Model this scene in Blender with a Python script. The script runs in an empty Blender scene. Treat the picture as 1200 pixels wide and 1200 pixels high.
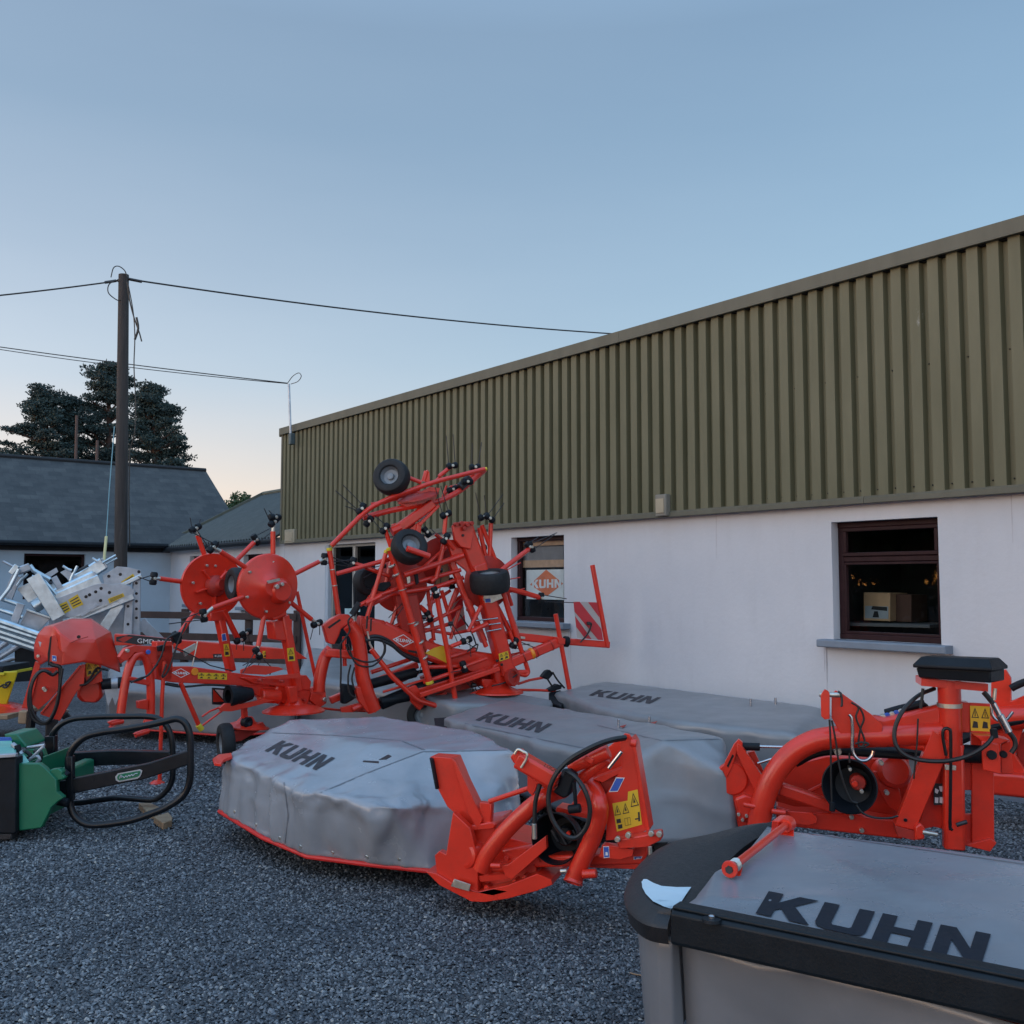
import bpy, bmesh, math, random
import numpy as np
from mathutils import Vector, Matrix
from mathutils.bvhtree import BVHTree
from mathutils.geometry import tessellate_polygon
random.seed(7); np.random.seed(7)
S = bpy.context.scene
COL = S.collection
FPX = 1150.0; PITCH = math.atan(81/1150.0); EYE = Vector((0, 0, 1.75))
CS, SN = math.cos(PITCH), math.sin(PITCH)
V = Vector

# ---------- reading positions: a sight line meets a plane that stands in the yard ----------
def ray(x, y):
    a = (x-600)/FPX; b = (600-y)/FPX
    return V((a, CS-b*SN, SN+b*CS))
def Y(x, y, d):
    r = ray(x, y); return EYE + r*(d/r.y)
def G(x, y, z=0.0):
    r = ray(x, y); return EYE + r*((z-EYE.z)/r.z)
class View:
    """zoomed reading of the photo on a vertical plane of the yard; o = metres in front of that plane"""
    def __init__(s, ox, oy, sc, p, q):
        s.ox, s.oy, s.sc = ox, oy, sc
        p = V((p[0], p[1], 0)); q = V((q[0], q[1], 0))
        d = (q-p).normalized(); n = V((d.y, -d.x, 0))
        if n.dot(-p) < 0: n = -n
        s.p, s.n, s.d = p, n, d
    def __call__(s, x, y, o=0.0):
        px, py = s.ox+x/s.sc, s.oy+y/s.sc
        r = ray(px, py); p = s.p+s.n*o
        return EYE + r*((p-EYE).dot(s.n)/r.dot(s.n))
    def L(s, pts, o=0.0):
        return [s(a[0], a[1], a[2] if len(a) > 2 else o) for a in pts]
    def at(s, ox, oy, sc):
        v = View(ox, oy, sc, (0, 1), (1, 1)); v.p, v.n, v.d = s.p, s.n, s.d
        return v

# ---------- node materials ----------
def newmat(name):
    m = bpy.data.materials.new(name); m.use_nodes = True
    nt = m.node_tree
    return m, nt, nt.nodes, nt.links, nt.nodes['Principled BSDF']
def coords(N, L, scale=(1, 1, 1)):
    tc = N.new('ShaderNodeTexCoord'); mp = N.new('ShaderNodeMapping')
    mp.inputs['Scale'].default_value = scale
    L.new(tc.outputs['Object'], mp.inputs['Vector'])
    return mp.outputs['Vector']
def noise(N, L, vec, scale, detail=4, rough=.55):
    n = N.new('ShaderNodeTexNoise'); n.inputs['Scale'].default_value = scale
    n.inputs['Detail'].default_value = detail; n.inputs['Roughness'].default_value = rough
    L.new(vec, n.inputs['Vector']); return n.outputs['Fac']
def ramp(N, L, fac, stops):
    r = N.new('ShaderNodeValToRGB'); e = r.color_ramp.elements
    e[0].position, e[0].color = stops[0][0], (*stops[0][1], 1)
    e[1].position, e[1].color = stops[-1][0], (*stops[-1][1], 1)
    for p, c in stops[1:-1]:
        k = e.new(p); k.color = (*c, 1)
    L.new(fac, r.inputs['Fac']); return r.outputs['Color']
def bump(N, L, b, h, strength, dist):
    n = N.new('ShaderNodeBump'); n.inputs['Strength'].default_value = strength
    n.inputs['Distance'].default_value = dist
    L.new(h, n.inputs['Height']); L.new(n.outputs['Normal'], b.inputs['Normal']); return n
def rng(N, L, fac, lo, hi, a=0.0, c=1.0):
    r = N.new('ShaderNodeMapRange'); r.inputs['To Min'].default_value = lo; r.inputs['To Max'].default_value = hi
    r.inputs['From Min'].default_value = a; r.inputs['From Max'].default_value = c
    L.new(fac, r.inputs['Value']); return r.outputs['Result']
def mulc(c, k): return tuple(min(1, v*k) for v in c)
def simple(name, col, rough=.5, metal=0, var=.12, sc=6, bmp=0, bsc=40, coat=0, rvar=.12, spec=.5, dirt=None):
    m, nt, N, L, b = newmat(name)
    vec = coords(N, L)
    f = noise(N, L, vec, sc, 6)
    stops = [(.3, mulc(col, 1-var)), (.7, mulc(col, 1+var))]
    c = ramp(N, L, f, stops)
    if dirt:
        f2 = noise(N, L, vec, sc*2.3, 8, .7)
        k = rng(N, L, f2, 0, dirt[1], .5, .72)
        mx = N.new('ShaderNodeMix'); mx.data_type = 'RGBA'
        L.new(k, mx.inputs['Factor']); L.new(c, mx.inputs['A']); mx.inputs['B'].default_value = (*dirt[0], 1)
        c = mx.outputs['Result']
    L.new(c, b.inputs['Base Color'])
    L.new(rng(N, L, noise(N, L, vec, sc*3, 5), rough-rvar, rough+rvar), b.inputs['Roughness'])
    b.inputs['Metallic'].default_value = metal
    b.inputs['Coat Weight'].default_value = coat; b.inputs['Coat Roughness'].default_value = .15
    b.inputs['Specular IOR Level'].default_value = spec
    if bmp: bump(N, L, b, noise(N, L, vec, bsc, 5), bmp, .01)
    return m
M = {}
M['red'] = simple('red paint', (.68, .030, .012), .32, 0, .12, 4, .05, 30, .25, .08, dirt=((.42, .035, .02), .45))
M['red_hood'] = simple('red plastic', (.64, .040, .020), .36, 0, .06, 3, .04, 20, .1, .06)
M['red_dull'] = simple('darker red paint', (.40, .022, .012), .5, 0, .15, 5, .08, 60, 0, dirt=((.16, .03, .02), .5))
M['red_edge'] = simple('red plastic edging', (.60, .022, .018), .5, 0, .08, 6)
M['black'] = simple('black paint', (.006, .008, .011), .32, 0, .3, 6, .05, 30, .1, spec=.35)
M['rubber'] = simple('rubber', (.009, .010, .012), .72, 0, .35, 14, .2, 60)
M['plastic'] = simple('black plastic', (.007, .010, .014), .5, 0, .25, 10, .12, 150, spec=.22)
M['hose'] = simple('hose', (.010, .011, .012), .45, 0, .3, 20)
M['chrome'] = simple('chrome', (.50, .50, .52), .24, 1, .05, 10)
M['zinc'] = simple('zinc plated steel', (.55, .53, .47), .38, .9, .18, 30)
M['steel'] = simple('spring steel', (.05, .05, .055), .42, .6, .2, 20)
M['rim'] = simple('grey rim paint', (.20, .22, .24), .5, .2, .1, 8)
M['galv'] = simple('galvanised steel', (.50, .60, .66), .32, .8, .22, 9, .06, 40)
M['galv2'] = simple('worn galvanised steel', (.40, .43, .47), .42, .5, .2, 7, .06, 40)
M['green'] = simple('green paint', (.005, .135, .065), .42, 0, .1, 4, .04, 30, .2)
M['teal'] = simple('pale green plastic', (.14, .42, .36), .4, 0, .1, 5)
M['yellow'] = simple('yellow plastic', (.62, .50, .02), .45, 0, .1, 5)
M['sticker'] = simple('yellow sticker', (.70, .43, .02), .5, 0, .05, 8)
M['ink'] = simple('black ink', (.015, .016, .02), .5, 0, .1, 8)
M['white_ink'] = simple('white print', (.72, .72, .72), .5, 0, .05, 8)
M['blue_st'] = simple('blue sticker', (.03, .10, .42), .45, 0, .08, 8)
M['orange'] = simple('orange reflector', (.85, .27, .02), .3, 0, .05, 8)
M['refl'] = simple('pale reflector sheet', (.55, .66, .72), .4, 0, .05, 8)
M['wood'] = simple('timber', (.30, .20, .12), .8, 0, .25, 9, .3, 50)
M['cap_y'] = simple('yellow end cap', (.65, .50, .03), .5)
M['letter'] = simple('printed dark lettering', (.010, .013, .021), .6, 0, .12, 12, spec=.2)
M['letter_worn'] = simple('printed grey lettering', (.045, .042, .048), .65, 0, .3, 30, spec=.25)

# ---------- mesh collecting ----------
def catmull(pts, n=6):
    pts = [V(p) for p in pts]
    if len(pts) < 3: return pts
    out = []
    P = [pts[0]*2-pts[1]] + pts + [pts[-1]*2-pts[-2]]
    for i in range(1, len(P)-2):
        a, b, c, d = P[i-1:i+3]
        for k in range(n):
            t = k/n
            out.append(.5*((2*b)+(c-a)*t+(2*a-5*b+4*c-d)*t*t+(3*b-a-3*c+d)*t**3))
    out.append(pts[-1]); return out
def fillet(pts, r, n=4):
    """round the corners of an open polyline"""
    pts = [V(p) for p in pts]; out = [pts[0]]
    for i in range(1, len(pts)-1):
        a, b, c = pts[i-1:i+2]
        u = (a-b); w = (c-b); k = min(r, u.length*.45, w.length*.45)
        p = b+u.normalized()*k; q = b+w.normalized()*k
        for j in range(n+1):
            t = j/n; out.append(p*(1-t)**2+b*2*t*(1-t)+q*t*t)
    out.append(pts[-1]); return out
class MB:
    def __init__(s): s.v = []; s.f = []
    def add(s, vs, fs):
        b = len(s.v); s.v += [V(p) for p in vs]; s.f += [[b+i for i in f] for f in fs]; return s
    def tube(s, pts, r, seg=10, smooth=0, caps=True, flat=None):
        pts = catmull(pts, smooth) if smooth else [V(p) for p in pts]
        q = [pts[0]]
        for p in pts[1:]:
            if (p-q[-1]).length > 1e-5: q.append(p)
        pts = q
        if len(pts) < 2: return s
        R = r if hasattr(r, '__len__') else None
        t = (pts[1]-pts[0]).normalized()
        u = t.orthogonal().normalized() if flat is None else (V(flat)-t*V(flat).dot(t)).normalized()
        vs, fs, n = [], [], len(pts)
        for i, p in enumerate(pts):
            tn = (pts[min(i+1, n-1)]-pts[max(i-1, 0)]).normalized()
            u = (u-tn*u.dot(tn)).normalized(); w = tn.cross(u)
            if R is None: rr = r
            else:
                x = i/(n-1)*(len(R)-1); k = min(int(x), len(R)-2); rr = R[k]*(1-(x-k))+R[k+1]*(x-k)
            for j in range(seg):
                a = 2*math.pi*j/seg; vs.append(p+(u*math.cos(a)+w*math.sin(a))*rr)
        for i in range(n-1):
            for j in range(seg):
                k = (j+1) % seg; fs.append([i*seg+j, i*seg+k, (i+1)*seg+k, (i+1)*seg+j])
        if caps: fs += [list(range(seg))[::-1], [(n-1)*seg+j for j in range(seg)]]
        return s.add(vs, fs)
    def bar(s, a, b, w, h, up=(0, 0, 1), c=.12):
        """rectangular section bar; h is measured along up, w across; edges chamfered"""
        a, b = V(a), V(b); t = (b-a).normalized(); up = V(up)
        u = (up-t*up.dot(t))
        u = u.normalized() if u.length > 1e-4 else t.orthogonal().normalized()
        x = t.cross(u); e = min(w, h)*c
        W, H = w/2, h/2
        pr = [(-W+e, -H), (W-e, -H), (W, -H+e), (W, H-e), (W-e, H), (-W+e, H), (-W, H-e), (-W, -H+e)]
        vs = [p+x*i+u*j for p in (a, b) for i, j in pr]
        fs = [[k, (k+1) % 8, 8+(k+1) % 8, 8+k] for k in range(8)] + [list(range(8))[::-1], list(range(8, 16))]
        return s.add(vs, fs)
    def path(s, pts, w, h, up=(0, 0, 1)):
        for a, b in zip(pts, pts[1:]): s.bar(a, b, w, h, up)
        return s
    def plate(s, pts, th, away=None):
        """flat outline given real thickness; traced side faces the viewer"""
        pts = [V(p) for p in pts]; n = V((0, 0, 0))
        for i in range(len(pts)):
            a, b = pts[i], pts[(i+1) % len(pts)]
            n += V(((a.y-b.y)*(a.z+b.z), (a.z-b.z)*(a.x+b.x), (a.x-b.x)*(a.y+b.y)))
        n.normalize(); c = sum(pts, V())/len(pts)
        out = V(away) if away is not None else (c-EYE)
        if n.dot(out) < 0: pts = pts[::-1]; n = -n
        k = len(pts); vs = pts+[p+n*th for p in pts]
        tri = tessellate_polygon([pts])
        fs = []
        for t in tri:
            nn = (pts[t[1]]-pts[t[0]]).cross(pts[t[2]]-pts[t[0]])
            t = list(t) if nn.dot(n) < 0 else list(t)[::-1]
            fs.append(t); fs.append([k+i for i in t[::-1]])
        fs += [[i, k+i, k+(i+1) % k, (i+1) % k] for i in range(k)]
        return s.add(vs, fs)
    def lathe(s, c, axis, prof, seg=28):
        """prof = [(along, radius)...]"""
        c, ax = V(c), V(axis).normalized(); u = ax.orthogonal().normalized(); w = ax.cross(u)
        vs, fs = [], []
        for h, r in prof:
            for j in range(seg):
                a = 2*math.pi*j/seg; vs.append(c+ax*h+(u*math.cos(a)+w*math.sin(a))*max(r, 1e-4))
        for i in range(len(prof)-1):
            for j in range(seg):
                k = (j+1) % seg; fs.append([i*seg+j, i*seg+k, (i+1)*seg+k, (i+1)*seg+j])
        return s.add(vs, fs)
    def cyl(s, a, b, r, seg=16):
        a, b = V(a), V(b); l = (b-a).length; e = min(r*.15, l*.2)
        return s.lathe(a, b-a, [(0, 0), (0, r-e), (e, r), (l-e, r), (l, r-e), (l, 0)], seg)
    def ball(s, c, r, seg=12):
        return s.lathe(V(c), (0, 0, 1), [(-r*math.cos(math.pi*i/8), r*math.sin(math.pi*i/8)) for i in range(9)], seg)
    def box(s, c, sx, sy, sz, ax=(1, 0, 0), e=.0):
        c = V(c); x = V(ax).normalized(); y = V((0, 0, 1)).cross(x).normalized(); z = x.cross(y)
        return s.bar(c-x*sx/2, c+x*sx/2, sy, sz, z, c=.06)
    def build(s, name, mat, parent=None, bevel=0, sharp=32, label=None, subs=0, mats=None):
        me = bpy.data.meshes.new(name)
        root = parent
        while root is not None and root.parent is not None: root = root.parent
        off = V(root.location) if root is not None else V((0, 0, 0))
        me.from_pydata([tuple(p-off) for p in s.v], [], s.f)
        me.materials.append(mat)
        bm = bmesh.new(); bm.from_mesh(me); bmesh.ops.recalc_face_normals(bm, faces=bm.faces); bm.to_mesh(me); bm.free()
        me.polygons.foreach_set('use_smooth', [True]*len(me.polygons))
        me.set_sharp_from_angle(angle=math.radians(sharp))
        o = bpy.data.objects.new(name, me); COL.objects.link(o)
        if parent is not None: o.parent = parent
        if bevel:
            m = o.modifiers.new('bevel', 'BEVEL'); m.width = bevel; m.segments = 2; m.limit_method = 'ANGLE'
            m.angle_limit = math.radians(40)
        if label: o['label'] = label
        return o
def thing(name, label, cat, loc=(0, 0, 0), group=None):
    o = bpy.data.objects.new(name, None); COL.objects.link(o)
    o.location = loc; o.empty_display_size = .2
    o['label'] = label; o['category'] = cat
    if group: o['group'] = group
    return o
def tag(o, label, cat, group=None):
    o['label'] = label; o['category'] = cat
    if group: o['group'] = group
    return o
def struct(o): o['kind'] = 'structure'; return o
def bvh_of(o):
    me = o.data; off = V(o.parent.location) if o.parent else V((0, 0, 0))
    dg = bpy.context.evaluated_depsgraph_get()
    ev = o.evaluated_get(dg).to_mesh()
    return BVHTree.FromPolygons([v.co+off for v in ev.vertices], [list(p.vertices) for p in ev.polygons])
def stamp(bvh, polys, toworld, lift=.003, cuts=3, dirn=None):
    """lay flat marks (2D polygons) on a surface; toworld maps 2D -> point to shoot at"""
    mb = MB()
    for poly in polys:
        bm = bmesh.new(); vs = [bm.verts.new((x, y, 0)) for x, y in poly]
        for t in tessellate_polygon([[V((x, y, 0)) for x, y in poly]]): bm.faces.new([vs[i] for i in t])
        bmesh.ops.subdivide_edges(bm, edges=bm.edges[:], cuts=cuts, use_grid_fill=False)
        out = []
        for v in bm.verts:
            p = toworld(v.co.x, v.co.y)
            if dirn is None:
                d = (p-EYE).normalized(); h = bvh.ray_cast(EYE, d)
            else:
                d = V(dirn); h = bvh.ray_cast(p-d*2, d)
            if h[0] is None: out.append(p-d*lift); continue
            n = h[1] if h[1].dot(d) < 0 else -h[1]
            out.append(h[0]+n*lift)
        bm.verts.index_update()
        mb.add(out, [[v.index for v in f.verts] for f in bm.faces]); bm.free()
    return mb
# heavy extended capitals, unit height, as polygons
def LET(ch):
    if ch == 'K': return [[(0, 0), (.30, 0), (.30, .30), (.40, .40), (.66, 0), (1.05, 0), (.62, .60), (1.0, 1), (.62, 1), (.30, .62), (.30, 1), (0, 1)]], 1.08
    if ch == 'U': return [[(.22, 0), (.80, 0), (.95, .06), (1.0, .2), (1.0, 1), (.70, 1), (.70, .27), (.66, .22), (.34, .22), (.30, .27), (.30, 1), (0, 1), (0, .2), (.06, .06)]], 1.12
    if ch == 'H': return [[(0, 0), (.30, 0), (.30, .39), (.70, .39), (.70, 0), (1, 0), (1, 1), (.70, 1), (.70, .61), (.30, .61), (.30, 1), (0, 1)]], 1.12
    if ch == 'N': return [[(0, 0), (.30, 0), (.30, .58), (.68, 0), (1, 0), (1, 1), (.70, 1), (.70, .42), (.32, 1), (0, 1)]], 1.12
def word(w, shear=.22, gap=.04):
    x = 0; out = []
    for ch in w:
        ps, adv = LET(ch)
        for p in ps: out.append([(x+a+shear*b, b) for a, b in p])
        x += adv+gap
    tot = x-gap-.08+shear
    return [[(a/tot, b) for a, b in p] for p in out]
def quad(P):
    """P = bl, br, tr, tl -> bilinear map of the unit square"""
    a, b, c, d = [V(p) for p in P]
    return lambda u, v: (a*(1-u)+b*u)*(1-v)+(d*(1-u)+c*u)*v
def textmesh(txt, mapf, w2h=None):
    """small built-in lettering fitted in the unit square, as flat mesh"""
    cu = bpy.data.curves.new('t', 'FONT'); cu.body = txt; cu.resolution_u = 2
    ob = bpy.data.objects.new('t', cu); COL.objects.link(ob)
    dg = bpy.context.evaluated_depsgraph_get(); me = bpy.data.meshes.new_from_object(ob.evaluated_get(dg))
    xs = [v.co.x for v in me.vertices]; ys = [v.co.y for v in me.vertices]
    x0, x1, y0, y1 = min(xs), max(xs), min(ys), max(ys)
    mb = MB(); mb.add([mapf((v.co.x-x0)/(x1-x0), (v.co.y-y0)/(y1-y0)) for v in me.vertices], [list(p.vertices) for p in me.polygons])
    bpy.data.objects.remove(ob); bpy.data.curves.remove(cu); bpy.data.meshes.remove(me)
    return mb
def flatmark(polys, mapf, th=.0015):
    mb = MB()
    for p in polys: mb.plate([mapf(a, b) for a, b in p], th)
    return mb
# ================= sky, light, camera =================
SUN_EL, SUN_AZ = 3.0, -104.0      # degrees; azimuth from the view direction, negative = left
W = bpy.data.worlds.new('World'); S.world = W; W.use_nodes = True
nt = W.node_tree; N, L = nt.nodes, nt.links
sky = N.new('ShaderNodeTexSky'); sky.sky_type = 'NISHITA'; sky.sun_disc = False
sky.sun_elevation = math.radians(SUN_EL); sky.sun_rotation = math.radians(SUN_AZ)
sky.air_density = 1.0; sky.dust_density = 1.2; sky.ozone_density = 2.0; sky.altitude = 50
# evening sky: clear blue overhead, lavender lower down, peach above the horizon on the sunset side
tc = N.new('ShaderNodeTexCoord'); sx = N.new('ShaderNodeSeparateXYZ'); L.new(tc.outputs['Generated'], sx.inputs['Vector'])
gl = N.new('ShaderNodeVectorMath'); gl.operation = 'DOT_PRODUCT'; L.new(tc.outputs['Generated'], gl.inputs[0])
gl.inputs[1].default_value = (math.sin(math.radians(SUN_AZ)), math.cos(math.radians(SUN_AZ)), 0)
side = rng(N, L, gl.outputs['Value'], 0, 1, -.75, .9)
cool = ramp(N, L, sx.outputs['Z'], [(0, (.48, .43, .50)), (.08, (.36, .42, .52)), (.22, (.24, .37, .50)), (.5, (.18, .275, .395)), (1, (.14, .235, .37))])
warm = ramp(N, L, sx.outputs['Z'], [(0, (1.4, .76, .50)), (.09, (1.12, .80, .66)), (.19, (.66, .63, .68)), (.42, (.29, .355, .455)), (1, (.14, .235, .37))])
mx = N.new('ShaderNodeMix'); mx.data_type = 'RGBA'; L.new(side, mx.inputs['Factor']); L.new(cool, mx.inputs['A']); L.new(warm, mx.inputs['B'])
sc_ = N.new('ShaderNodeMix'); sc_.data_type = 'RGBA'; sc_.inputs['Factor'].default_value = .15
hz = N.new('ShaderNodeMix'); hz.data_type = 'RGBA'; hz.blend_type = 'MULTIPLY'; hz.inputs['Factor'].default_value = 1
mpz = N.new('ShaderNodeMapping'); mpz.inputs['Scale'].default_value = (1.2, 1.2, 5); L.new(tc.outputs['Generated'], mpz.inputs['Vector'])
L.new(mx.outputs['Result'], hz.inputs['A']); L.new(ramp(N, L, noise(N, L, mpz.outputs['Vector'], 2.2, 5, .5), [(.3, (.96, .97, .98)), (.7, (1.04, 1.03, 1.02))]), hz.inputs['B'])
L.new(hz.outputs['Result'], sc_.inputs['A']); L.new(sky.outputs['Color'], sc_.inputs['B'])
up_ = N.new('ShaderNodeVectorMath'); up_.operation = 'SCALE'; L.new(sc_.outputs['Result'], up_.inputs[0]); back = rng(N, L, sx.outputs['Y'], 1.45, .80, -.55, .45)
top_ = rng(N, L, sx.outputs['Z'], 1.0, 2.1, .50, .85)
mm = N.new('ShaderNodeMath'); mm.operation = 'MULTIPLY'; L.new(back, mm.inputs[0]); L.new(top_, mm.inputs[1])
m2_ = N.new('ShaderNodeMath'); m2_.operation = 'MULTIPLY'; L.new(mm.outputs[0], m2_.inputs[0]); m2_.inputs[1].default_value = 1/.15; L.new(m2_.outputs[0], up_.inputs['Scale'])
L.new(up_.outputs['Vector'], N['Background'].inputs['Color'])
N['Background'].inputs['Strength'].default_value = .15
sd = bpy.data.lights.new('sun', 'SUN'); sd.energy = .30; sd.angle = math.radians(28); sd.color = (1, .86, .77)
so = bpy.data.objects.new('sun', sd); COL.objects.link(so)
az, el = math.radians(SUN_AZ), math.radians(14)
dv = V((math.sin(az)*math.cos(el), math.cos(az)*math.cos(el), math.sin(el)))
so.rotation_euler = dv.to_track_quat('Z', 'Y').to_euler(); so.location = (-5, -5, 12)
cd = bpy.data.cameras.new('camera'); co = bpy.data.objects.new('camera', cd); COL.objects.link(co)
cd.sensor_width = 36; cd.lens = 36*FPX/1200; cd.clip_end = 2000; cd.clip_start = .05
co.location = EYE; co.rotation_euler = (math.pi/2+PITCH, 0, 0); S.camera = co
S.view_settings.view_transform = 'Standard'; S.view_settings.look = 'None'; S.view_settings.gamma = 1
S.view_settings.exposure = 0.50

# ================= ground =================
m, nt, N, L, b = newmat('gravel')
vec = coords(N, L)
vo = N.new('ShaderNodeTexVoronoi'); vo.inputs['Scale'].default_value = 55; L.new(vec, vo.inputs['Vector'])
sep = N.new('ShaderNodeSeparateColor'); L.new(vo.outputs['Color'], sep.inputs['Color'])
c = ramp(N, L, sep.outputs['Red'], [(0, (.024, .027, .031)), (.6, (.076, .083, .094)), (1, (.17, .183, .20))])
big = noise(N, L, vec, 1.1, 5)
mx = N.new('ShaderNodeMix'); mx.data_type = 'RGBA'; mx.blend_type = 'MULTIPLY'; mx.inputs['Factor'].default_value = 1
L.new(c, mx.inputs['A']); L.new(ramp(N, L, big, [(.3, (.75, .75, .77)), (.7, (1.15, 1.13, 1.1))]), mx.inputs['B'])
L.new(mx.outputs['Result'], b.inputs['Base Color']); b.inputs['Roughness'].default_value = .85
bump(N, L, b, vo.outputs['Distance'], .9, .02).invert = True
M['gravel'] = m
g = MB().add([(-400, -60, 0), (400, -60, 0), (400, 700, 0), (-400, 700, 0)], [[0, 1, 2, 3]]).build('gravel_ground', m)
struct(g)
m, nt, N, L, b = newmat('gravel stone')
at = N.new('ShaderNodeAttribute'); at.attribute_name = 'tone'
pc = ramp(N, L, noise(N, L, coords(N, L), .9, 6, .6), [(.35, (.72, .73, .76)), (.65, (1.25, 1.22, 1.18))])
mx = N.new('ShaderNodeMix'); mx.data_type = 'RGBA'; mx.blend_type = 'MULTIPLY'; mx.inputs['Factor'].default_value = 1
L.new(ramp(N, L, at.outputs['Fac'], [(0, (.032, .035, .040)), (.5, (.090, .097, .108)), (.88, (.185, .198, .215)), (.96, (.24, .25, .26)), (1, (.34, .31, .27))]), mx.inputs['A'])
L.new(pc, mx.inputs['B']); L.new(mx.outputs['Result'], b.inputs['Base Color'])
b.inputs['Roughness'].default_value = .7
M['stone'] = m
def stones():
    rs = np.random.RandomState(3)
    pts = []
    n = 600000
    x = rs.uniform(-5.2, 4.6, n); y = rs.uniform(2.2, 11.5, n); u = rs.uniform(0, 1, n)
    vis = (np.abs(x) < .56*y+.3)
    dens = np.clip((4.6/y)**1.4, .0, 1.0)*np.clip((11.5-y)/4, 0, 1)
    keep = vis & (u < dens)
    x, y = x[keep], y[keep]; k = len(x)
    s = rs.uniform(.0048, .0100, k)*np.where(rs.uniform(size=k) < .03, 1.5, 1)
    s *= np.clip(y/5.5, 1, 1.5)
    base = np.array([[1, 0, 0], [.3, .95, 0], [-.8, .6, 0], [-.8, -.6, 0], [.3, -.95, 0], [.45, .35, .75], [-.5, .25, .8], [-.1, -.55, .72]])
    faces = np.array([[0, 1, 5], [1, 2, 6], [1, 6, 5], [2, 3, 6], [3, 4, 7], [3, 7, 6], [4, 0, 7], [0, 5, 7], [5, 6, 7]])
    P = np.empty((k, 8, 3)); a = rs.uniform(0, 6.28, k)
    sc = np.stack([s*rs.uniform(.8, 1.5, k), s*rs.uniform(.6, 1.0, k), s*rs.uniform(.5, 1.0, k)], 1)
    Q = base[None]*sc[:, None, :]*rs.uniform(.8, 1.2, (k, 8, 1))
    tilt = rs.uniform(-.5, .5, (k, 2))
    Q[:, :, 2] += Q[:, :, 0]*tilt[:, :1]+Q[:, :, 1]*tilt[:, 1:]
    ca, sa = np.cos(a)[:, None], np.sin(a)[:, None]
    P[:, :, 0] = Q[:, :, 0]*ca-Q[:, :, 1]*sa+x[:, None]
    P[:, :, 1] = Q[:, :, 0]*sa+Q[:, :, 1]*ca+y[:, None]
    P[:, :, 2] = Q[:, :, 2]+.002+rs.uniform(0, .006, k)[:, None]
    F = (faces[None]+8*np.arange(k)[:, None, None]).reshape(-1, 3)
    me = bpy.data.meshes.new('gravel_stones')
    me.vertices.add(k*8); me.vertices.foreach_set('co', P.reshape(-1))
    nf = len(F); me.loops.add(nf*3); me.loops.foreach_set('vertex_index', F.reshape(-1).astype(np.int32))
    me.polygons.add(nf); me.polygons.foreach_set('loop_start', np.arange(0, nf*3, 3, dtype=np.int32))
    me.polygons.foreach_set('loop_total', np.full(nf, 3, dtype=np.int32))
    me.update(); me.validate()
    t = me.attributes.new('tone', 'FLOAT', 'POINT'); t.data.foreach_set('value', np.repeat(rs.uniform(0, 1, k)**1.2, 8))
    me.materials.append(M['stone'])
    o = bpy.data.objects.new('gravel_stones', me); COL.objects.link(o); o['kind'] = 'stuff'
    o['label'] = 'loose grey gravel chippings covering the yard'; o['category'] = 'gravel'
stones()

# ================= the long shed =================
NW = V((.7896, .6137, 0)); DW = V((-.6137, .7896, 0)); DIST = 8.0
def WP(t, z, o=0.0): return NW*(DIST-o)+DW*t+V((0, 0, z))
def wl(x, y, o=0.0):
    r = ray(x, y); p = EYE+r*((DIST-o)/r.dot(NW)); return p.dot(DW), p.z
m, nt, N, L, b = newmat('white render')
vec = coords(N, L)
c = ramp(N, L, noise(N, L, vec, .8, 6, .6), [(.25, (.49, .51, .545)), (.75, (.575, .59, .62))])
wv = N.new('ShaderNodeTexCoord'); sx = N.new('ShaderNodeSeparateXYZ'); L.new(wv.outputs['Object'], sx.inputs['Vector'])
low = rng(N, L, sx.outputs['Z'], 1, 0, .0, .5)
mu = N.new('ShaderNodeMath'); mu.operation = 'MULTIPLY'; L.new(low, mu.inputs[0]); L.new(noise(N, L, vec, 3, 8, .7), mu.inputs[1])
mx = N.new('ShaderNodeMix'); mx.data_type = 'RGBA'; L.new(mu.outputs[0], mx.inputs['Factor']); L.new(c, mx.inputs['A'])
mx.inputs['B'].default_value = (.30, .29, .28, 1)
st = noise(N, L, coords(N, L, (1, 1, .18)), 5, 8, .7)
k2 = rng(N, L, st, 0, .16, .50, .74)
m3_ = N.new('ShaderNodeMix'); m3_.data_type = 'RGBA'; L.new(k2, m3_.inputs['Factor']); L.new(mx.outputs['Result'], m3_.inputs['A']); m3_.inputs['B'].default_value = (.36, .36, .38, 1)
L.new(m3_.outputs['Result'], b.inputs['Base Color'])
b.inputs['Roughness'].default_value = .85; bump(N, L, b, noise(N, L, vec, 22, 7), .25, .010)
M['render'] = m
M['reveal'] = simple('grey painted reveal', (.42, .47, .53), .75, 0, .06, 4)
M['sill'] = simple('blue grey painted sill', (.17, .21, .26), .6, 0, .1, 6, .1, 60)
def clad(name, c1, c2, rust=0):
    m, nt, N, L, b = newmat(name)
    v2 = coords(N, L, (1, 1, .22)); v1 = coords(N, L)
    c = ramp(N, L, noise(N, L, v2, 4.5, 8, .62), [(.25, c1), (.75, c2)])
    vo = noise(N, L, coords(N, L, (1, 1, .5)), 2.2, 9, .75)
    k = rng(N, L, vo, 0, .75, .665, .72)
    mx = N.new('ShaderNodeMix'); mx.data_type = 'RGBA'; L.new(k, mx.inputs['Factor']); L.new(c, mx.inputs['A'])
    mx.inputs['B'].default_value = (.34, .34, .32, 1); L.new(mx.outputs['Result'], b.inputs['Base Color'])
    b.inputs['Roughness'].default_value = .6; bump(N, L, b, noise(N, L, v1, 60, 4), .08, .004)
    return m
M['clad'] = clad('olive cladding', (.096, .094, .050), (.135, .130, .076))
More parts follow.
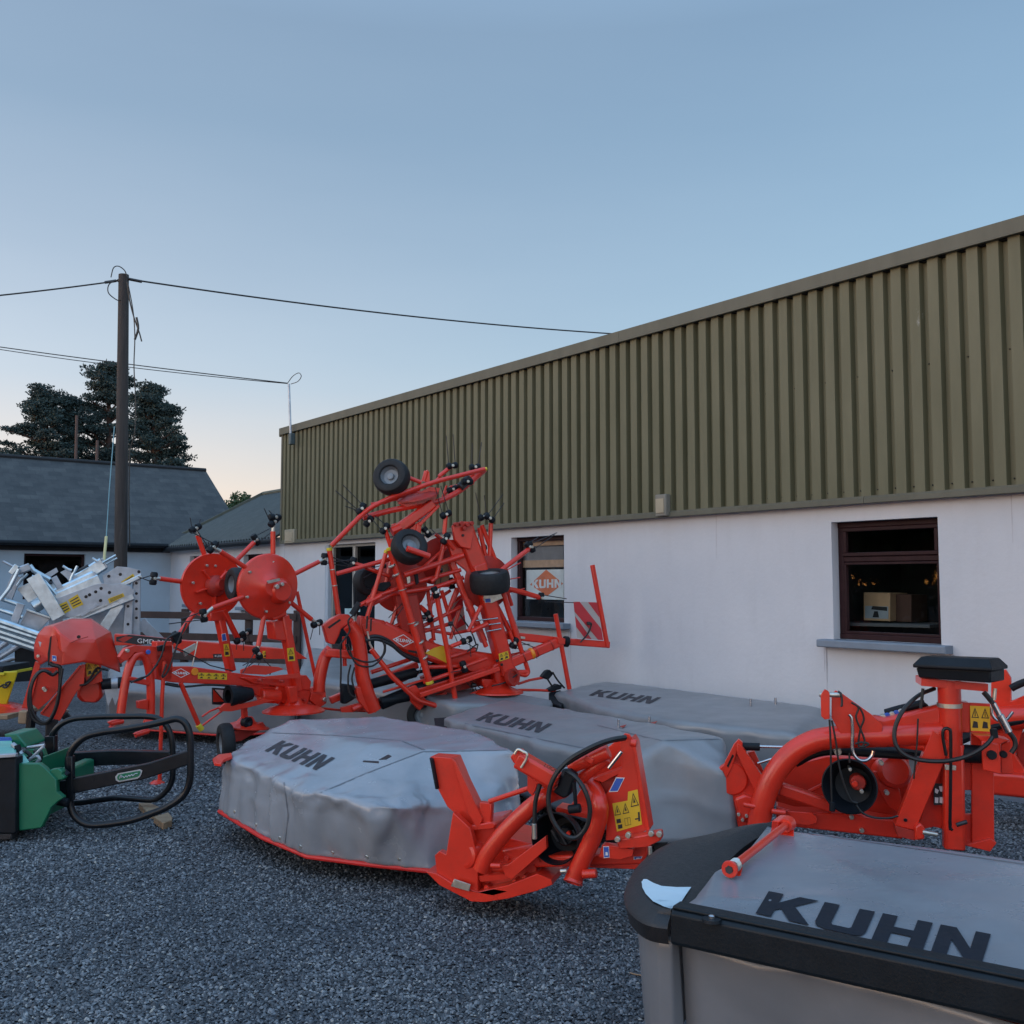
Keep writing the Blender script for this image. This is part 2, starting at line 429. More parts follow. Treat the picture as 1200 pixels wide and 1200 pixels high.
M['fascia'] = clad('fascia metal', (.082, .082, .058), (.118, .116, .086))
M['purple'] = simple('dark maroon window frame', (.026, .010, .012), .5, 0, .2, 12, spec=.18)
def pane_mat(name, tint, rough=.015, ior=1.22):
    m, nt, N, L, b = newmat(name); N.remove(b)
    tr = N.new('ShaderNodeBsdfTransparent'); tr.inputs['Color'].default_value = (*tint, 1)
    gg = N.new('ShaderNodeBsdfGlossy'); gg.inputs['Roughness'].default_value = rough; gg.inputs['Color'].default_value = (.9, .95, 1, 1)
    fr = N.new('ShaderNodeFresnel'); fr.inputs['IOR'].default_value = ior
    mx = N.new('ShaderNodeMixShader'); L.new(fr.outputs['Fac'], mx.inputs['Fac']); L.new(tr.outputs[0], mx.inputs[1]); L.new(gg.outputs[0], mx.inputs[2])
    L.new(mx.outputs[0], N['Material Output'].inputs['Surface']); return m
M['glass_thin'] = pane_mat('window glass', (.60, .68, .70), ior=1.30)
M['glass_clear'] = pane_mat('clear window glass', (.82, .87, .88), ior=1.2)
M['glass'] = pane_mat('dark window glass', (.10, .12, .13))
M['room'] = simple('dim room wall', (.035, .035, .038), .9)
M['alu'] = simple('aluminium door frame', (.36, .35, .32), .45, .3, .1, 8)
M['slate'] = None

def wallmesh(mb, P, t0, t1, z0, z1, holes, depth):
    """wall face with openings (ta,tb,za,zb) and their reveals; P(t,z,o)"""
    ts = sorted({t0, t1, *[h[0] for h in holes], *[h[1] for h in holes]})
    zs = sorted({z0, z1, *[h[2] for h in holes], *[h[3] for h in holes]})
    for a, b_ in zip(ts, ts[1:]):
        for c_, d_ in zip(zs, zs[1:]):
            tm, zm = (a+b_)/2, (c_+d_)/2
            if any(h[0] < tm < h[1] and h[2] < zm < h[3] for h in holes): continue
            mb.add([P(a, c_, 0), P(b_, c_, 0), P(b_, d_, 0), P(a, d_, 0)], [[0, 1, 2, 3]])
    for (a, b_, c_, d_) in holes:
        mb.add([P(a, c_, 0), P(b_, c_, 0), P(b_, d_, 0), P(a, d_, 0), P(a, c_, -depth), P(b_, c_, -depth), P(b_, d_, -depth), P(a, d_, -depth)],
               [[0, 1, 5, 4], [1, 2, 6, 5], [2, 3, 7, 6], [3, 0, 4, 7]])
T_END = wl(335, 560)[0]; T_FAR = 23.63; T_NEAR = -4.0
z_c0 = wl(975, 594)[1]; z_top = wl(975, 321)[1]
def rect(xl, xr, yt, yb, xm):
    ta, tb = wl(xr, 680)[0], wl(xl, 680)[0]
    return [ta, tb, wl(xm, yb)[1], wl(xm, yt)[1]]
hR = rect(975.5, 1101, 612, 749, 975)
hM = rect(599, 661, 630, 727, 600)
hD = [wl(439.5, 680)[0], wl(381, 680)[0], .02, wl(410, 637)[1]]
hA = rect(222, 240, 652, 708, 222); hB = rect(285, 308, 650, 711, 285)
shed = thing('showroom_shed', 'long shed with olive corrugated cladding above a white rendered wall', 'shed', WP(8, 0))
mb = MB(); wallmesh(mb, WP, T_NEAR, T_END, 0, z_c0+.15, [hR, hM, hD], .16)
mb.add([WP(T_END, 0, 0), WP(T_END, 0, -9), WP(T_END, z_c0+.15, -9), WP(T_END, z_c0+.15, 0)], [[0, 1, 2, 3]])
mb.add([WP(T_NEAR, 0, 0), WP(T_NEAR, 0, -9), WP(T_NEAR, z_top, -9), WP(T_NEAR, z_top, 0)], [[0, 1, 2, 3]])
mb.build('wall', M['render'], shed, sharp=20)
# dark band at the foot of the wall
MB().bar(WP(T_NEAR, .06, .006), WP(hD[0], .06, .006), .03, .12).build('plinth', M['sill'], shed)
# trapezoid sheet cladding
PITCHW = .172
mb = MB(); t = T_NEAR; prof = []
while t < T_END:
    for dt, o in ((0, .085), (.096, .085), (.107, .028), (.161, .028)): prof.append((t+dt, o))
    t += PITCHW
prof = [p for p in prof if p[0] < T_END]+[(T_END, .085)]
zb, zt = z_c0+.065, z_top-.128
vs = []; fs = []
for i, (tt, o) in enumerate(prof):
    vs += [WP(tt, zb, o), WP(tt, zt, o)]
    if i: fs.append([2*i-2, 2*i, 2*i+1, 2*i-1])
mb.add(vs, fs)
mb.add([WP(T_END, zb, .075), WP(T_END, zb, -9), WP(T_END, zt, -9), WP(T_END, zt, .075)], [[0, 1, 2, 3]])
mb.build('cladding', M['clad'], shed, sharp=15)
sc = MB()
for k in range(int((T_END-T_NEAR)/PITCHW)):
    tt = T_NEAR+k*PITCHW+.134
    sc.lathe(WP(tt, zb+.06, .027), -NW, [(0, .007), (.008, .007), (.012, .002)], 6)
    if k % 2 == 0: sc.lathe(WP(tt, (zb+zt)/2+.1, .027), -NW, [(0, .007), (.008, .007), (.012, .002)], 6)
sc.build('screw_head', M['rubber'], shed)['kind'] = 'stuff'
mb = MB()
for a, b_ in ((T_NEAR, 2.4), (2.404, 8.1), (8.104, T_END+.05)):
    mb.bar(WP(a, z_top-.078, .112), WP(b_, z_top-.078, .112), .04, .122, c=.05)
    mb.bar(WP(a, z_top-.016, .05), WP(b_, z_top-.016, .05), .164, .014, c=.05)
mb.bar(WP(T_END+.03, z_top-.09, .13), WP(T_END+.03, z_top-.09, -9), .04, .16)
mb.build('fascia', M['fascia'], shed)
MB().bar(WP(T_NEAR, z_top-.138, .05), WP(T_END, z_top-.138, .05), .06, .016).build('fascia_shadow_strip', M['plastic'], shed)  # dark bar standing in for the shadow line beneath the fascia
mb = MB()
for a, b_ in ((T_NEAR, 5.0), (5.004, 10.9), (10.904, T_END)):
    mb.bar(WP(a, z_c0+.030, .085), WP(b_, z_c0+.030, .085), .05, .055, c=.08)
    mb.bar(WP(a, z_c0+.064, .05), WP(b_, z_c0+.064, .05), .09, .012, c=.08)
mb.bar(WP(T_END-.02, zb, .08), WP(T_END-.02, zt, .08), .05, .05)
mb.build('flashing', M['fascia'], shed)
mb = MB().add([WP(T_NEAR, z_top-.03, .05), WP(T_END, z_top-.03, .05), WP(T_END, z_top-.03, -9), WP(T_NEAR, z_top-.03, -9)], [[0, 1, 2, 3]])
mb.add([WP(T_NEAR, z_top-.03, -9), WP(T_END, z_top-.03, -9), WP(T_END, 0, -9), WP(T_NEAR, 0, -9)], [[0, 1, 2, 3]])
mb.build('roof', M['slate'] or M['fascia'], shed)

def frame_bars(mb, P, a, b_, c_, d_, o, w, dep):
    """four bars of a frame inside (a,b,c,d) on plane P at o"""
    up = (0, 0, 1)
    mb.bar(P(a, c_+w/2, o), P(b_, c_+w/2, o), dep, w); mb.bar(P(a, d_-w/2, o), P(b_, d_-w/2, o), dep, w)
    nrm = P(0, 0, 0)-P(0, 0, 1)
    mb.bar(P(a+w/2, c_+w, o), P(a+w/2, d_-w, o), w, dep, nrm); mb.bar(P(b_-w/2, c_+w, o), P(b_-w/2, d_-w, o), w, dep, nrm)
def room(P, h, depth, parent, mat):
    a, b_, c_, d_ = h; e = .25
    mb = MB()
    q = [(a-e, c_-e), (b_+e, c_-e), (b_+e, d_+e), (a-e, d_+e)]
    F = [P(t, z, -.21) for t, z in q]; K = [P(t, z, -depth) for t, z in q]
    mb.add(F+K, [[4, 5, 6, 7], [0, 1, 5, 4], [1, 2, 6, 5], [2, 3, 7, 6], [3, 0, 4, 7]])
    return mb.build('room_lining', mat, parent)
def window(P, h, parent, transom=None, glass='glass', mat='purple', w=.055, sill=True, so=.10):
    a, b_, c_, d_ = h
    mb = MB(); frame_bars(mb, P, a, b_, c_, d_, -.13, w, .06)
    if transom:
        zt_ = c_+(d_-c_)*transom
        mb.bar(P(a+w, zt_, -.13), P(b_-w, zt_, -.13), .05, .05)
        frame_bars(mb, P, a+w, b_-w, zt_+.028, d_-w, -.115, .035, .045)
        frame_bars(mb, P, a+w, b_-w, c_+w, zt_-.028, -.125, .022, .045)
    f = mb.build('window', M[mat], parent, bevel=.003)
    MB().add([P(a, c_, -.15), P(b_, c_, -.15), P(b_, d_, -.15), P(a, d_, -.15)], [[0, 1, 2, 3]]).build('pane', M[glass], f)
    if sill:
        MB().bar(P(a-so, c_-.035, .03), P(b_+so, c_-.035, .03), .20, .07, c=.12).build('sill', M['sill'], f, bevel=.004)
    return f
w1 = window(WP, hR, shed, transom=.68, glass='glass_thin')
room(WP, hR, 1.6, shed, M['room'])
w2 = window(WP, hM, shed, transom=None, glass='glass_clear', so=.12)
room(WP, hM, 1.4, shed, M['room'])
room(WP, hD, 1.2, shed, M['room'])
# door: double glazed leaves in a pale frame
a, b_, c_, d_ = hD
mb = MB(); frame_bars(mb, WP, a, b_-.10, c_, d_, -.10, .05, .06)
mid = (a+b_-.10)/2+.03
mb.bar(WP(mid, c_, -.10), WP(mid, d_, -.10), .08, .06, NW)
dr = mb.build('door', M['alu'], shed, bevel=.003)
MB().add([WP(a, c_, -.125), WP(b_, c_, -.125), WP(b_, d_, -.125), WP(a, d_, -.125)], [[0, 1, 2, 3]]).build('pane', M['glass'], dr)
M['notice'] = simple('pale blue notice', (.35, .52, .56), .6)
for (x, y, w_, h_) in ((418, 680, 4, 12), (419, 697, 3, 20), (404, 713, 9, 12), (419, 668, 3, 6)):
    p = [wl(x, y, -.118), wl(x+w_, y, -.118), wl(x+w_, y+h_, -.118), wl(x, y+h_, -.118)]
    MB().plate([WP(t_, z_, -.118) for t_, z_ in p], .002).build('notice', M['notice'], dr)
MB().bar(WP(b_-.05, 0, -.05), WP(b_-.05, d_, -.05), .10, .10, NW).build('door_jamb', M['reveal'], shed)

# posters, boxes behind the glass: things of their own
p0 = [wl(x, y, -.19) for x, y in ((617, 668), (660.5, 667), (660.5, 703), (617, 702))]
ps = thing('window_poster', 'white poster with an orange diamond logo in the middle window of the shed', 'poster', WP(p0[0][0], p0[2][1], -.19))
MB().plate([WP(t_, z_, -.19) for t_, z_ in p0], .006).build('sheet', simple('poster white', (.70, .71, .70), .6), ps)
def wz(x, y, o=-.187): t_, z_ = wl(x, y, o); return WP(t_, z_, o)
MB().plate([wz(621, 685), wz(640, 667.5), wz(660, 684), wz(641, 698.5)], .001).build('diamond', simple('poster orange', (.72, .17, .06), .5), ps)
q = quad([wz(623.5, 689.5, -.185), wz(658, 688.5, -.185), wz(658, 678.5, -.185), wz(623.5, 679.5, -.185)])
flatmark(word('KUHN', 0), q, .001).build('lettering', M['white_ink'], ps)
for lab, ya, yb in (('upper pale pine batten across the poster window', 631.5, 639), ('lower pale pine batten above the window poster', 657, 665)):
    ta, za = wl(609, ya, -.165); tb, zb2 = wl(660.5, yb-.5, -.165)
    o = MB().bar(WP(ta, (za+zb2)/2, -.175), WP(tb, (za+zb2)/2, -.175), .02, abs(za-zb2)).build('pine_batten', simple('pale pine', (.50, .30, .18), .7, 0, .15, 12), None, bevel=.002)
    tag(o, lab, 'batten', 'pine battens in the poster window')
o = MB().plate([wz(613, 640, -.2), wz(660, 639, -.2), wz(660, 657, -.2), wz(613, 658, -.2)], .01).build('window_blind', simple('grey blind', (.24, .23, .24), .8), None)
tag(o, 'grey blind behind the poster window between its two battens', 'blind')
cb = thing('cardboard_box', 'brown cardboard box with printed label behind the right window', 'box', wz(1012, 727, -.45))
p = [wz(1012, 727, -.42), wz(1043, 728, -.42), wz(1043, 695, -.42), wz(1012, 694, -.42)]
MB().plate(p, .30).build('carton', simple('cardboard', (.60, .36, .20), .8), cb, bevel=.004)
q = quad(p)
MB().plate([q(.06, .08), q(.94, .08), q(.94, .52), q(.06, .52)], -.002).build('printed_label', simple('label print', (.38, .40, .42), .6), cb)
flatmark([[(.30, .40), (.9, .36), (.9, .50), (.35, .52)], [(.35, .12), (.6, .12), (.55, .34), (.42, .34)]], lambda u, v: q(u, v)-NW*.004, .001).build('print', M['ink'], cb)
o = MB().plate([wz(1043.5, 728, -.52), wz(1068, 729, -.52), wz(1068, 697, -.52), wz(1043.5, 696, -.52)], .28).build('dark_carton', simple('dark carton', (.11, .05, .035), .8), None, bevel=.004)
tag(o, 'dark brown carton beside the pale cardboard box in the right window', 'box')
o = MB().bar(wz(985, 730, -.55), wz(1110, 733, -.55), .6, .03).build('window_shelf', simple('shelf', (.13, .12, .12), .7), None)
tag(o, 'dark shelf carrying cartons inside the right window', 'shelf')

rs = random.Random(4); M['streak'] = simple('grimy streak', (.42, .42, .45), .9, 0, .1, 9)
for k in range(15):
    tt = rs.choice([hR[0]-.09, hR[1]+.09, hM[0]-.1, hM[1]+.1])+rs.uniform(-.02, .02) if k < 10 else rs.uniform(3.2, 15)
    z1 = hR[2]-.075 if k < 10 else z_c0; ln = rs.uniform(.12, .55); w_ = rs.uniform(.003, .009)
    if k >= 10 and any(h_[0]-.1 < tt < h_[1]+.1 for h_ in (hR, hM, hD)): continue
    MB().plate([WP(tt-w_, z1, .0015), WP(tt+w_, z1, .0015), WP(tt+w_*.3, z1-ln, .0015), WP(tt-w_*.2, z1-ln, .0015)], .001).build('drip_streak', M['streak'], shed)
# floodlight on the cladding, box on the corner
def wbox(name, x0, y0, x1, y1, d, mat, lab, cat, o0=.075):
    a = wl(x1, y1, o0+d); b_ = wl(x0, y0, o0+d)
    th = thing(name, lab, cat, WP(a[0], a[1], o0))
    tm = (a[0]+b_[0])/2; w_ = b_[0]-a[0]
    MB().bar(WP(tm, a[1], o0+d/2), WP(tm, b_[1], o0+d/2), w_, d, NW, c=.15).build('housing', mat, th, bevel=.006)
    zz = (a[1]+b_[1])/2; hh = b_[1]-a[1]
    MB().bar(WP(tm, zz-hh*.36, o0+d+.004), WP(tm, zz+hh*.3, o0+d+.004), w_*.72, .012, NW).build('cover', simple('weathered cream', (.36, .31, .22), .6), th, bevel=.003)
    return th
wbox('wall_light', 767, 580, 780, 604, .09, simple('weathered light casing', (.20, .19, .16), .7), 'small cream bulkhead light at the bottom edge of the cladding', 'light')
wbox('junction_box', 333, 621, 344, 636, .08, simple('grey box', (.30, .27, .2), .6), 'small grey box at the bottom left corner of the cladding', 'box', .06)

# ================= low white building continuing the wall line =================
Q0 = WP(T_FAR, 0)
ec = M['corr'] = clad('dark green corrugated sheet', (.050, .054, .048), (.085, .090, .080))
lowb = thing('low_white_building', 'low white building with dark green corrugated roof beyond the shed', 'building', WP(20.5, 0))
zl = 1.75+41*23.5/1150-.02
mb = MB(); wallmesh(mb, WP, T_END+.004, T_FAR, 0, zl+.02, [hA, hB], .14)
mb.add([WP(T_FAR, 0, 0), WP(T_FAR, 0, -2.4), WP(T_FAR, zl+1.27, -2.4), WP(T_FAR, zl+.02, 0)], [[0, 1, 2, 3]])
mb.build('wall', M['render'], lowb, sharp=20)
room(WP, hA, 1.2, lowb, M['room']); room(WP, hB, 1.2, lowb, M['room'])
wA = window(WP, hA, lowb, w=.04, so=.1); wB = window(WP, hB, lowb, w=.04, so=.1)
mb = MB(); vs = []; fs = []; n = 44
for i in range(n*6+1):
    tt = T_END+.05+(T_FAR+.18-T_END-.05)*i/(n*6); h = .030*math.cos(i/6*2*math.pi)
    vs += [WP(tt, zl+h, .18), WP(tt, zl+1.40+h, -2.42), WP(tt, zl+.2+h, -5)]
    if i: k = 3*i; fs += [[k-3, k, k+1, k-2], [k-2, k+1, k+2, k-1]]
mb.add(vs, fs); rf = mb.build('roof', ec, lowb, sharp=80)
MB().tube([WP(T_END+.05, zl+1.42, -2.42), WP(T_FAR+.2, zl+1.42, -2.42)], .07, 8).build('ridge_cap', M['fascia'], rf)
MB().bar(WP(T_FAR+.19, zl+.02, .2), WP(T_FAR+.19, zl+1.43, -2.4), .03, .10).build('verge', M['fascia'], rf)
mb = MB().tube([WP(T_END+.1, zl-.06, .20), WP(T_FAR+.25, zl-.08, .20)], .055, 10)
mb.tube([WP(T_FAR+.25, zl-.08, .20), WP(T_FAR+.27, zl-.22, .2), WP(T_FAR+.1, zl-.32, .08), WP(T_FAR+.06, zl-.40, .05)], .035, 8, smooth=4)
mb.build('gutter', M['plastic'], lowb)

# ================= slate roofed building closing the yard on the left =================
def LP(s, z, o=0.0): return Q0+NW*s-DW*o+V((0, 0, z))    # s along the wall (negative = nearer), o towards the viewer
m, nt, N, L, b = newmat('slate')
vec = coords(N, L)
# brick pattern in roof coordinates
br = N.new('ShaderNodeTexBrick'); br.inputs['Scale'].default_value = 1.0
br.inputs['Brick Width'].default_value = .30; br.inputs['Row Height'].default_value = .20; br.inputs['Mortar Size'].default_value = .006
br.inputs['Color1'].default_value = (.028, .031, .033, 1); br.inputs['Color2'].default_value = (.052, .055, .056, 1); br.inputs['Mortar'].default_value = (.026, .028, .030, 1)
uv = N.new('ShaderNodeUVMap'); uv.uv_map = 'uv'; L.new(uv.outputs['UV'], br.inputs['Vector'])
sp = rng(N, L, noise(N, L, uv.outputs['UV'], 9, 9, .8), 0, 1, .68, .74)
mx = N.new('ShaderNodeMix'); mx.data_type = 'RGBA'; L.new(sp, mx.inputs['Factor']); L.new(br.outputs['Color'], mx.inputs['A'])
mx.inputs['B'].default_value = (.16, .18, .17, 1); mz = N.new('ShaderNodeMix'); mz.data_type = 'RGBA'; mz.blend_type = 'MULTIPLY'; mz.inputs['Factor'].default_value = 1
L.new(mx.outputs['Result'], mz.inputs['A']); L.new(ramp(N, L, noise(N, L, uv.outputs['UV'], 2.2, 8, .75), [(.3, (.6, .62, .65)), (.7, (1.5, 1.45, 1.35))]), mz.inputs['B'])
L.new(mz.outputs['Result'], b.inputs['Base Color'])
b.inputs['Roughness'].default_value = .65; bump(N, L, b, br.outputs['Fac'], .25, .01)
M['slate'] = m
ze = 2.63; SR = 1.92; SL = -14
slb = thing('slate_roofed_building', 'white building with a dark slate roof at the far left of the yard', 'building', LP(-4, 0))
def lwl(x, y):
    r = ray(x, y); p = EYE+r*((Q0-EYE).dot(DW)/r.dot(DW)); q_ = p-Q0; return q_.dot(NW), p.z
ha = [lwl(28, 660)[0], lwl(100, 660)[0], 1.35, lwl(60, 649)[1]]
M['shadewall'] = simple('white render in blue shade', (.36, .45, .53), .85, 0, .06, 2, .2, 20)  # white wall turned from the sunset; its bluish shade is put into the colour
def LQ(s, z, o): return LP(s, z, o)
mb = MB(); wallmesh(mb, LQ, SL, SR-.1, 0, ze-.02, [ha], .14)
zr = ze+2.16
mb.add([LP(SR-.1, 0), LP(SR-.1, 0, -6), LP(SR-.1, ze, -6), LP(SR-.1, zr-.1, -3), LP(SR-.1, ze, 0)], [[0, 1, 2, 3, 4]])
mb.build('wall', M['shadewall'], slb, sharp=20)
room(LQ, ha, 1.2, slb, M['room'])
window(LQ, ha, slb, w=.05, sill=False)
mb = MB().add([LP(SL, ze, .25), LP(SR, ze, .25), LP(SR, zr+.02, -3), LP(SL, zr+.02, -3), LP(SR, ze, -6.2), LP(SL, ze, -6.2)], [[0, 1, 2, 3], [3, 2, 4, 5]])
rf = mb.build('roof', M['slate'], slb)
ul = rf.data.uv_layers.new(name='uv'); loc = V(slb.location)
for lp in rf.data.loops:
    p = rf.data.vertices[lp.vertex_index].co+loc-Q0
    ul.data[lp.index].uv = (p.dot(NW), p.z*1.75)
MB().tube([LP(SL, zr+.03, -3), LP(SR, zr+.03, -3)], .06, 8).build('ridge_tiles', M['rubber'], rf)
mb = MB().tube([LP(SL, ze-.05, .28), LP(SR-2.1, ze-.05, .28)], .06, 10); mb.bar(LP(SL, ze-.12, .05), LP(-.05, ze-.12, .05), .06, .16)
mb.build('gutter', M['plastic'], slb)
# ================= utility pole, wires, mast =================
m, nt, N, L, b = newmat('weathered pole wood')
vec = coords(N, L, (1, 1, .06))
c = ramp(N, L, noise(N, L, vec, 26, 8, .7), [(.3, (.030, .024, .022)), (.62, (.055, .047, .044)), (.8, (.14, .10, .078))])
L.new(c, b.inputs['Base Color']); b.inputs['Roughness'].default_value = .85
bump(N, L, b, noise(N, L, vec, 30, 6), .6, .01); M['polewood'] = m
pt, pb_ = Y(145, 322, 18), Y(141, 700, 18)
d_ = (pb_-pt); base = pt+d_*(pt.z/(pt.z-pb_.z))
pole = thing('utility_pole', 'tall weathered wooden utility pole behind the galvanised steel heap', 'pole', (base.x, base.y, 0))
MB().tube([base+V((0, 0, -.1)), base*.5+pt*.5, pt], [.122, .11, .092], 16).build('post', M['polewood'], pole)
hw = MB()
def py_(x, y, o=0): return Y(x, y, 18-o)
hw.tube([py_(130, 325, .1), py_(133, 314, .1), py_(139, 312, .1), py_(146, 317, .1), py_(149, 325, .1)], .010, 6, smooth=5)
hw.tube([py_(138, 328, .1), py_(128, 333, .1), py_(127, 343, .1), py_(136, 351, .1), py_(141, 352, .1)], .010, 6, smooth=5)
hw.tube([py_(149, 330, .12), py_(152, 352, .12), py_(157, 372, .12), py_(163, 389, .12), py_(166, 400, .12)], .014, 6, smooth=4)
hw.tube([py_(150, 332, .12), py_(156, 365, .12), py_(158, 395, .12), py_(157, 430, .12), py_(159, 470, .12), py_(158, 505, .12), py_(153, 525, .1)], .011, 6, smooth=4)
hw.tube([py_(160, 372, .12), py_(162, 385, .12), py_(158, 398, .12)], .022, 6, smooth=3)
hw.tube([py_(152, 525, .14), py_(151, 580, .15), py_(152, 640, .16)], .012, 6)
hw.build('hanging_cable', M['hose'], pole)
MB().tube([py_(123, 331), py_(136, 329)], .028, 8).build('cable_clamp', M['hose'], pole)
MB().tube([py_(151, 327), py_(166, 330)], .028, 8).build('cable_clamp', M['hose'], pole)
MB().bar(py_(148, 328), py_(138, 329), .05, .05).build('bracket', M['hose'], pole)
st = MB().tube([py_(134, 500, .3), py_(128, 575, 1.0), py_(124.5, 630, 1.6)], .009, 6)
st.build('stay_wire', simple('stay wire', (.16, .28, .30), .6), pole)
MB().tube([py_(124.5, 629, 1.6), py_(121.5, 662, 1.9)], .024, 8).build('stay_guard', simple('pale yellow guard', (.55, .50, .25), .6), pole)
def wire(a, b_, sag, r, lab, n=24):
    pts = [a.lerp(b_, i/n)-V((0, 0, sag*4*(i/n)*(1-i/n))) for i in range(n+1)]
    tag(MB().tube(pts, r, 6).build('overhead_wire', M['hose'], None), lab, 'wire')
wire(Y(-60, 352, 17), Y(139, 329, 18), .02, .014, 'dark overhead wire leaving the utility pole to the left')
wire(Y(150, 327, 18), Y(760, 393.5, 24), .14, .016, 'twisted overhead wire from the pole top running behind the shed roof')
wire(Y(-60, 398, 20), Y(337, 449, 19.6), .03, .010, 'upper thin wire of the pair reaching the mast on the shed corner')
wire(Y(-60, 400, 20.2), Y(337, 449.5, 19.6), .07, .008, 'lower thin wire of the pair reaching the mast on the shed corner')
def wy(x, y, o=.2): t_, z_ = wl(x, y, o); return WP(t_, z_, o)
mast = thing('wire_mast', 'thin metal mast with a looped wire on the left corner of the shed', 'mast', wy(341, 520))
MB().tube([wy(338.5, 450), wy(341, 520)], .022, 8).build('rod', M['galv2'], mast)
MB().tube([wy(337, 449), wy(343, 441), wy(350, 437), wy(353, 441), wy(349, 447), wy(341, 450)], .007, 6, smooth=6).build('wire_loop', M['hose'], mast)
MB().bar(wy(342, 508), wy(342, 521), .1, .1, NW).build('insulator_box', simple('slate blue box', (.06, .09, .10), .5), mast, bevel=.01)

# ================= fence =================
M['fence'] = simple('dark brown fence paint', (.050, .028, .024), .7, 0, .2, 8, .2, 40)
fA, fB = Y(158, 700, 19.4), Y(349, 700, 17.9); fA.z = fB.z = 0
fc = thing('rail_fence', 'dark brown post and rail fence in front of the low white building', 'fence', fA)
for k in (.0, .33, .72, 1.0):
    p = fA.lerp(fB, k)
    MB().bar(p, p+V((0, 0, 1.22)), .13, .13, (1, 0, 0)).build('post', M['fence'], fc, bevel=.006)
for z in (1.10, .70, .32):
    MB().bar(fA+V((0, -.09, z)), fB+V((0, -.09, z)), .04, .13).build('rail', M['fence'], fc, bevel=.004)

# ================= trees =================
def leafmat(name, c1, c2):
    m, nt, N, L, b = newmat(name); at = N.new('ShaderNodeAttribute'); at.attribute_name = 'tone'
    L.new(ramp(N, L, at.outputs['Fac'], [(0, c1), (1, c2)]), b.inputs['Base Color']); b.inputs['Roughness'].default_value = .7
    return m
M['needle'] = leafmat('conifer foliage', (.010, .026, .026), (.034, .062, .054))
M['leaf'] = leafmat('bush foliage', (.030, .060, .022), (.08, .13, .05))
M['bark'] = simple('bark', (.085, .05, .038), .9, 0, .3, 8, .5, 20)
def foliage_mesh(name, centres, rx, rz, per, size, mat, parent, flat=.5, seed=1):
    rs = np.random.RandomState(seed); Cn = np.array([(c[0], c[1], c[2]) for c in centres]); rad = np.array([c[3] for c in centres])
    k = len(Cn)*per; idx = np.repeat(np.arange(len(Cn)), per)
    d = rs.normal(size=(k, 3)); d /= np.linalg.norm(d, axis=1)[:, None]; d *= rs.uniform(.1, 1, k)[:, None]**.45
    P = Cn[idx]+d*rad[idx][:, None]*np.array([rx, rx, rz])
    n = rs.normal(size=(k, 3)); n[:, 2] *= .5; n /= np.linalg.norm(n, axis=1)[:, None]
    u = rs.normal(size=(k, 3)); u[:, 2] = u[:, 2]*flat+.25; u -= n*(u*n).sum(1)[:, None]; u /= np.linalg.norm(u, axis=1)[:, None]
    w = np.cross(n, u); s = size*rs.uniform(.6, 1.4, k)[:, None]
    vs = np.stack([P-w*s*.22, P+u*s*.6-w*s*.3, P+u*s*1.25, P+u*s*.5+w*s*.3], 1).reshape(-1, 3)
    off = np.array(parent.location); vs = vs-off
    F = np.arange(k*4, dtype=np.int32)
    me = bpy.data.meshes.new(name); me.vertices.add(k*4); me.vertices.foreach_set('co', vs.reshape(-1))
    me.loops.add(k*4); me.loops.foreach_set('vertex_index', F)
    me.polygons.add(k); me.polygons.foreach_set('loop_start', np.arange(0, k*4, 4, dtype=np.int32)); me.polygons.foreach_set('loop_total', np.full(k, 4, dtype=np.int32))
    me.update(); t = me.attributes.new('tone', 'FLOAT', 'POINT')
    tn = np.clip(rs.uniform(0, 1, len(Cn))[idx]*.6+rs.uniform(0, .4, k), 0, 1); t.data.foreach_set('value', np.repeat(tn, 4))
    me.materials.append(mat); o = bpy.data.objects.new(name, me); COL.objects.link(o); o.parent = parent; return o
def conifer(px, top, hw, base, Yd, lab, seed, lean=0, n=60, side=0):
    rs = random.Random(seed)
    foot = Y(px, base, Yd); foot.z = 0; tip = Y(px+lean, top, Yd); w = hw/FPX*Yd; H = tip.z
    t = thing('cypress_tree', lab, 'tree', foot, 'dark conifers behind the slate roof')
    zb_ = 4.3
    MB().tube([foot, foot.lerp(tip, .5)+V((.15, 0, 0)), tip-V((0, 0, .5))], [.28, .2, .05], 8).build('trunk', M['bark'], t)
    lim = MB(); cs = []
    for i in range(n):
        k = (i+.5)/n; z = zb_+(H-zb_)*k
        dn = (H-z)/(78/FPX*Yd)
        prof = min(1.12, .10+dn**.62)*(.62+.38*rs.random())*(.86+.14*math.sin(k*23+seed))
        a = rs.uniform(0, 6.28); Lb = w*prof
        root = foot.lerp(tip, z/H)
        dx = V((math.cos(a)*1.0, math.sin(a)*.8, 0))
        end = root+dx*Lb+V((0, 0, .10*Lb+rs.uniform(-.1, .3)))
        lim.tube([root-V((0, 0, .25)), root.lerp(end, .6)-V((0, 0, .08)), end], [.05, .035, .012], 5, smooth=2)
        for q in (.3, .5, .7, .86, 1.0):
            c = root.lerp(end, q)+V((rs.uniform(-.16, .16), rs.uniform(-.2, .2), rs.uniform(-.05, .16)))
            cs.append((c.x, c.y, c.z, rs.uniform(.24, .46)*(1.05-.35*q)))
    for i in range(5):
        cs.append((tip.x+rs.uniform(-.1, .1), tip.y, tip.z-.25*i, .16+.05*i))
    lim.build('limbs', M['bark'], t)
    foliage_mesh('crown', cs, 1.35, .45, 115, .085, M['needle'], t, .35, seed)
conifer(48, 461, 50, 560, 39, 'leftmost dark conifer with a broad ragged crown above the slate roof', 11, lean=4, n=62)
conifer(82, 470, 20, 560, 40, 'narrow dark conifer second from the left above the slate roof', 14, n=26)
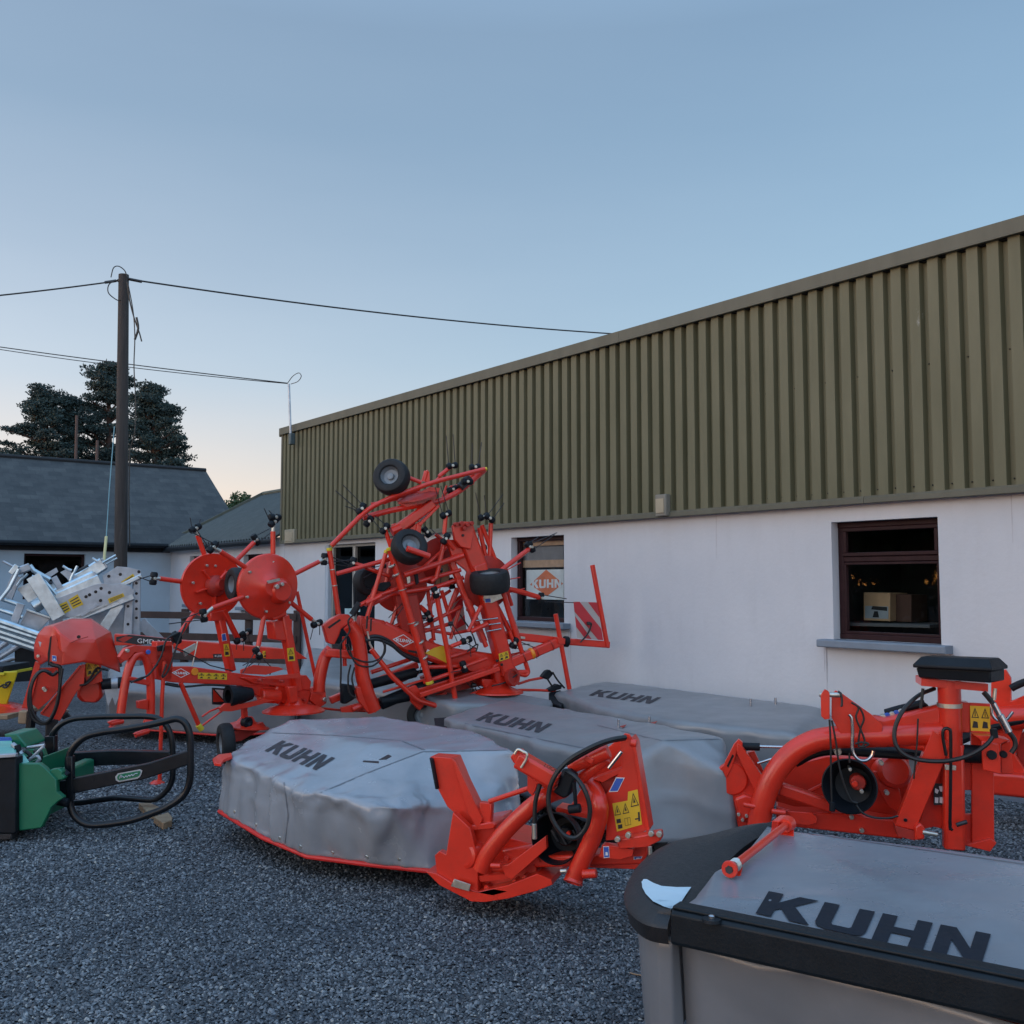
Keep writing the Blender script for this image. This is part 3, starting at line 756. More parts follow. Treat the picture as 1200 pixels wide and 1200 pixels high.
conifer(124, 431, 50, 560, 41, 'tallest dark conifer crossed by the wooden utility pole', 12, lean=4, n=66)
conifer(181, 455, 44, 560, 39, 'rightmost dark conifer ending in drooping layers above the slate ridge', 13, lean=0, n=66)
# bare dead trunks showing in front of the crowns
for x, y0, lab in ((90, 487, 'taller bare pinkish trunk standing in front of the conifers'), (114, 516, 'shorter bare trunk in front of the tallest conifer')):
    f = Y(x, 560, 37); f.z = 0
    tag(MB().tube([f, Y(x, y0, 37)], [.07, .055], 8).build('bare_trunk', simple('bare trunk bark', (.10, .065, .055), .9), None), lab, 'trunk')
rs = random.Random(5); f = Y(277, 600, 44); f.z = 0
t = thing('bush_tree', 'small round leafy tree behind the roof of the low white building', 'tree', f)
MB().tube([f, f+V((0, 0, 4.6))], [.16, .06], 8).build('trunk', M['bark'], t)
cs = []
for i in range(60):
    a = rs.uniform(0, 6.28); r = rs.random()**.5; z = rs.random()
    cs.append((f.x+math.cos(a)*r*.85*(1-.45*z), f.y+math.sin(a)*r*.8, 3.3+z*2.3, rs.uniform(.16, .34)))
foliage_mesh('crown', cs, 1, .8, 70, .11, M['leaf'], t, .8, 5)

# belt of trees across the yard, out of frame on the sunset side: it shows only mirrored in the window panes
rs = random.Random(8); tb0 = bpy.data.objects.new('tree_belt_anchor', None); cs = []
for i in range(300):
    yy = rs.uniform(-9, 17); zz = rs.uniform(.02, 1)**.8*(6.2+1.3*math.sin(yy*.9)+.8*math.sin(yy*2.3))
    cs.append((-27+rs.uniform(-1.2, 1.2), yy, zz, rs.uniform(.5, 1.1)))
class _P: location = (0, 0, 0)
tb0.location = (0, 0, 0)
o = foliage_mesh('tree_belt', cs, 1, .9, 120, .34, M['leaf'], tb0, .8, 9); o.parent = None; bpy.data.objects.remove(tb0)
o['kind'] = 'stuff'
# ================= helpers for machines =================
from mathutils import noise as NZ
class Kit:
    def __init__(s, root, view, mat='red'): s.root, s.v, s.mat = root, view, mat
    def px(s, w): return w
    def tube(s, name, pts, r, o=0, mat=None, seg=10, smooth=0, fil=0, parent=None, **k):
        P = s.v.L(pts, o)
        if fil: P = fillet(P, fil)
        return MB().tube(P, r, seg, smooth=smooth).build(name, M[mat or s.mat], parent or s.root, **k)
    def plate(s, name, pts, th=.02, o=0, mat=None, bevel=.003, parent=None, **k):
        return MB().plate(s.v.L(pts, o), th).build(name, M[mat or s.mat], parent or s.root, bevel=bevel, **k)
    def bar(s, name, a, b, w, h, o=0, mat=None, bevel=.003, parent=None, **k):
        """h in the plane of the view, w in depth"""
        A, B = s.v.L([a, b], o); t = (B-A).normalized(); up = s.v.n.cross(t)
        return MB().bar(A, B, w, h, up).build(name, M[mat or s.mat], parent or s.root, bevel=bevel, **k)
    def cyl(s, name, a, b, r, o=0, mat=None, seg=16, parent=None):
        A, B = s.v.L([a, b], o); return MB().cyl(A, B, r, seg).build(name, M[mat or s.mat], parent or s.root)
    def pin(s, name, p, r, l, o=0, mat=None, parent=None, seg=14):
        A = s.v(p[0], p[1], o); return MB().cyl(A+s.v.n*l/2, A-s.v.n*l/2, r, seg).build(name, M[mat or s.mat], parent or s.root)
    def lathe(s, name, p, axis, prof, o=0, mat=None, seg=28, parent=None):
        ax = s.v.d*axis[0]+s.v.n*axis[1]+V((0, 0, axis[2]))
        return MB().lathe(s.v(p[0], p[1], o), ax, prof, seg).build(name, M[mat or s.mat], parent or s.root)
    def hose(s, pts, r=.011, o=0, name='hose', mat='hose', parent=None): return s.tube(name, pts, r, o, mat, 8, smooth=6, parent=parent)

def edging(pts, r, name, mat, parent): return MB().tube(pts, r, 8).build(name, M[mat], parent)
# tarpaulin
def tarp(name, col, rough=.42):
    m, nt, N, L, b = newmat(name); vec = coords(N, L)
    c = ramp(N, L, noise(N, L, vec, 2.2, 7, .6), [(.3, mulc(col, .86)), (.7, mulc(col, 1.12))])
    sp = rng(N, L, noise(N, L, vec, 9, 9, .8), 0, .22, .58, .75)
    mx = N.new('ShaderNodeMix'); mx.data_type = 'RGBA'; L.new(sp, mx.inputs['Factor']); L.new(c, mx.inputs['A'])
    mx.inputs['B'].default_value = (*mulc(col, 1.35), 1); L.new(mx.outputs['Result'], b.inputs['Base Color'])
    L.new(rng(N, L, noise(N, L, vec, 5, 5), rough-.1, rough+.14), b.inputs['Roughness'])
    w = N.new('ShaderNodeTexWave'); w.inputs['Scale'].default_value = 160; w.inputs['Distortion'].default_value = .3; L.new(vec, w.inputs['Vector'])
    b1 = N.new('ShaderNodeBump'); b1.inputs['Strength'].default_value = .035; b1.inputs['Distance'].default_value = .002
    L.new(w.outputs['Fac'], b1.inputs['Height'])
    b2 = N.new('ShaderNodeBump'); b2.inputs['Strength'].default_value = .22; b2.inputs['Distance'].default_value = .02
    mp = N.new('ShaderNodeMapping'); mp.inputs['Rotation'].default_value = (.3, .2, .7); mp.inputs['Scale'].default_value = (1, 2.2, 1.4); L.new(vec, mp.inputs['Vector'])
    L.new(noise(N, L, mp.outputs['Vector'], 3.0, 3, .5), b2.inputs['Height'])
    L.new(b1.outputs['Normal'], b2.inputs['Normal']); L.new(b2.outputs['Normal'], b.inputs['Normal'])
    b.inputs['Specular IOR Level'].default_value = .75
    return m
M['tarp'] = tarp('grey tarpaulin', (.265, .285, .315), .22)
M['tarp_matt'] = tarp('dusty grey tarpaulin', (.20, .207, .22), .34)
M['tarp_front'] = tarp('warm grey curtain', (.170, .180, .198), .34)
def cloth(name, P, faces, mat, parent, cuts=12, smooth=3, amp=.010, fold=.02, lock=(), seed=0, thick=.004, fine=.0, crumple=None):
    """sheet sewn from panels P[key]=point, then relaxed and crumpled; hem stays where it is"""
    keys = list(P); ix = {k: i for i, k in enumerate(keys)}
    bm = bmesh.new(); vs = [bm.verts.new(P[k]) for k in keys]
    for f in faces: bm.faces.new([vs[ix[k]] for k in f])
    bmesh.ops.recalc_face_normals(bm, faces=bm.faces[:])
    bmesh.ops.subdivide_edges(bm, edges=bm.edges[:], cuts=cuts, use_grid_fill=True)
    inner = [v for v in bm.verts if not v.is_boundary]
    for _ in range(smooth): bmesh.ops.smooth_vert(bm, verts=inner, factor=.5, use_axis_x=True, use_axis_y=True, use_axis_z=True)
    bm.normal_update()
    sd = V((seed*3.1, seed*1.7, seed*.9))
    for v in bm.verts:
        k = 0 if v.is_boundary else 1
        n = v.normal; p = v.co
        w_ = V((NZ.noise(p*1.3+sd), NZ.noise(p*1.3-sd), 0))*.25
        a = NZ.noise(p*1.9+sd)*amp*.8
        r = 1-abs(NZ.noise((p+w_)*2.4+sd*2)); a += (r**10)*amp*1.0
        if crumple: a += (max(0, 1-abs(p.z-crumple[0])/crumple[1]))*(NZ.noise(p*8+sd)-.8*abs(NZ.noise(p*15-sd)))*crumple[2]
        steep = 1-abs(n.z)
        h = V((p.x*6.5, p.y*6.5, p.z*1.2)); a += (NZ.noise(h+sd)*fold+NZ.noise(h*2.3-sd)*fold*.35)*steep
        a += fine*NZ.noise(p*16)
        v.co = p+n*a*(1 if k else .35)
    me = bpy.data.meshes.new(name); off = V(parent.location) if parent else V()
    for v in bm.verts: v.co -= off
    bm.to_mesh(me); bm.free(); me.materials.append(mat)
    me.polygons.foreach_set('use_smooth', [True]*len(me.polygons))
    o = bpy.data.objects.new(name, me); COL.objects.link(o); o.parent = parent
    so = o.modifiers.new('thickness', 'SOLIDIFY'); so.thickness = thick; so.offset = -1
    return o
def Z(x, y, z): return G(x, y, z)
def drop(p, z, dx=0, dy=0): return V((p.x+dx, p.y+dy, z))
def letters(obj, px4, name='lettering', mat='letter', txt='KUHN', shear=0, lift=.0035):
    b = bvh_of(obj); q = quad([(x, y, 0) for x, y in px4])
    def tw(u, v): p = q(u, v); return Y(p.x, p.y, 6)
    return stamp(b, word(txt, shear), tw, lift, 7).build(name, M[mat], obj)
def diamond(view, c, w, h, o, parent, tilt=0):
    """pale outlined rhombus badge with lettering on a flat face; c centre, w,h half sizes in view units"""
    x, y = c
    P = lambda a, b_, oo: view(x+a*w, y+b_*h+a*w*tilt, oo)
    mb = MB()
    pts = [(-1, 0), (0, -1), (1, 0), (0, 1)]
    for i in range(4):
        a, b_ = pts[i], pts[(i+1) % 4]
        mb.plate([P(*a, o), P(*b_, o), P(b_[0]*.86, b_[1]*.86, o), P(a[0]*.86, a[1]*.86, o)], .001)
    bd = mb.build('badge', M['white_ink'], parent)
    q = quad([P(-.72, .25, o+.001), P(.68, .25, o+.001), P(.72, -.25, o+.001), P(-.68, -.25, o+.001)])
    flatmark(word('KUHN', .1), q, .0006).build('badge_lettering', M['white_ink'], bd)
    return bd
def warn(view, quad4, parent, o=0, n=2):
    """yellow warning label with black triangles"""
    lab = MB().plate(view.L(quad4, o), .0015).build('warning_sticker', M['sticker'], parent)
    P = view.L(quad4, o+.002); q = quad(P); mb = MB()
    for i in range(n):
        x0 = (i+.12)/n; x1 = (i+.88)/n; xm = (x0+x1)/2
        a, b_, c_ = (x0, .52), (x1, .52), (xm, .93)
        ins = lambda p: ((p[0]-xm)*.72+xm, (p[1]-.66)*.72+.655)
        for s_, e_ in ((a, b_), (b_, c_), (c_, a)):
            mb.plate([q(*s_), q(*e_), q(*ins(e_)), q(*ins(s_))], .0008)
        mb.plate([q(xm-.02, .58), q(xm+.02, .58), q(xm+.015, .78), q(xm-.015, .78)], .0008)
        mb.plate([q(x0+.03, .12), q(x1-.05, .12), q(x1-.08, .36), q(x0+.10, .40)], .0008)
    mb.build('warning_symbols', M['ink'], lab)
    return lab
def wheel(k, p, o, axis, r, w, name='wheel', hub='rim', parent=None):
    """pneumatic tyre with rim; axis = (along, towards viewer, up)"""
    root = parent or k.root
    h = w/2
    ty = k.lathe(name, p, axis, [(-h*.72, r*.50), (-h*.95, r*.58), (-h, r*.8), (-h*.92, r*.90), (-h*.7, r*.965), (-h*.3, r), (h*.3, r), (h*.7, r*.965), (h*.92, r*.90), (h, r*.8), (h*.95, r*.58), (h*.72, r*.50), (h*.72, r*.49)], o, 'rubber', 32, root)
    k.lathe('rim', p, axis, [(-h*.72, r*.505), (-h*.5, r*.47), (-h*.15, r*.40), (-h*.1, 0)], o, hub, 24, ty)
    k.lathe('rim', p, axis, [(h*.78, r*.51), (h*.6, r*.48), (h*.25, r*.40), (h*.2, r*.2), (h*.5, r*.17), (h*.55, 0)], o, hub, 24, ty)
    return ty
def tinehead(k, p, tips, o=0, r=.028, ang=None, parent=None, L_=.12):
    """black rubber tine holder with two spring tines"""
    c = k.v(p[0], p[1], o); root = parent or k.root
    a = (k.v(*tips[0][:2], o)-c) if tips else V((0, 0, 1)); a.normalize()
    ax = a.cross(k.v.n).normalized()
    hd = MB().lathe(c-ax*L_/2, ax, [(0, 0), (0, r*.8), (L_*.12, r), (L_*.36, r), (L_*.40, r*.6), (L_*.60, r*.6), (L_*.64, r), (L_*.88, r), (L_, r*.8), (L_, 0)], 14).build('tine_holder', M['plastic'], root)
    k.pin('holder_bolt', p, r*.45, r*2.1, o, 'zinc', hd, 8)
    for i, t in enumerate(tips):
        s_ = c+ax*L_*(.3 if i % 2 else -.3)
        e = k.v(t[0], t[1], t[2] if len(t) > 2 else o)
        md = s_.lerp(e, .12)
        MB().tube([s_, md, s_.lerp(e, .6), e], .0048, 6).build('tine', M['steel'], hd)
    return hd

def seam(obj, pts, w=.005, name='seam', mat='seam', n=10, lift=.0025):
    """stitched strip following the cloth along sight positions"""
    b = bvh_of(obj); L_ = []
    for (x0, y0), (x1, y1) in zip(pts, pts[1:]):
        for i in range(n): L_.append((x0+(x1-x0)*i/n, y0+(y1-y0)*i/n))
    L_.append(pts[-1]); P_ = []
    for x, y in L_:
        d = ray(x, y).normalized(); h = b.ray_cast(EYE, d)
        if h[0] is None: continue
        nn = h[1] if h[1].dot(d) < 0 else -h[1]
        P_.append((h[0]+nn*lift, nn))
    vs = []; fs = []
    for i, (p, nn) in enumerate(P_):
        t = (P_[min(i+1, len(P_)-1)][0]-P_[max(i-1, 0)][0])
        sd = t.cross(nn).normalized()*w
        vs += [p-sd, p+nn*.0012, p+sd]
        if i: k = 3*i; fs += [[k-3, k, k+1, k-2], [k-2, k+1, k+2, k-1]]
    if len(P_) > 1: return MB().add(vs, fs).build(name, M[mat], obj)
M['seam'] = simple('welded seam tape', (.14, .155, .18), .35, 0, .1, 20)
M['trim'] = simple('black trim', (.006, .010, .014), .45, 0, .2, 12, .1, 120, spec=.25)
# ================= middle mower, nearest on the left of the row =================
m1 = thing('disc_mower', 'middle disc mower with shiny grey cover, red hem and curved red headstock tubes', 'mower', G(430, 985, 0), 'disc mowers parked in a row')
P = dict(a=Z(262, 888, .54), b=Z(318, 911, .55), c=Z(372, 931, .53), e=Z(338, 844, .68), f=Z(448, 839, .74), m=Z(412, 868, .715), h=Z(556, 857, .72), i=Z(606, 880, .72), g=Z(497, 880, .70),
         a1=Z(257, 950, .19), k1=Z(308, 981, .17), c1=Z(360, 1003, .14), m1=Z(430, 1012, .14), n1=Z(504, 1020, .13),
         p=Y(461, 946, 5.50), q=Y(505, 945, 5.68), o=Y(612, 935, 6.0), o1=Y(612, 1000, 6.0))
P['p2'] = Y(395, 962, 5.62)
for k_ in 'efhi': P[k_+'1'] = drop(P[k_], .16)
P['ae'] = Z(292, 866, .60); P['ae1'] = drop(P['ae'], .17)
cov1 = cloth('cover', P, [('a', 'b', 'm', 'ae'), ('ae', 'm', 'e'), ('b', 'c', 'g', 'm'), ('e', 'm', 'f'), ('m', 'g', 'h', 'f'), ('g', 'i', 'h'),
    ('a', 'a1', 'k1', 'b'), ('b', 'k1', 'c1', 'c'), ('c', 'c1', 'm1', 'p'), ('p', 'm1', 'n1', 'q'), ('c', 'p', 'q', 'g'), ('g', 'q', 'o', 'i'), ('q', 'n1', 'o1', 'o'),
    ('a', 'ae', 'ae1', 'a1'), ('ae', 'e', 'e1', 'ae1'), ('e', 'f', 'f1', 'e1'), ('f', 'h', 'h1', 'f1'), ('h', 'i', 'i1', 'h1'), ('i', 'o', 'o1', 'i1')],
    M['tarp'], m1, cuts=17, smooth=2, amp=.010, fold=.055, seed=4, crumple=(.50, .13, .034))
be_ = bvh_of(cov1)
for x, y in ((275, 951), (300, 966), (328, 982), (352, 992), (390, 999), (430, 1004), (468, 1007)):
    d_ = ray(x, y).normalized(); h_ = be_.ray_cast(EYE, d_)
    if h_[0] is not None:
        nn = h_[1] if h_[1].dot(d_) < 0 else -h_[1]
        MB().lathe(h_[0]+nn*.001, nn, [(0, .011), (.003, .009), (.003, .005), (0, .004)], 12).build('eyelet', M['zinc'], cov1)
letters(cov1, [(310, 880), (371, 903), (393.5, 889), (331, 868)], mat='letter_worn')
seam(cov1, [(376, 929), (430, 906), (495, 881), (604, 879)]); seam(cov1, [(300, 858), (395, 862), (470, 868), (497, 879)]); seam(cov1, [(333, 917), (338, 955), (334, 988)])
edging([P[k]-V((0, 0, .004)) for k in ('a1', 'k1', 'c1', 'm1', 'n1')], .014, 'hem', 'red_edge', m1)
MB().plate([Z(425, 892.5, .73), Z(444, 894, .73), Z(444, 892, .73), Z(426, 891, .73)], .003).build('cover_slot', M['ink'], cov1)
MB().plate([Z(444, 890, .745), Z(455, 884, .745), Z(459, 886, .745), Z(453, 889.5, .745)], .003).build('cover_slot', M['ink'], cov1)
v7 = View(480, 840, 3.75, (-.46, 5.42), (.80, 5.02)); f7 = v7.at(560, 850, 5.217); z6 = v7.at(240, 800, 3)
K = Kit(m1, v7); F7 = Kit(m1, f7)
MB().plate([Z(249, 889, .56), Z(256, 884, .56), Z(271, 882, .57), Z(272, 886, .57), Z(262, 890, .56), Z(259, 895, .55), Z(251, 894, .55)], .02).build('corner_clip', M['red'], m1, bevel=.003)
# cutter bar under the cover
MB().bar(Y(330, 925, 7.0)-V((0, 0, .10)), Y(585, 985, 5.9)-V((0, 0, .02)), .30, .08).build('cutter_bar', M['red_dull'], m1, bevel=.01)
K.plate('skid_shoe', [(70, 680), (130, 740), (270, 812), (330, 815), (430, 800), (560, 765), (628, 738), (622, 715), (560, 690), (430, 740), (300, 770), (200, 740), (120, 690)], .34, .12)
K.plate('shoe_plate', [(120, 690), (110, 610), (130, 590), (160, 605), (190, 420), (265, 490), (300, 620), (300, 790), (200, 752)], .05, .10)
K.plate('swing_arm', [(90, 175), (190, 182), (235, 290), (310, 445), (270, 505), (200, 425), (165, 395), (120, 310)], .12, .02)
K.plate('arm_flange', [(182, 180), (200, 195), (320, 450), (300, 500), (255, 420)], .03, .06)
K.plate('arm_pad', [(86, 180), (98, 190), (122, 320), (112, 318)], .10, .05, 'plastic')
K.plate('gearbox', [(250, 485), (375, 462), (395, 520), (470, 540), (545, 560), (560, 690), (540, 740), (420, 790), (300, 790), (262, 640)], .30, .02, bevel=.02)
K.lathe('gearbox_boss', (280, 600), (-.3, 1, .1), [(-.1, .075), (.06, .075), (.075, .066), (.08, .05), (.06, .045), (.055, 0)], .02)
for (x, y) in ((310, 700), (345, 690), (345, 745), (400, 700), (405, 755), (470, 720), (510, 700), (480, 640), (430, 620), (330, 660)): K.pin('casting_bolt', (x, y), .014, .06, .05, 'red')
K.plate('rib', [(385, 640), (560, 610), (575, 640), (420, 680)], .06, .08)
K.plate('rib', [(300, 700), (440, 690), (440, 712), (310, 726)], .05, .09)
K.plate('casting_cover', [(400, 585), (560, 560), (600, 600), (560, 640), (420, 650)], .12, .05, bevel=.012)
K.plate('slider_plate', [(195, 713), (268, 738), (262, 768), (180, 745)], .01, .14, 'zinc')
K.plate('support_strut', [(405, 655), (432, 650), (598, 525), (602, 580), (450, 715), (420, 700)], .04, .14)
K.plate('top_cap', [(258, 480), (350, 462), (380, 470), (375, 490), (262, 500)], .16, .06, bevel=.008)
K.bar('linkage_post', (340, 375), (336, 460), .045, .07, .02)
K.tube('linkage_rod', [(350, 372), (520, 315)], .013, .04)
K.ball = None
# curved tubes
F7.tube('curved_tube', [(20, 885), (55, 800), (110, 720), (200, 615), (330, 495), (430, 425), (520, 395, -.05)], .043, .14, smooth=5, seg=20)
F7.tube('curved_tube', [(660, 345, .02), (705, 385, .06), (738, 470), (740, 560), (700, 690), (640, 820), (585, 945)], .045, .16, smooth=5, seg=20)
F7.lathe('tube_mouth', (588, 940), (-.2, .5, -1), [(0, .046), (.02, .05), (.022, .036), (-.03, .034)], .16)
F7.cyl('hitch_pin', (640, 910), (725, 905), .022, .20, 'red'); F7.cyl('hitch_pin', (505, 892), (545, 890), .012, .20, 'zinc')
F7.cyl('hitch_pin', (80, 858), (140, 860), .013, .20)
# headstock
F7.plate('headstock_plate', [(895, 50), (925, 55), (945, 92), (965, 200), (1035, 640), (930, 690), (780, 705), (790, 560), (772, 440), (880, 262), (868, 110)], .022, .10)
F7.plate('headstock_flange', [(938, 70), (962, 110), (1050, 640), (1030, 655), (962, 240)], .12, .11)
F7.plate('headstock_plate', [(800, 130), (890, 60), (905, 260), (800, 350), (640, 540), (470, 520), (560, 500)], .02, -.12)
F7.plate('cross_member', [(480, 500), (690, 545), (690, 575), (480, 530)], .12, .0)
F7.plate('gusset', [(700, 330), (880, 262), (880, 285), (760, 350)], .12, .08)
F7.plate('recess', [(720, 345), (870, 300), (800, 410), (760, 440)], .01, .04, 'red_dull')
F7.cyl('hitch_pin', (935, 105), (972, 112), .020, .10)
F7.plate('base_beam', [(340, 800), (760, 790), (860, 742), (1030, 700), (1035, 795), (1000, 852), (340, 872)], .14, .06, bevel=.01)
F7.plate('draft_lug', [(845, 700), (1115, 652), (1122, 702), (1040, 745), (860, 755)], .08, .18, bevel=.008)
F7.plate('draft_lug', [(760, 730), (870, 745), (950, 760), (945, 800), (870, 820), (740, 805)], .06, .16, bevel=.01)
F7.plate('lower_tray', [(560, 830), (1000, 850), (960, 880), (560, 868)], .2, .04)
F7.plate('rubber_flap', [(1072, 720), (1165, 714), (1085, 788)], .01, .1, 'rubber')
F7.cyl('drop_pin', (1052, 740), (1056, 810), .010, .2, 'zinc')
for (x, y) in ((855, 695), (920, 670), (1060, 660), (1110, 664)): F7.pin('bolt', (x, y), .014, .03, .19, 'zinc')
# hydraulic cylinder, spring linkage
F7.cyl('hydraulic_cylinder', (560, 252), (800, 158), .038, .14); F7.cyl('hydraulic_cylinder', (618, 335), (790, 200), .030, .10)
F7.bar('cylinder_band', (665, 190), (715, 215), .09, .03, .14)
F7.cyl('chain_link', (800, 262), (880, 160), .010, .20, 'chrome'); F7.pin('cylinder_port', (548, 270), .014, .05, .16, 'chrome')
F7.bar('lock_lever', (250, 205), (490, 345), .09, .085, .20, bevel=.006)
F7.plate('lever_lower_web', [(300, 275), (350, 300), (480, 395), (440, 405), (340, 345)], .06, .18)
F7.plate('lever_head', [(195, 195), (235, 150), (262, 150), (285, 180), (275, 250), (215, 232)], .05, .24, bevel=.008)
F7.tube('head_clip', [(225, 175), (245, 148), (275, 160), (300, 175), (295, 210), (265, 260)], .007, .26, 'zinc', smooth=4)
F7.plate('lever_bracket', [(302, 285), (372, 330), (350, 400), (330, 430), (302, 400)], .02, .16)
F7.plate('lever_grip', [(515, 268), (560, 272), (600, 310), (560, 430), (520, 450), (455, 410), (480, 380)], .07, .22, 'plastic', bevel=.012)
mb = textmesh('LOCK 0', quad(f7.L([(402, 250), (500, 300), (510, 275), (415, 235)], .25))); mb.build('lever_marking', M['ink'], m1)
F7.tube('locking_pin', [(588, 350), (598, 480)], .010, .24, 'plastic'); F7.cyl('locking_knob', (555, 515), (628, 505), .022, .24, 'plastic')
F7.hose([(905, 72, .14), (800, 92, .2), (690, 135, .24), (560, 210, .26), (470, 310, .28), (432, 430, .28), (450, 560, .28), (520, 665, .28), (600, 688, .28), (665, 620, .28), (685, 510, .28), (655, 400, .28), (600, 320, .26), (540, 280, .24)], .012)
F7.hose([(900, 78, .12), (780, 105, .18), (640, 175, .2), (540, 235, .22)], .012)
F7.hose([(380, 362), (352, 470), (346, 600), (345, 640)], .011, .24); F7.cyl('hose_fitting', (345, 600), (347, 695), .013, .24, 'zinc')
gd = F7.lathe('shaft_guard', (540, 668), (-.12, 1, .10), [(-.02, .07), (0, .09), (.10, .125), (.16, .129), (.163, .123), (.10, .118), (.0, .085), (-.01, .0)], -.04, 'plastic', 36)
F7.pin('shaft_core', (545, 665), .05, .1, -.01, 'black'); F7.pin('shaft_cap', (556, 660), .012, .03, .06, 'red')
for (x, y) in ((470, 700), (520, 720), (600, 700)): F7.tube('guard_rib', [(x-20, y-60), (x+20, y+10)], .006, .06, 'steel')
# stickers
f7s = f7
MB().plate(f7.L([(822, 478), (915, 460), (918, 406), (976, 392), (1004, 606), (850, 650)], .103), .0012).build('warning_sticker', M['sticker'], m1)
def tri(v, pts, o, parent):
    P_ = v.L(pts, o); c = sum(P_, V())/3; mb = MB()
    for i in range(3):
        a, b_ = P_[i], P_[(i+1) % 3]; mb.plate([a, b_, c+(b_-c)*.80, c+(a-c)*.80], .0006)
    mb.plate([c+(P_[2]-c)*.5, c+(P_[0]-c)*.25, c+(P_[1]-c)*.25], .0006)
    return mb.build('warning_symbol', M['ink'], parent)
for t_ in ([(836, 552), (876, 545), (850, 486)], [(886, 543), (926, 534), (900, 474)], [(935, 500), (984, 488), (948, 412)]): tri(f7, t_, .1055, m1)
for t_ in ([(846, 575), (872, 570), (876, 596), (850, 600)], [(856, 610), (882, 604), (884, 628), (858, 634)], [(978, 532), (988, 528), (992, 584), (982, 588)], [(960, 570), (980, 566), (981, 574), (961, 578)]):
    MB().plate(f7.L(t_, .1055), .0006).build('pictogram', M['ink'], m1)
mb = MB()
for a, b_ in (((896, 570), (930, 562)), ((930, 562), (936, 606)), ((936, 606), (902, 614)), ((902, 614), (896, 570)), ((913, 566), (919, 610))):
    A, B = f7.L([a, b_], .1055); mb.tube([A, B], .0008, 4)
mb.build('pictogram', M['ink'], m1)
def blue(v, pts, o, parent, mark=True):
    q = quad(v.L(pts, o)); b_ = MB().plate([q(0, 0), q(1, 0), q(1, 1), q(0, 1)], .0012).build('sticker', M['white_ink'], parent)
    q2 = quad(v.L(pts, o+.0015)); MB().plate([q2(.08, .06), q2(.92, .06), q2(.92, .94), q2(.08, .94)], .0006).build('sticker_field', M['blue_st'], b_)
    if mark:
        q3 = quad(v.L(pts, o+.0025)); mb = MB(); mb.plate([q3(.3, .2), q3(.75, .2), q3(.7, .5), q3(.35, .5)], .0004).build('sticker_mark', M['white_ink'], b_)
blue(f7, [(800, 408), (855, 405), (898, 320), (845, 318)], .103, m1, False)
blue(f7, [(770, 812), (805, 808), (801, 740), (766, 740)], .163, m1)
blue(f7, [(952, 822), (1000, 815), (1006, 800), (952, 803)], .063, m1)

# ================= second mower of the row, with its big headstock at the right =================
m2 = thing('disc_mower', 'second disc mower, dull grey cover and tall red headstock carrying a black box', 'mower', Z(760, 960, 0), 'disc mowers parked in a row')
P = dict(t=Z(517, 841, .55), u=Z(592, 819, .60), v1=Z(660, 829, .61), v2=Z(752, 845, .64), w=Z(850, 863, .74), n1=Z(572, 853, .58), n2=Z(655, 874, .60), n3=Z(745, 890, .62), s=Z(776, 868, .74),
         n3b=Z(752, 990, .13), r1=Z(866, 985, .16), x2=Y(856, 905, 6.15))
for k_, z_ in (('t', .2), ('n1', .16), ('n2', .15), ('u', .2), ('v1', .2), ('v2', .2), ('w', .2)): P[k_+'b'] = drop(P[k_], z_)
cov2 = cloth('cover', P, [('t', 'n1', 'v1', 'u'), ('n1', 'n2', 'v2', 'v1'), ('n2', 'n3', 's', 'v2'), ('s', 'w', 'v2'), ('n3', 'n3b', 'r1', 'x2'), ('n3', 'x2', 's'), ('s', 'x2', 'w'),
    ('t', 'tb', 'n1b', 'n1'), ('n1', 'n1b', 'n2b', 'n2'), ('n2', 'n2b', 'n3b', 'n3'), ('t', 'u', 'ub', 'tb'), ('u', 'v1', 'v1b', 'ub'), ('v1', 'v2', 'v2b', 'v1b'), ('v2', 'w', 'wb', 'v2b'), ('w', 'x2', 'r1', 'wb')],
    M['tarp_matt'], m2, cuts=13, smooth=3, amp=.010, fold=.035, seed=9)
letters(cov2, [(557, 844), (632, 859), (648, 849), (574, 835)], mat='letter_worn')
seam(cov2, [(700, 850), (775, 868), (850, 866)]); seam(cov2, [(545, 848), (655, 871), (742, 888)], .006); seam(cov2, [(746, 892), (752, 975)])
MB().plate([Z(508, 841, .5), Z(524, 840, .54), Z(524, 856, .46), Z(510, 856, .44)], .1).build('end_cap', M['plastic'], m2, bevel=.01)
for x, y in ((725, 847), (761, 843)):
    p = Z(x, y+3, .66); MB().cyl(p-V((0, 0, .02)), p+V((0, 0, .045)), .010, 8).build('lifting_stud', M['chrome'], m2)
    MB().plate([Z(x+1, y+4, .65), Z(x+9, y+2, .65), Z(x+6, y+5, .65)], .004).build('stud_tab', M['red_dull'], m2)
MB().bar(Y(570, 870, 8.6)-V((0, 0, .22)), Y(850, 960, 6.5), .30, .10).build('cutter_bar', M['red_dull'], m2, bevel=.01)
vr = View(840, 780, 5.4545, (1.3, 6.2), (3.1, 5.75)); f8 = vr; f6 = vr.at(1040, 750, 4.6125)
K8 = Kit(m2, f8); K6 = Kit(m2, f6)
K8.plate('slotted_lever', [(38, 675), (50, 620), (108, 505), (140, 470), (165, 492), (162, 540), (130, 545), (100, 640), (60, 720)], .04, .05)
K8.plate('lever_slot', [(72, 655), (110, 575), (100, 566), (64, 640)], -.002, .05, 'black')
K8.plate('lift_arm', [(130, 500), (165, 520), (295, 715), (285, 780), (240, 800), (128, 560)], .06, .07)
K8.plate('lift_arm', [(180, 560), (240, 545), (300, 680), (290, 700)], .05, -.05, 'red')
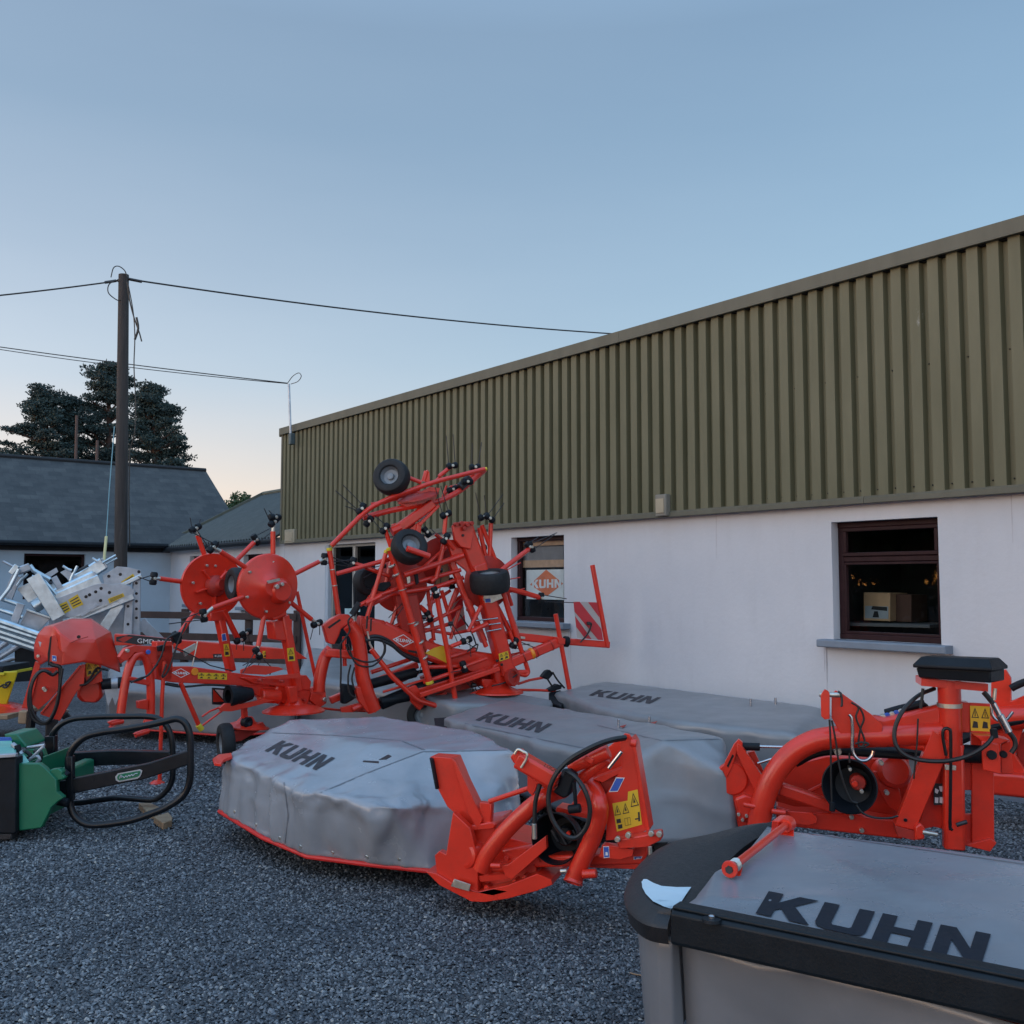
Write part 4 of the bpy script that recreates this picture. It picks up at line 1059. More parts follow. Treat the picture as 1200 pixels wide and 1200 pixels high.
K8.plate('hub_plate', [(45, 680), (128, 545), (255, 800), (260, 900), (200, 1030), (135, 1030), (95, 830), (60, 750)], .04, .02)
K8.lathe('hub_curve', (95, 720), (0, 1, 0), [(0, .10), (.02, .10), (.03, .09), (.03, .0)], .01, 'red')
K8.plate('end_bracket', [(110, 850), (170, 825), (250, 850), (240, 960), (180, 1005), (140, 1000)], .10, .07, bevel=.02)
K8.cyl('pivot_pin', (170, 888), (260, 905), .014, .14); K8.cyl('pivot_pin', (350, 930), (440, 942), .016, .16)
for x, y in ((140, 950), (165, 985), (190, 960)): K8.pin('bolt', (x, y), .010, .03, .08, 'zinc')
K8.cyl('cylinder_body', (165, 516), (275, 520), .024, .0, 'plastic'); K8.cyl('cylinder_rod', (270, 517), (470, 522), .009, .0, 'chrome'); K8.cyl('link_rod', (260, 625), (370, 590), .008, .0, 'chrome')
K8.tube('main_tube', [(262, 1060), (275, 980), (300, 860), (345, 740), (415, 630), (510, 540), (630, 480), (760, 458), (900, 452), (1060, 448), (1230, 440), (1440, 430)], .067, .10, smooth=5, seg=24)
K8.plate('top_lug', [(665, 185), (690, 152), (715, 165), (722, 180), (722, 340), (690, 345), (668, 325)], .03, .22)
K8.plate('top_lug', [(735, 185), (760, 160), (810, 185), (900, 250), (985, 310), (1060, 380), (1060, 420), (1000, 440), (815, 480), (735, 335)], .03, .16)
K8.plate('boom_plate', [(990, 318), (1080, 336), (1240, 300), (1440, 250), (1440, 560), (1240, 540), (1000, 500)], .09, .12, bevel=.02)
K8.cyl('lug_pin', (655, 185), (800, 188), .015, .20, 'zinc'); K8.tube('linch_pin', [(775, 165), (795, 185), (800, 250), (790, 258)], .007, .24, 'steel', smooth=3)
K8.tube('hook', [(845, 312), (862, 340), (868, 420), (866, 530), (885, 580), (920, 606), (960, 604), (990, 578), (1000, 545)], .010, .24, 'chrome', smooth=5)
for pts in ([(720, 345), (728, 500), (730, 700), (736, 900)], [(735, 350), (760, 480), (790, 680), (850, 850), (900, 880)], [(860, 235), (905, 270), (890, 330), (925, 420), (945, 480), (930, 515), (905, 500), (920, 400), (940, 340), (920, 280), (900, 260)],
            [(885, 500), (920, 490), (970, 500), (940, 520), (900, 515)], [(890, 890), (930, 940), (1000, 970), (1100, 975), (1160, 960)], [(848, 560), (848, 620)]):
    K8.hose(pts, .006, .22, 'control_cord')
K8.cyl('cord_weight', (738, 870), (738, 930), .017, .22, 'plastic')
# deck behind the tubes
K8.plate('gear_housing', [(370, 690), (520, 620), (700, 575), (900, 590), (1230, 590), (1230, 1090), (1050, 1070), (700, 1020), (380, 900)], .12, -.30, 'red', bevel=.01)
K8.plate('deck_beam', [(380, 900), (500, 935), (860, 945), (1190, 1000), (1190, 1110), (380, 1020)], .16, .0, bevel=.01)
K8.bar('diagonal_beam', (405, 785), (740, 900), .08, .075, .02, bevel=.006)
K8.tube('brace_rod', [(590, 805), (760, 720)], .012, -.05)
K8.plate('round_tab', [(450, 930), (600, 940), (640, 970), (640, 1005), (600, 1020), (500, 1010)], .03, .06)
K8.plate('angled_plate', [(1000, 680), (1110, 660), (1170, 800), (1190, 960), (1100, 900), (1040, 800)], .05, -.12)
K8.lathe('pipe_boss', (1120, 680), (.2, 1, .3), [(-.1, .10), (.05, .10), (.07, .08), (.07, 0)], -.16)
K8.plate('buff_patch', [(1040, 655), (1085, 625), (1200, 615), (1210, 640), (1080, 668)], .01, -.14, 'wood')
for x, y in ((1050, 620), (860, 965), (925, 1050), (700, 900), (1085, 810)): K8.pin('bolt', (x, y), .014, .05, .0, 'zinc')
K8.tube('drive_shaft', [(500, 625), (620, 565), (760, 545), (1000, 560), (1260, 575)], .026, -.02, 'plastic', smooth=4)
K8.pin('shaft_joint', (770, 545), .022, .1, .06, 'zinc')
K8.lathe('shaft_guard', (865, 765), (-.25, 1, .12), [(-.12, .07), (-.08, .10), (.06, .155), (.10, .160), (.103, .152), (-.04, .105), (-.06, 0)], .06, 'plastic', 36)
K8.pin('shaft_core', (900, 740), .045, .10, .05, 'red_dull'); K8.pin('shaft_cap', (880, 752), .018, .06, .12, 'red'); K8.pin('bolt', (922, 795), .012, .1, .10, 'zinc'); K8.pin('bolt', (848, 655), .010, .1, .10, 'zinc')
# post and frame
K6.tube('post', [(332, 215), (338, 420), (345, 640)], .064, .10, seg=24)
K6.lathe('post_ring', (335, 352), (0, 0, 1), [(-.012, .064), (-.012, .07), (.012, .07), (.012, .064)], .10, 'zinc')
K6.bar('lower_post', (352, 560), (358, 1125), .10, .115, .10, bevel=.008)
K6.plate('box_shelf', [(183, 208), (300, 216), (545, 238), (545, 280), (183, 248)], .22, .16, bevel=.004)
bx = MB(); A = [f6(152, 150, .18), f6(558, 166, .40), f6(558, 233, .39), f6(168, 203, .17)]
bd_ = (A[1]-A[0]); bd_.z = 0; bd_.normalize(); bn = V((-bd_.y, bd_.x, 0)); bn = bn if bn.y > 0 else -bn
B = [p+bn*.21 for p in A]
bx.add(A+B, [[0, 1, 2, 3], [7, 6, 5, 4], [0, 4, 5, 1], [1, 5, 6, 2], [2, 6, 7, 3], [3, 7, 4, 0]])
tb = bx.build('tool_box', M['plastic'], m2, bevel=.008)
ld = MB(); A = [f6(135, 132, .19), f6(562, 152, .42)]; A += [A[1]+bn*.25, A[0]+bn*.25]; lo = [p-V((0, 0, .018)) for p in A]
C0 = [A[0]+bd_*.03+bn*.045+V((0, 0, .045)), A[1]-bd_*.03+bn*.045+V((0, 0, .045)), A[2]-bd_*.03-bn*.045+V((0, 0, .045)), A[3]+bd_*.03-bn*.045+V((0, 0, .045))]
ld.add(lo+A+C0, [[3, 2, 1, 0], [0, 1, 5, 4], [1, 2, 6, 5], [2, 3, 7, 6], [3, 0, 4, 7], [4, 5, 9, 8], [5, 6, 10, 9], [6, 7, 11, 10], [7, 4, 8, 11], [8, 9, 10, 11]])
ld.build('lid', M['plastic'], tb, bevel=.006)
K6.plate('brace', [(245, 488), (340, 560), (300, 680), (150, 1032), (38, 1003)], .07, .17, bevel=.005)
K6.plate('brace_side', [(300, 620), (330, 640), (330, 1030), (250, 1010), (160, 1030)], .03, .06)
K6.plate('clevis', [(40, 1005), (150, 1035), (150, 1085), (55, 1062)], .10, .18, 'red_dull'); K6.plate('clevis_ear', [(150, 1010), (180, 990), (205, 1020), (200, 1080), (150, 1085)], .04, .2, bevel=.01)
K6.cyl('hitch_pin', (190, 1038), (270, 1052), .013, .2, 'zinc'); K6.pin('bolt_hole', (97, 973), .010, .01, .172, 'black')
K6.plate('side_plate', [(395, 335), (445, 340), (445, 500), (400, 500)], .10, .06)
K6.plate('side_plate', [(445, 340), (556, 345), (560, 500), (575, 620), (578, 1078), (590, 1098), (556, 1142), (456, 1120), (456, 640)], .03, .07, bevel=.004)
K6.plate('web_plate', [(400, 640), (456, 640), (456, 812), (400, 812)], .03, .05); K6.plate('web_plate', [(410, 942), (456, 942), (456, 1120), (410, 1110)], .03, .05)
K6.plate('foot_gusset', [(420, 1110), (560, 1075), (590, 1098), (555, 1145)], .08, .10)
warn(f6, [(450, 490), (556, 495), (554, 360), (446, 355)], m2, .072)
K6.cyl('hydraulic_cylinder', (398, 612), (520, 620), .052, .10, 'plastic')
K6.plate('cylinder_bracket', [(512, 545), (600, 562), (615, 728), (515, 703)], .025, .22, bevel=.005); K6.plate('cylinder_bracket', [(615, 565), (662, 542), (682, 722), (617, 728)], .025, .14, 'red', bevel=.005)
K6.plate('bracket_top', [(470, 515), (560, 520), (665, 542), (600, 562), (512, 548)], .14, .20)
K6.pin('bracket_bolt', (563, 621), .026, .03, .23, 'plastic'); K6.pin('bracket_bolt', (626, 617), .020, .03, .15, 'plastic')
K6.hose([(255, 262, .06), (160, 305, .14), (75, 395, .2), (37, 500, .22), (60, 590, .24), (150, 643, .25), (300, 655, .26), (430, 628, .27), (530, 570, .27), (582, 505, .25)], .0125)
K6.cyl('hose_fitting', (572, 480), (580, 530), .02, .25, 'plastic')
K6.hose([(520, 282), (545, 310), (572, 345)], .015, .2, 'hose_end'); K6.cyl('coupler', (570, 340), (612, 420), .016, .22, 'chrome'); K6.cyl('coupler', (606, 405), (655, 500), .022, .22, 'chrome')
K6.hose([(650, 490), (685, 535), (690, 575), (668, 610)], .014, .22); K6.tube('t_handle', [(582, 262), (576, 325)], .010, .2, 'zinc')
K6.tube('hook', [(562, 362), (566, 405), (595, 436), (640, 432), (678, 388)], .009, .1, 'chrome', smooth=4)
K6.tube('parking_rod', [(317, 625), (299, 520), (306, 482), (332, 482), (342, 520), (341, 800), (339, 1010), (352, 1018)], .009, .22, 'black', smooth=4)
K6.plate('rod_clip', [(310, 674), (372, 680), (372, 706), (310, 702)], .02, .22, 'zinc'); K6.cyl('retaining_pin', (372, 1000), (430, 982), .012, .2, 'steel')
dc = K6.plate('decal', [(250, 775), (305, 775), (306, 892), (250, 892)], .001, .093, 'ink')
for pts in ([(258, 800), (278, 812), (270, 832), (256, 824)], [(278, 790), (300, 790), (300, 822), (284, 818)], [(256, 850), (276, 852), (274, 882), (256, 880)], [(282, 848), (300, 850), (300, 884), (282, 880)]):
    K6.plate('decal_symbol', pts, .0005, .0945, 'white_ink', parent=dc, bevel=0)
for i in range(6): K8.pin('bolt', (1035+i*28, 338-i*9), .018, .05, .03, 'zinc' if i % 2 else 'blue_st')
K6.tube('ribbed_hose', [(-10, 395, .0), (60, 375), (130, 358), (200, 340)], .024, .02, 'plastic', smooth=3); K6.plate('hose_elbow', [(125, 350), (200, 335), (232, 360), (220, 410), (150, 425), (118, 400)], .08, .02, 'rubber', bevel=.015)
K6.tube('chain_cord', [(165, 425), (160, 560), (142, 750)], .005, .2, 'hose'); K6.tube('chain_cord', [(192, 262), (186, 320), (180, 370)], .009, .2, 'hose')

# ================= third mower, against the wall =================
m3 = thing('disc_mower', 'rearmost disc mower with flat matt grey cover parked right against the white wall', 'mower', Z(800, 880, 0), 'disc mowers parked in a row')
P = dict(t=Z(650, 811, .56), u=Z(708, 797, .60), v1=Z(792, 807, .60), v2=Z(880, 818, .61), w=Z(962, 828, .62), n1=Z(700, 829, .56), n2=Z(800, 846, .56), n3=Z(926, 858, .56))
for k_ in list(P): P[k_+'b'] = drop(P[k_], .14)
P['x'] = P['w']+(P['w']-P['v2']).normalized()*.45+V((0, 0, -.22)); P['y'] = P['n3']+(P['w']-P['v2']).normalized()*.42+V((0, 0, -.22)); P['xb'] = drop(P['x'], .14); P['yb'] = drop(P['y'], .14)
cov3 = cloth('cover', P, [('t', 'n1', 'v1', 'u'), ('n1', 'n2', 'v2', 'v1'), ('n2', 'n3', 'w', 'v2'), ('n3', 'y', 'x', 'w'), ('t', 'tb', 'n1b', 'n1'), ('n1', 'n1b', 'n2b', 'n2'), ('n2', 'n2b', 'n3b', 'n3'), ('n3', 'n3b', 'yb', 'y'),
    ('t', 'u', 'ub', 'tb'), ('u', 'v1', 'v1b', 'ub'), ('v1', 'v2', 'v2b', 'v1b'), ('v2', 'w', 'wb', 'v2b'), ('w', 'x', 'xb', 'wb'), ('y', 'yb', 'xb', 'x')], M['tarp_matt'], m3, cuts=11, smooth=2, amp=.007, fold=.04, seed=21)
letters(cov3, [(690, 815), (762, 825), (776, 818), (702, 808.5)], mat='letter_worn')
MB().plate([Z(643, 811, .55), Z(657, 808, .57), Z(662, 822, .48), Z(658, 828, .46), Z(643, 822, .48)], .12).build('end_cap', M['plastic'], m3, bevel=.012)
for x, y in ((880, 822), (909, 821)):
    p = Z(x, y+3, .62); MB().cyl(p-V((0, 0, .02)), p+V((0, 0, .05)), .011, 8).build('lifting_stud', M['chrome'], m3)
v9 = View(1040, 750, 4.6125, (2.9, 7.4), (4.2, 6.6)); K9 = Kit(m3, v9)
K9.plate('headstock_plate', [(560, 225), (600, 165), (640, 160), (668, 205), (670, 330), (740, 300), (900, 300), (900, 460), (740, 460), (690, 620), (740, 700), (740, 800), (660, 770), (560, 700)], .05, 0, bevel=.006)
K9.tube('main_tube', [(240, 450), (400, 440), (560, 430), (900, 400)], .085, .0, smooth=4, seg=20)
K9.tube('drive_shaft', [(-560, 640), (-200, 590), (200, 600), (560, 470), (740, 430), (900, 420)], .035, .05, 'plastic', smooth=4)
K9.bar('base_beam', (540, 765), (900, 800), .14, .16, .02, bevel=.008)
K9.tube('ribbed_hose', [(668, 262), (700, 245), (760, 222), (860, 200)], .026, .02, 'plastic', smooth=3)
K9.plate('red_disc', [(690, 540), (760, 470), (900, 470), (900, 760), (760, 760), (700, 690)], .05, -.1, 'red_dull', bevel=.01)
K9.plate('cover_end', [(-560, 650), (300, 560), (400, 600), (400, 800), (-560, 800)], .02, -.05, 'tarp_matt')

# ================= grey covered mower behind the folded tedder =================
m4 = thing('disc_mower', 'mostly hidden grey covered mower behind the tall folded tedder', 'mower', Z(450, 860, 0), 'disc mowers parked in a row')
P = dict(a=Z(347, 792, .68), b=Z(362, 758, .80), c=Z(420, 760, .80), d=Z(560, 806, .60), e=Z(648, 820, .52), f=Z(640, 830, .45), g=Z(530, 824, .52), h=Z(440, 806, .60))
for k_ in list(P): P[k_+'b'] = drop(P[k_], .15)
cloth('cover', P, [('a', 'h', 'c', 'b'), ('h', 'g', 'd', 'c'), ('g', 'f', 'e', 'd'), ('a', 'ab', 'hb', 'h'), ('h', 'hb', 'gb', 'g'), ('g', 'gb', 'fb', 'f'), ('a', 'b', 'bb', 'ab'), ('b', 'c', 'cb', 'bb'), ('c', 'd', 'db', 'cb'), ('d', 'e', 'eb', 'db'), ('e', 'f', 'fb', 'eb')],
      M['tarp_matt'], m4, cuts=9, smooth=2, amp=.012, fold=.04, seed=31)

# ================= foreground mower conditioner =================
fm = thing('mower_conditioner', 'large foreground mower with black rounded end cap and big dark lettering on grey cover', 'mower', Z(980, 1160, 0))
zt_ = .80
FU = (Z(1200, 1160, zt_)-Z(790, 1074, zt_)).normalized(); FV = V((-FU.y, FU.x, 0))
fl, fr = Z(790, 1074, zt_), Z(1200, 1160, zt_)+FU*1.3
bl, br_ = Z(932, 967, zt_), Z(1200, 1006, zt_)+FU*1.3
P = dict(p0=fl+V((0, 0, .01)), p1=Z(815, 1053, zt_+.01), p2=Z(838, 1022, zt_+.012), p3=Z(872, 1003, zt_+.01), p4=Z(900, 968, zt_), q0=fl.lerp(fr, .3)+V((0, 0, .012)), q1=fl.lerp(fr, .65)+V((0, 0, .012)), q2=fr+V((0, 0, .01)),
         m0=fl.lerp(fr, .3).lerp(bl.lerp(br_, .3), .5)+V((0, 0, .016)), m1=fl.lerp(fr, .65).lerp(bl.lerp(br_, .65), .5)+V((0, 0, .022)), m2=fr.lerp(br_, .5)+V((0, 0, .02)), r0=bl.lerp(br_, .22), r1=bl.lerp(br_, .6), r2=br_)
P['r0b'] = P['r0']-V((0, 0, .6))+FV*.1; P['r1b'] = P['r1']-V((0, 0, .6))+FV*.1; P['r2b'] = P['r2']-V((0, 0, .6))+FV*.1; P['p4b'] = P['p4']-V((0, 0, .6))+FV*.1
M['tarp_fg'] = tarp('grey sheet cover', (.195, .215, .245), .27)
cv = cloth('cover', P, [('p0', 'q0', 'm0', 'p1'), ('p1', 'm0', 'p3', 'p2'), ('p3', 'm0', 'r0', 'p4'), ('q0', 'q1', 'm1', 'm0'), ('q1', 'q2', 'm2', 'm1'), ('m0', 'm1', 'r1', 'r0'), ('m1', 'm2', 'r2', 'r1'), ('p4', 'r0', 'r0b', 'p4b'), ('r0', 'r1', 'r1b', 'r0b'), ('r1', 'r2', 'r2b', 'r1b')],
           M['tarp_fg'], fm, cuts=15, smooth=3, amp=.006, fold=.01, seed=2, thick=.005)
seam(cv, [(935, 975), (1060, 993), (1200, 1013)]); seam(cv, [(800, 1068), (1000, 1111), (1200, 1153)], .006)
letters(cv, [(885.5, 1071.5), (1152.5, 1132), (1163.5, 1096.5), (901, 1045.5)], lift=.0035)
# front curtain, trim bar
c0, c1 = Z(799, 1101, .70)-FV*.0, fr-V((0, 0, .1))-FV*.02
P = dict(a=c0, b=c0.lerp(c1, .33), c=c0.lerp(c1, .66), d=c1)
for k_ in 'abcd': P[k_+'1'] = P[k_]-V((0, 0, .30))+FV*.03; P[k_+'2'] = P[k_]-V((0, 0, .58))+FV*.09
cloth('front_curtain', P, [(a, b_, b_+'1', a+'1') for a, b_ in ('ab', 'bc', 'cd')]+[(a+'1', b_+'1', b_+'2', a+'2') for a, b_ in ('ab', 'bc', 'cd')], M['tarp_front'], fm, cuts=11, smooth=2, amp=.010, fold=.03, seed=5)
ta, tb_ = fl-V((0, 0, .028))-FV*.004-FU*.003, fr-V((0, 0, .028))-FV*.004
trim = MB().bar(ta, tb_, .03, .095, c=.3).build('trim_bar', M['trim'], fm, bevel=.004)
MB().bar(ta+V((0, 0, .052))+FV*.028, tb_+V((0, 0, .052))+FV*.028, .055, .012, c=.3).build('trim_lip', M['trim'], trim, bevel=.002)
p = Z(834, 1077, zt_+.02)
MB().lathe(p-V((0, 0, .006)), (0, 0, 1), [(0, .028), (.008, .026), (.01, 0)], 16).build('bolt_tab', M['plastic'], trim)
MB().lathe(p, (0, 0, 1), [(0, .009), (.009, .009), (.012, .004), (.012, 0)], 8).build('bolt', M['chrome'], trim)
# moulded black end cap
zc = .79; e4 = lambda x, y: (730+x/4.617, 940+y/4.617)
outer = [(800, 120), (700, 125), (600, 140), (470, 172), (330, 200), (245, 228), (160, 290), (108, 350), (78, 410), (68, 470), (80, 520), (120, 565), (175, 598), (258, 612)]
inner = [(815, 150), (740, 185), (650, 245), (590, 300), (535, 350), (505, 390), (470, 430), (430, 480), (395, 525), (350, 560), (320, 580), (295, 595), (275, 605), (268, 612)]
O = [Z(*e4(x, y), zc) for x, y in outer]; I = [Z(*e4(x, y), zc-.004) for x, y in inner]
O = catmull(O, 4); I = catmull(I, 4); n_ = len(O)
ctr = sum(O, V())/n_
def outw(i):
    t = (O[min(i+1, n_-1)]-O[max(i-1, 0)]); w = V((t.y, -t.x, 0)).normalized()
    return w if w.dot(O[i]-I[i]) > 0 or i in (0, n_-1) else -w
vs = []; rows = []
for i in range(n_):
    w = outw(i); hgt = .020
    mid = O[i].lerp(I[i], .5)+V((0, 0, hgt)); a = O[i].lerp(I[i], .12)+V((0, 0, .010))
    rows.append([I[i]-V((0, 0, .08)), I[i], I[i].lerp(O[i], .25)+V((0, 0, .012)), mid, a, O[i], O[i]+w*.030+V((0, 0, -.016)), O[i]+w*.036+V((0, 0, -.028)), O[i]+w*.030+V((0, 0, -.050)), O[i]+w*.024+V((0, 0, -.074)), O[i]+w*.0+V((0, 0, -.080))])
mb = MB(); k_ = len(rows[0]); mb.add([p for r in rows for p in r], [[i*k_+j, (i+1)*k_+j, (i+1)*k_+j+1, i*k_+j+1] for i in range(n_-1) for j in range(k_-1)])
M['cap'] = simple('moulded black plastic', (.012, .012, .014), .48, 0, .2, 20, .25, 220)
cap = mb.build('end_cap', M['cap'], fm, sharp=38); bm = bmesh.new(); bm.from_mesh(cap.data); bmesh.ops.triangulate(bm, faces=bm.faces[:]); bm.to_mesh(cap.data); bm.free()
rp = [(103, 440), (112, 425), (130, 425), (165, 445), (210, 462), (290, 468), (368, 467), (345, 500), (315, 545), (290, 570), (260, 578), (220, 570), (165, 545), (125, 505), (106, 470)]
bcap = bvh_of(cap)
stamp(bcap, [rp], lambda u, v: Y(*e4(u, v), 3), .005, 9).build('reflector', M['refl'], cap)
# end curtain under the cap
oc = [O[i] for i in range(0, n_, 4)]; oc = [p-V((0, 0, .07)) for p in oc]
P = {}; F_ = []
for i, p in enumerate(oc):
    q_ = p.lerp(V((ctr.x, ctr.y, p.z)), .06)
    P['t%d' % i] = q_; P['m%d' % i] = q_-V((0, 0, .28))+(V((ctr.x, ctr.y, 0))-V((q_.x, q_.y, 0)))*.06; P['b%d' % i] = q_-V((0, 0, .55))+(V((ctr.x, ctr.y, 0))-V((q_.x, q_.y, 0)))*.2
    if i: F_ += [('t%d' % (i-1), 't%d' % i, 'm%d' % i, 'm%d' % (i-1)), ('m%d' % (i-1), 'm%d' % i, 'b%d' % i, 'b%d' % (i-1))]
j = len(oc)-1
for a, z_ in (('t', 0), ('m', 1), ('b', 2)):
    P[a+'x'] = [c0, c0-V((0, 0, .30))+FV*.03, c0-V((0, 0, .58))+FV*.09][z_]-FU*.008
F_ += [('t%d' % j, 'tx', 'mx', 'm%d' % j), ('m%d' % j, 'mx', 'bx', 'b%d' % j)]
cloth('end_curtain', P, F_, M['tarp_front'], fm, cuts=5, smooth=2, amp=.006, fold=.012, seed=8)
# red torsion rod on top
ra, rb = Z(856, 1018, .84), Z(921, 967, .84)
MB().cyl(ra, rb, .0135, 18).build('pivot_rod', M['red'], fm)
dr_ = (rb-ra).normalized()
MB().lathe(ra-dr_*.012, dr_, [(0, .011), (0, .025), (.006, .027), (.013, .025), (.013, .0)], 24).build('rod_flange', M['red'], fm)
MB().lathe(ra-dr_*.016, dr_, [(0, 0), (0, .013), (.006, .013)], 6).build('rod_nut', M['steel'], fm)
sp_ = [ra+dr_*(.02+.04*i/60)+(dr_.orthogonal().normalized()*math.cos(i*.52)+dr_.cross(dr_.orthogonal()).normalized()*math.sin(i*.52))*.018 for i in range(61)]
MB().tube(sp_, .0028, 6).build('spring', M['zinc'], fm)
MB().plate([Z(857, 1026, .81), Z(868, 1028, .81), Z(871, 1015, .82), Z(862, 1012, .84)], .03).build('rod_bracket', M['red'], fm, bevel=.003)
MB().plate([Z(912, 962, .86), Z(922, 955, .87), Z(931, 961, .85), Z(931, 981, .80), Z(910, 978, .80)], .05).build('rod_bracket', M['red'], fm, bevel=.004)
MB().lathe(rb-dr_*.01, dr_, [(0, .014), (0, .024), (.03, .029), (.045, .029), (.045, 0)], 20).build('rod_collar', M['red'], fm)
# running gear, rear body
MB().bar(bl-V((0, 0, .40))-FV*.15+FU*.2, br_-V((0, 0, .40))-FV*.15, .5, .3).build('cutter_bed', M['red_dull'], fm, bevel=.01)
MB().bar(bl-V((0, 0, .72))-FV*.5+FU*.2, br_-V((0, 0, .72))-FV*.5, .5, .12).build('skid', M['red_dull'], fm, bevel=.01)

ps_ = tag(MB().ball(G(757, 1141, .012), .018, 10).build('pale_stone', simple('pale stone', (.5, .47, .42), .8), None), 'small pale stone on the gravel beside the foreground mower curtain', 'stone')
tag(MB().tube([G(738, 1140, .012), G(746, 1142, .014), G(753, 1143, .012)], .003, 6).build('dry_twig', M['wood'], None), 'short dry twig beside the small pale stone', 'twig')
# ================= small tedder at the left =================
t1 = thing('hay_tedder', 'smaller red hay tedder folded up with two round rotor discs facing the viewer', 'tedder', G(262, 878, 0))
z3 = View(160, 600, 4.615, (-3.07, 8.7), (-1.95, 9.9))
K = Kit(t1, z3); f2 = z3.at(20, 700, 6); q4 = z3.at(180, 760, 5.4545); F = Kit(t1, f2); Q = Kit(t1, q4)
# headstock: inverted U
F.tube('hitch_arch', [(730, 815), (745, 700), (762, 600), (785, 500), (820, 425), (865, 400), (905, 430), (930, 520), (940, 640), (940, 870)], .036, .0, smooth=5, seg=16)
F.bar('hitch_crossbar', (765, 570), (925, 602), .05, .048, .01)
for a, b_ in (((655, 888), (745, 870)), ((830, 968), (925, 938)), ((893, 878), (965, 880))): F.cyl('hitch_pin', a, b_, .024, .04)
F.plate('hitch_ear', [(640, 880), (665, 868), (745, 850), (745, 885), (670, 905)], .03, .06, bevel=.006)
F.plate('hitch_ear', [(822, 960), (850, 948), (930, 925), (930, 950), (850, 980)], .03, .06, bevel=.006)
F.plate('hitch_tab', [(852, 730), (922, 718), (922, 792), (856, 782)], .05, .04, bevel=.006)
F.plate('top_bracket', [(720, 420), (760, 360), (830, 338), (975, 345), (985, 470), (930, 460), (890, 390), (830, 385), (780, 440), (745, 445)], .05, .03)
F.plate('top_bracket', [(975, 345), (1090, 335), (1095, 470), (1085, 580), (1000, 580), (985, 470)], .07, .0)
F.pin('bolt', (922, 385), .020, .02, .06, 'blue_st'); F.pin('bolt', (775, 375), .016, .03, .05, 'zinc')
st = F.tube('support_leg', [(1035, 450), (1020, 700), (1002, 1300)], .017, .06); 
z2 = z3.at(0, 640, 3.333)
MB().lathe(z2(614, 928, .06), (0, 0, 1), [(0, .0), (0, .065), (.008, .065), (.03, .03), (.03, 0)], 18).build('foot_plate', M['red'], st)
F.hose([(1050, 470), (1020, 560), (1060, 520), (1110, 380), (1140, 290), (1190, 180)], .008, .10); F.hose([(800, 600), (860, 570), (930, 540), (1010, 420), (1050, 300), (1130, 250)], .008, .12)
F.hose([(790, 590), (850, 585), (920, 545), (990, 470)], .007, .10)
F.plate('coupler_block', [(995, 345), (1030, 335), (1040, 375), (1000, 380)], .04, .1, 'plastic'); F.plate('coupler_block', [(1090, 270), (1150, 240), (1165, 290), (1110, 320)], .05, .1, 'plastic', bevel=.006)
# beam with badge and stickers
K.plate('main_beam', [(110, 700), (195, 700), (195, 838), (300, 836), (640, 885), (700, 890), (720, 945), (600, 940), (200, 922), (110, 905)], .10, .0, bevel=.006)
diamond(z3, (240, 871), 50, 26, .003, t1, .05)
K.pin('reflector', (315, 864), .034, .012, .008, 'orange')
warn(z3, [(332, 902), (489, 908), (489, 873), (332, 868)], t1, .003, 4)
K.plate('model_decal', [(160, 920), (225, 930), (225, 942), (160, 934)], .001, .003, 'ink', bevel=0)
K.tube('strut', [(238, 925), (342, 1165)], .021, .03); K.cyl('end_cap', (332, 1150), (354, 1178), .026, .03, 'cap_y'); K.tube('strut', [(345, 1163), (480, 1062)], .009, .03)
K.hose([(150, 930), (250, 945), (380, 935), (500, 940)], .010, .03)
K.tube('clip_plate', [(300, 835), (318, 760), (330, 700)], .006, .05, 'zinc'); K.tube('control_cord', [(205, 730), (290, 770), (400, 830), (520, 860)], .005, .08, 'hose')
Q.lathe('shaft_guard', (475, 305), (1, .05, .02), [(0, .06), (0, .098), (.02, .10), (.16, .075), (.24, .055), (.26, 0)], .03, 'plastic')
Q.plate('gear_beam', [(560, 235), (800, 240), (800, 330), (720, 330), (640, 290)], .12, .0, bevel=.01)
Q.cyl('gear_pipe', (680, 300), (800, 305), .07, .0)
Q.plate('pale_guard', [(560, 135), (640, 105), (800, 118), (835, 132), (720, 168), (560, 160)], .02, .12, 'red_hood'); Q.plate('pale_guard', [(700, 180), (870, 165), (930, 160), (940, 190), (730, 195)], .02, .14, 'red_hood')
Q.plate('gear_beam', [(560, 185), (740, 190), (980, 170), (1010, 210), (1000, 270), (880, 260), (780, 240), (640, 225)], .12, .04, bevel=.01)
Q.plate('wing_gearbox', [(790, 220), (980, 180), (1010, 280), (985, 380), (900, 385), (800, 330), (780, 280)], .22, .03, bevel=.02)
for x, y in ((880, 360), (905, 300), (960, 330), (940, 370), (820, 210), (680, 205)): Q.pin('casting_bolt', (x, y), .014, .06, .1, 'red_dull')
Q.plate('wing_bracket', [(860, 245), (920, 240), (925, 340), (880, 350)], .06, .16, bevel=.008)
Q.lathe('lower_rotor_disc', (895, 395), (0, 0, 1), [(.12, 0), (.12, .06), (.06, .10), (.03, .24), (.0, .30), (-.012, .30), (-.01, .0)], .06)
Q.lathe('lower_rotor_disc', (590, 500), (.1, 0, 1), [(.10, 0), (.10, .05), (.05, .09), (.0, .22), (-.012, .22), (-.01, .0)], -.1, 'red')
Q.plate('flat_arm', [(425, 380), (460, 350), (560, 355), (700, 325), (780, 330), (620, 375), (500, 402), (430, 400)], .03, .08, 'red_hood')
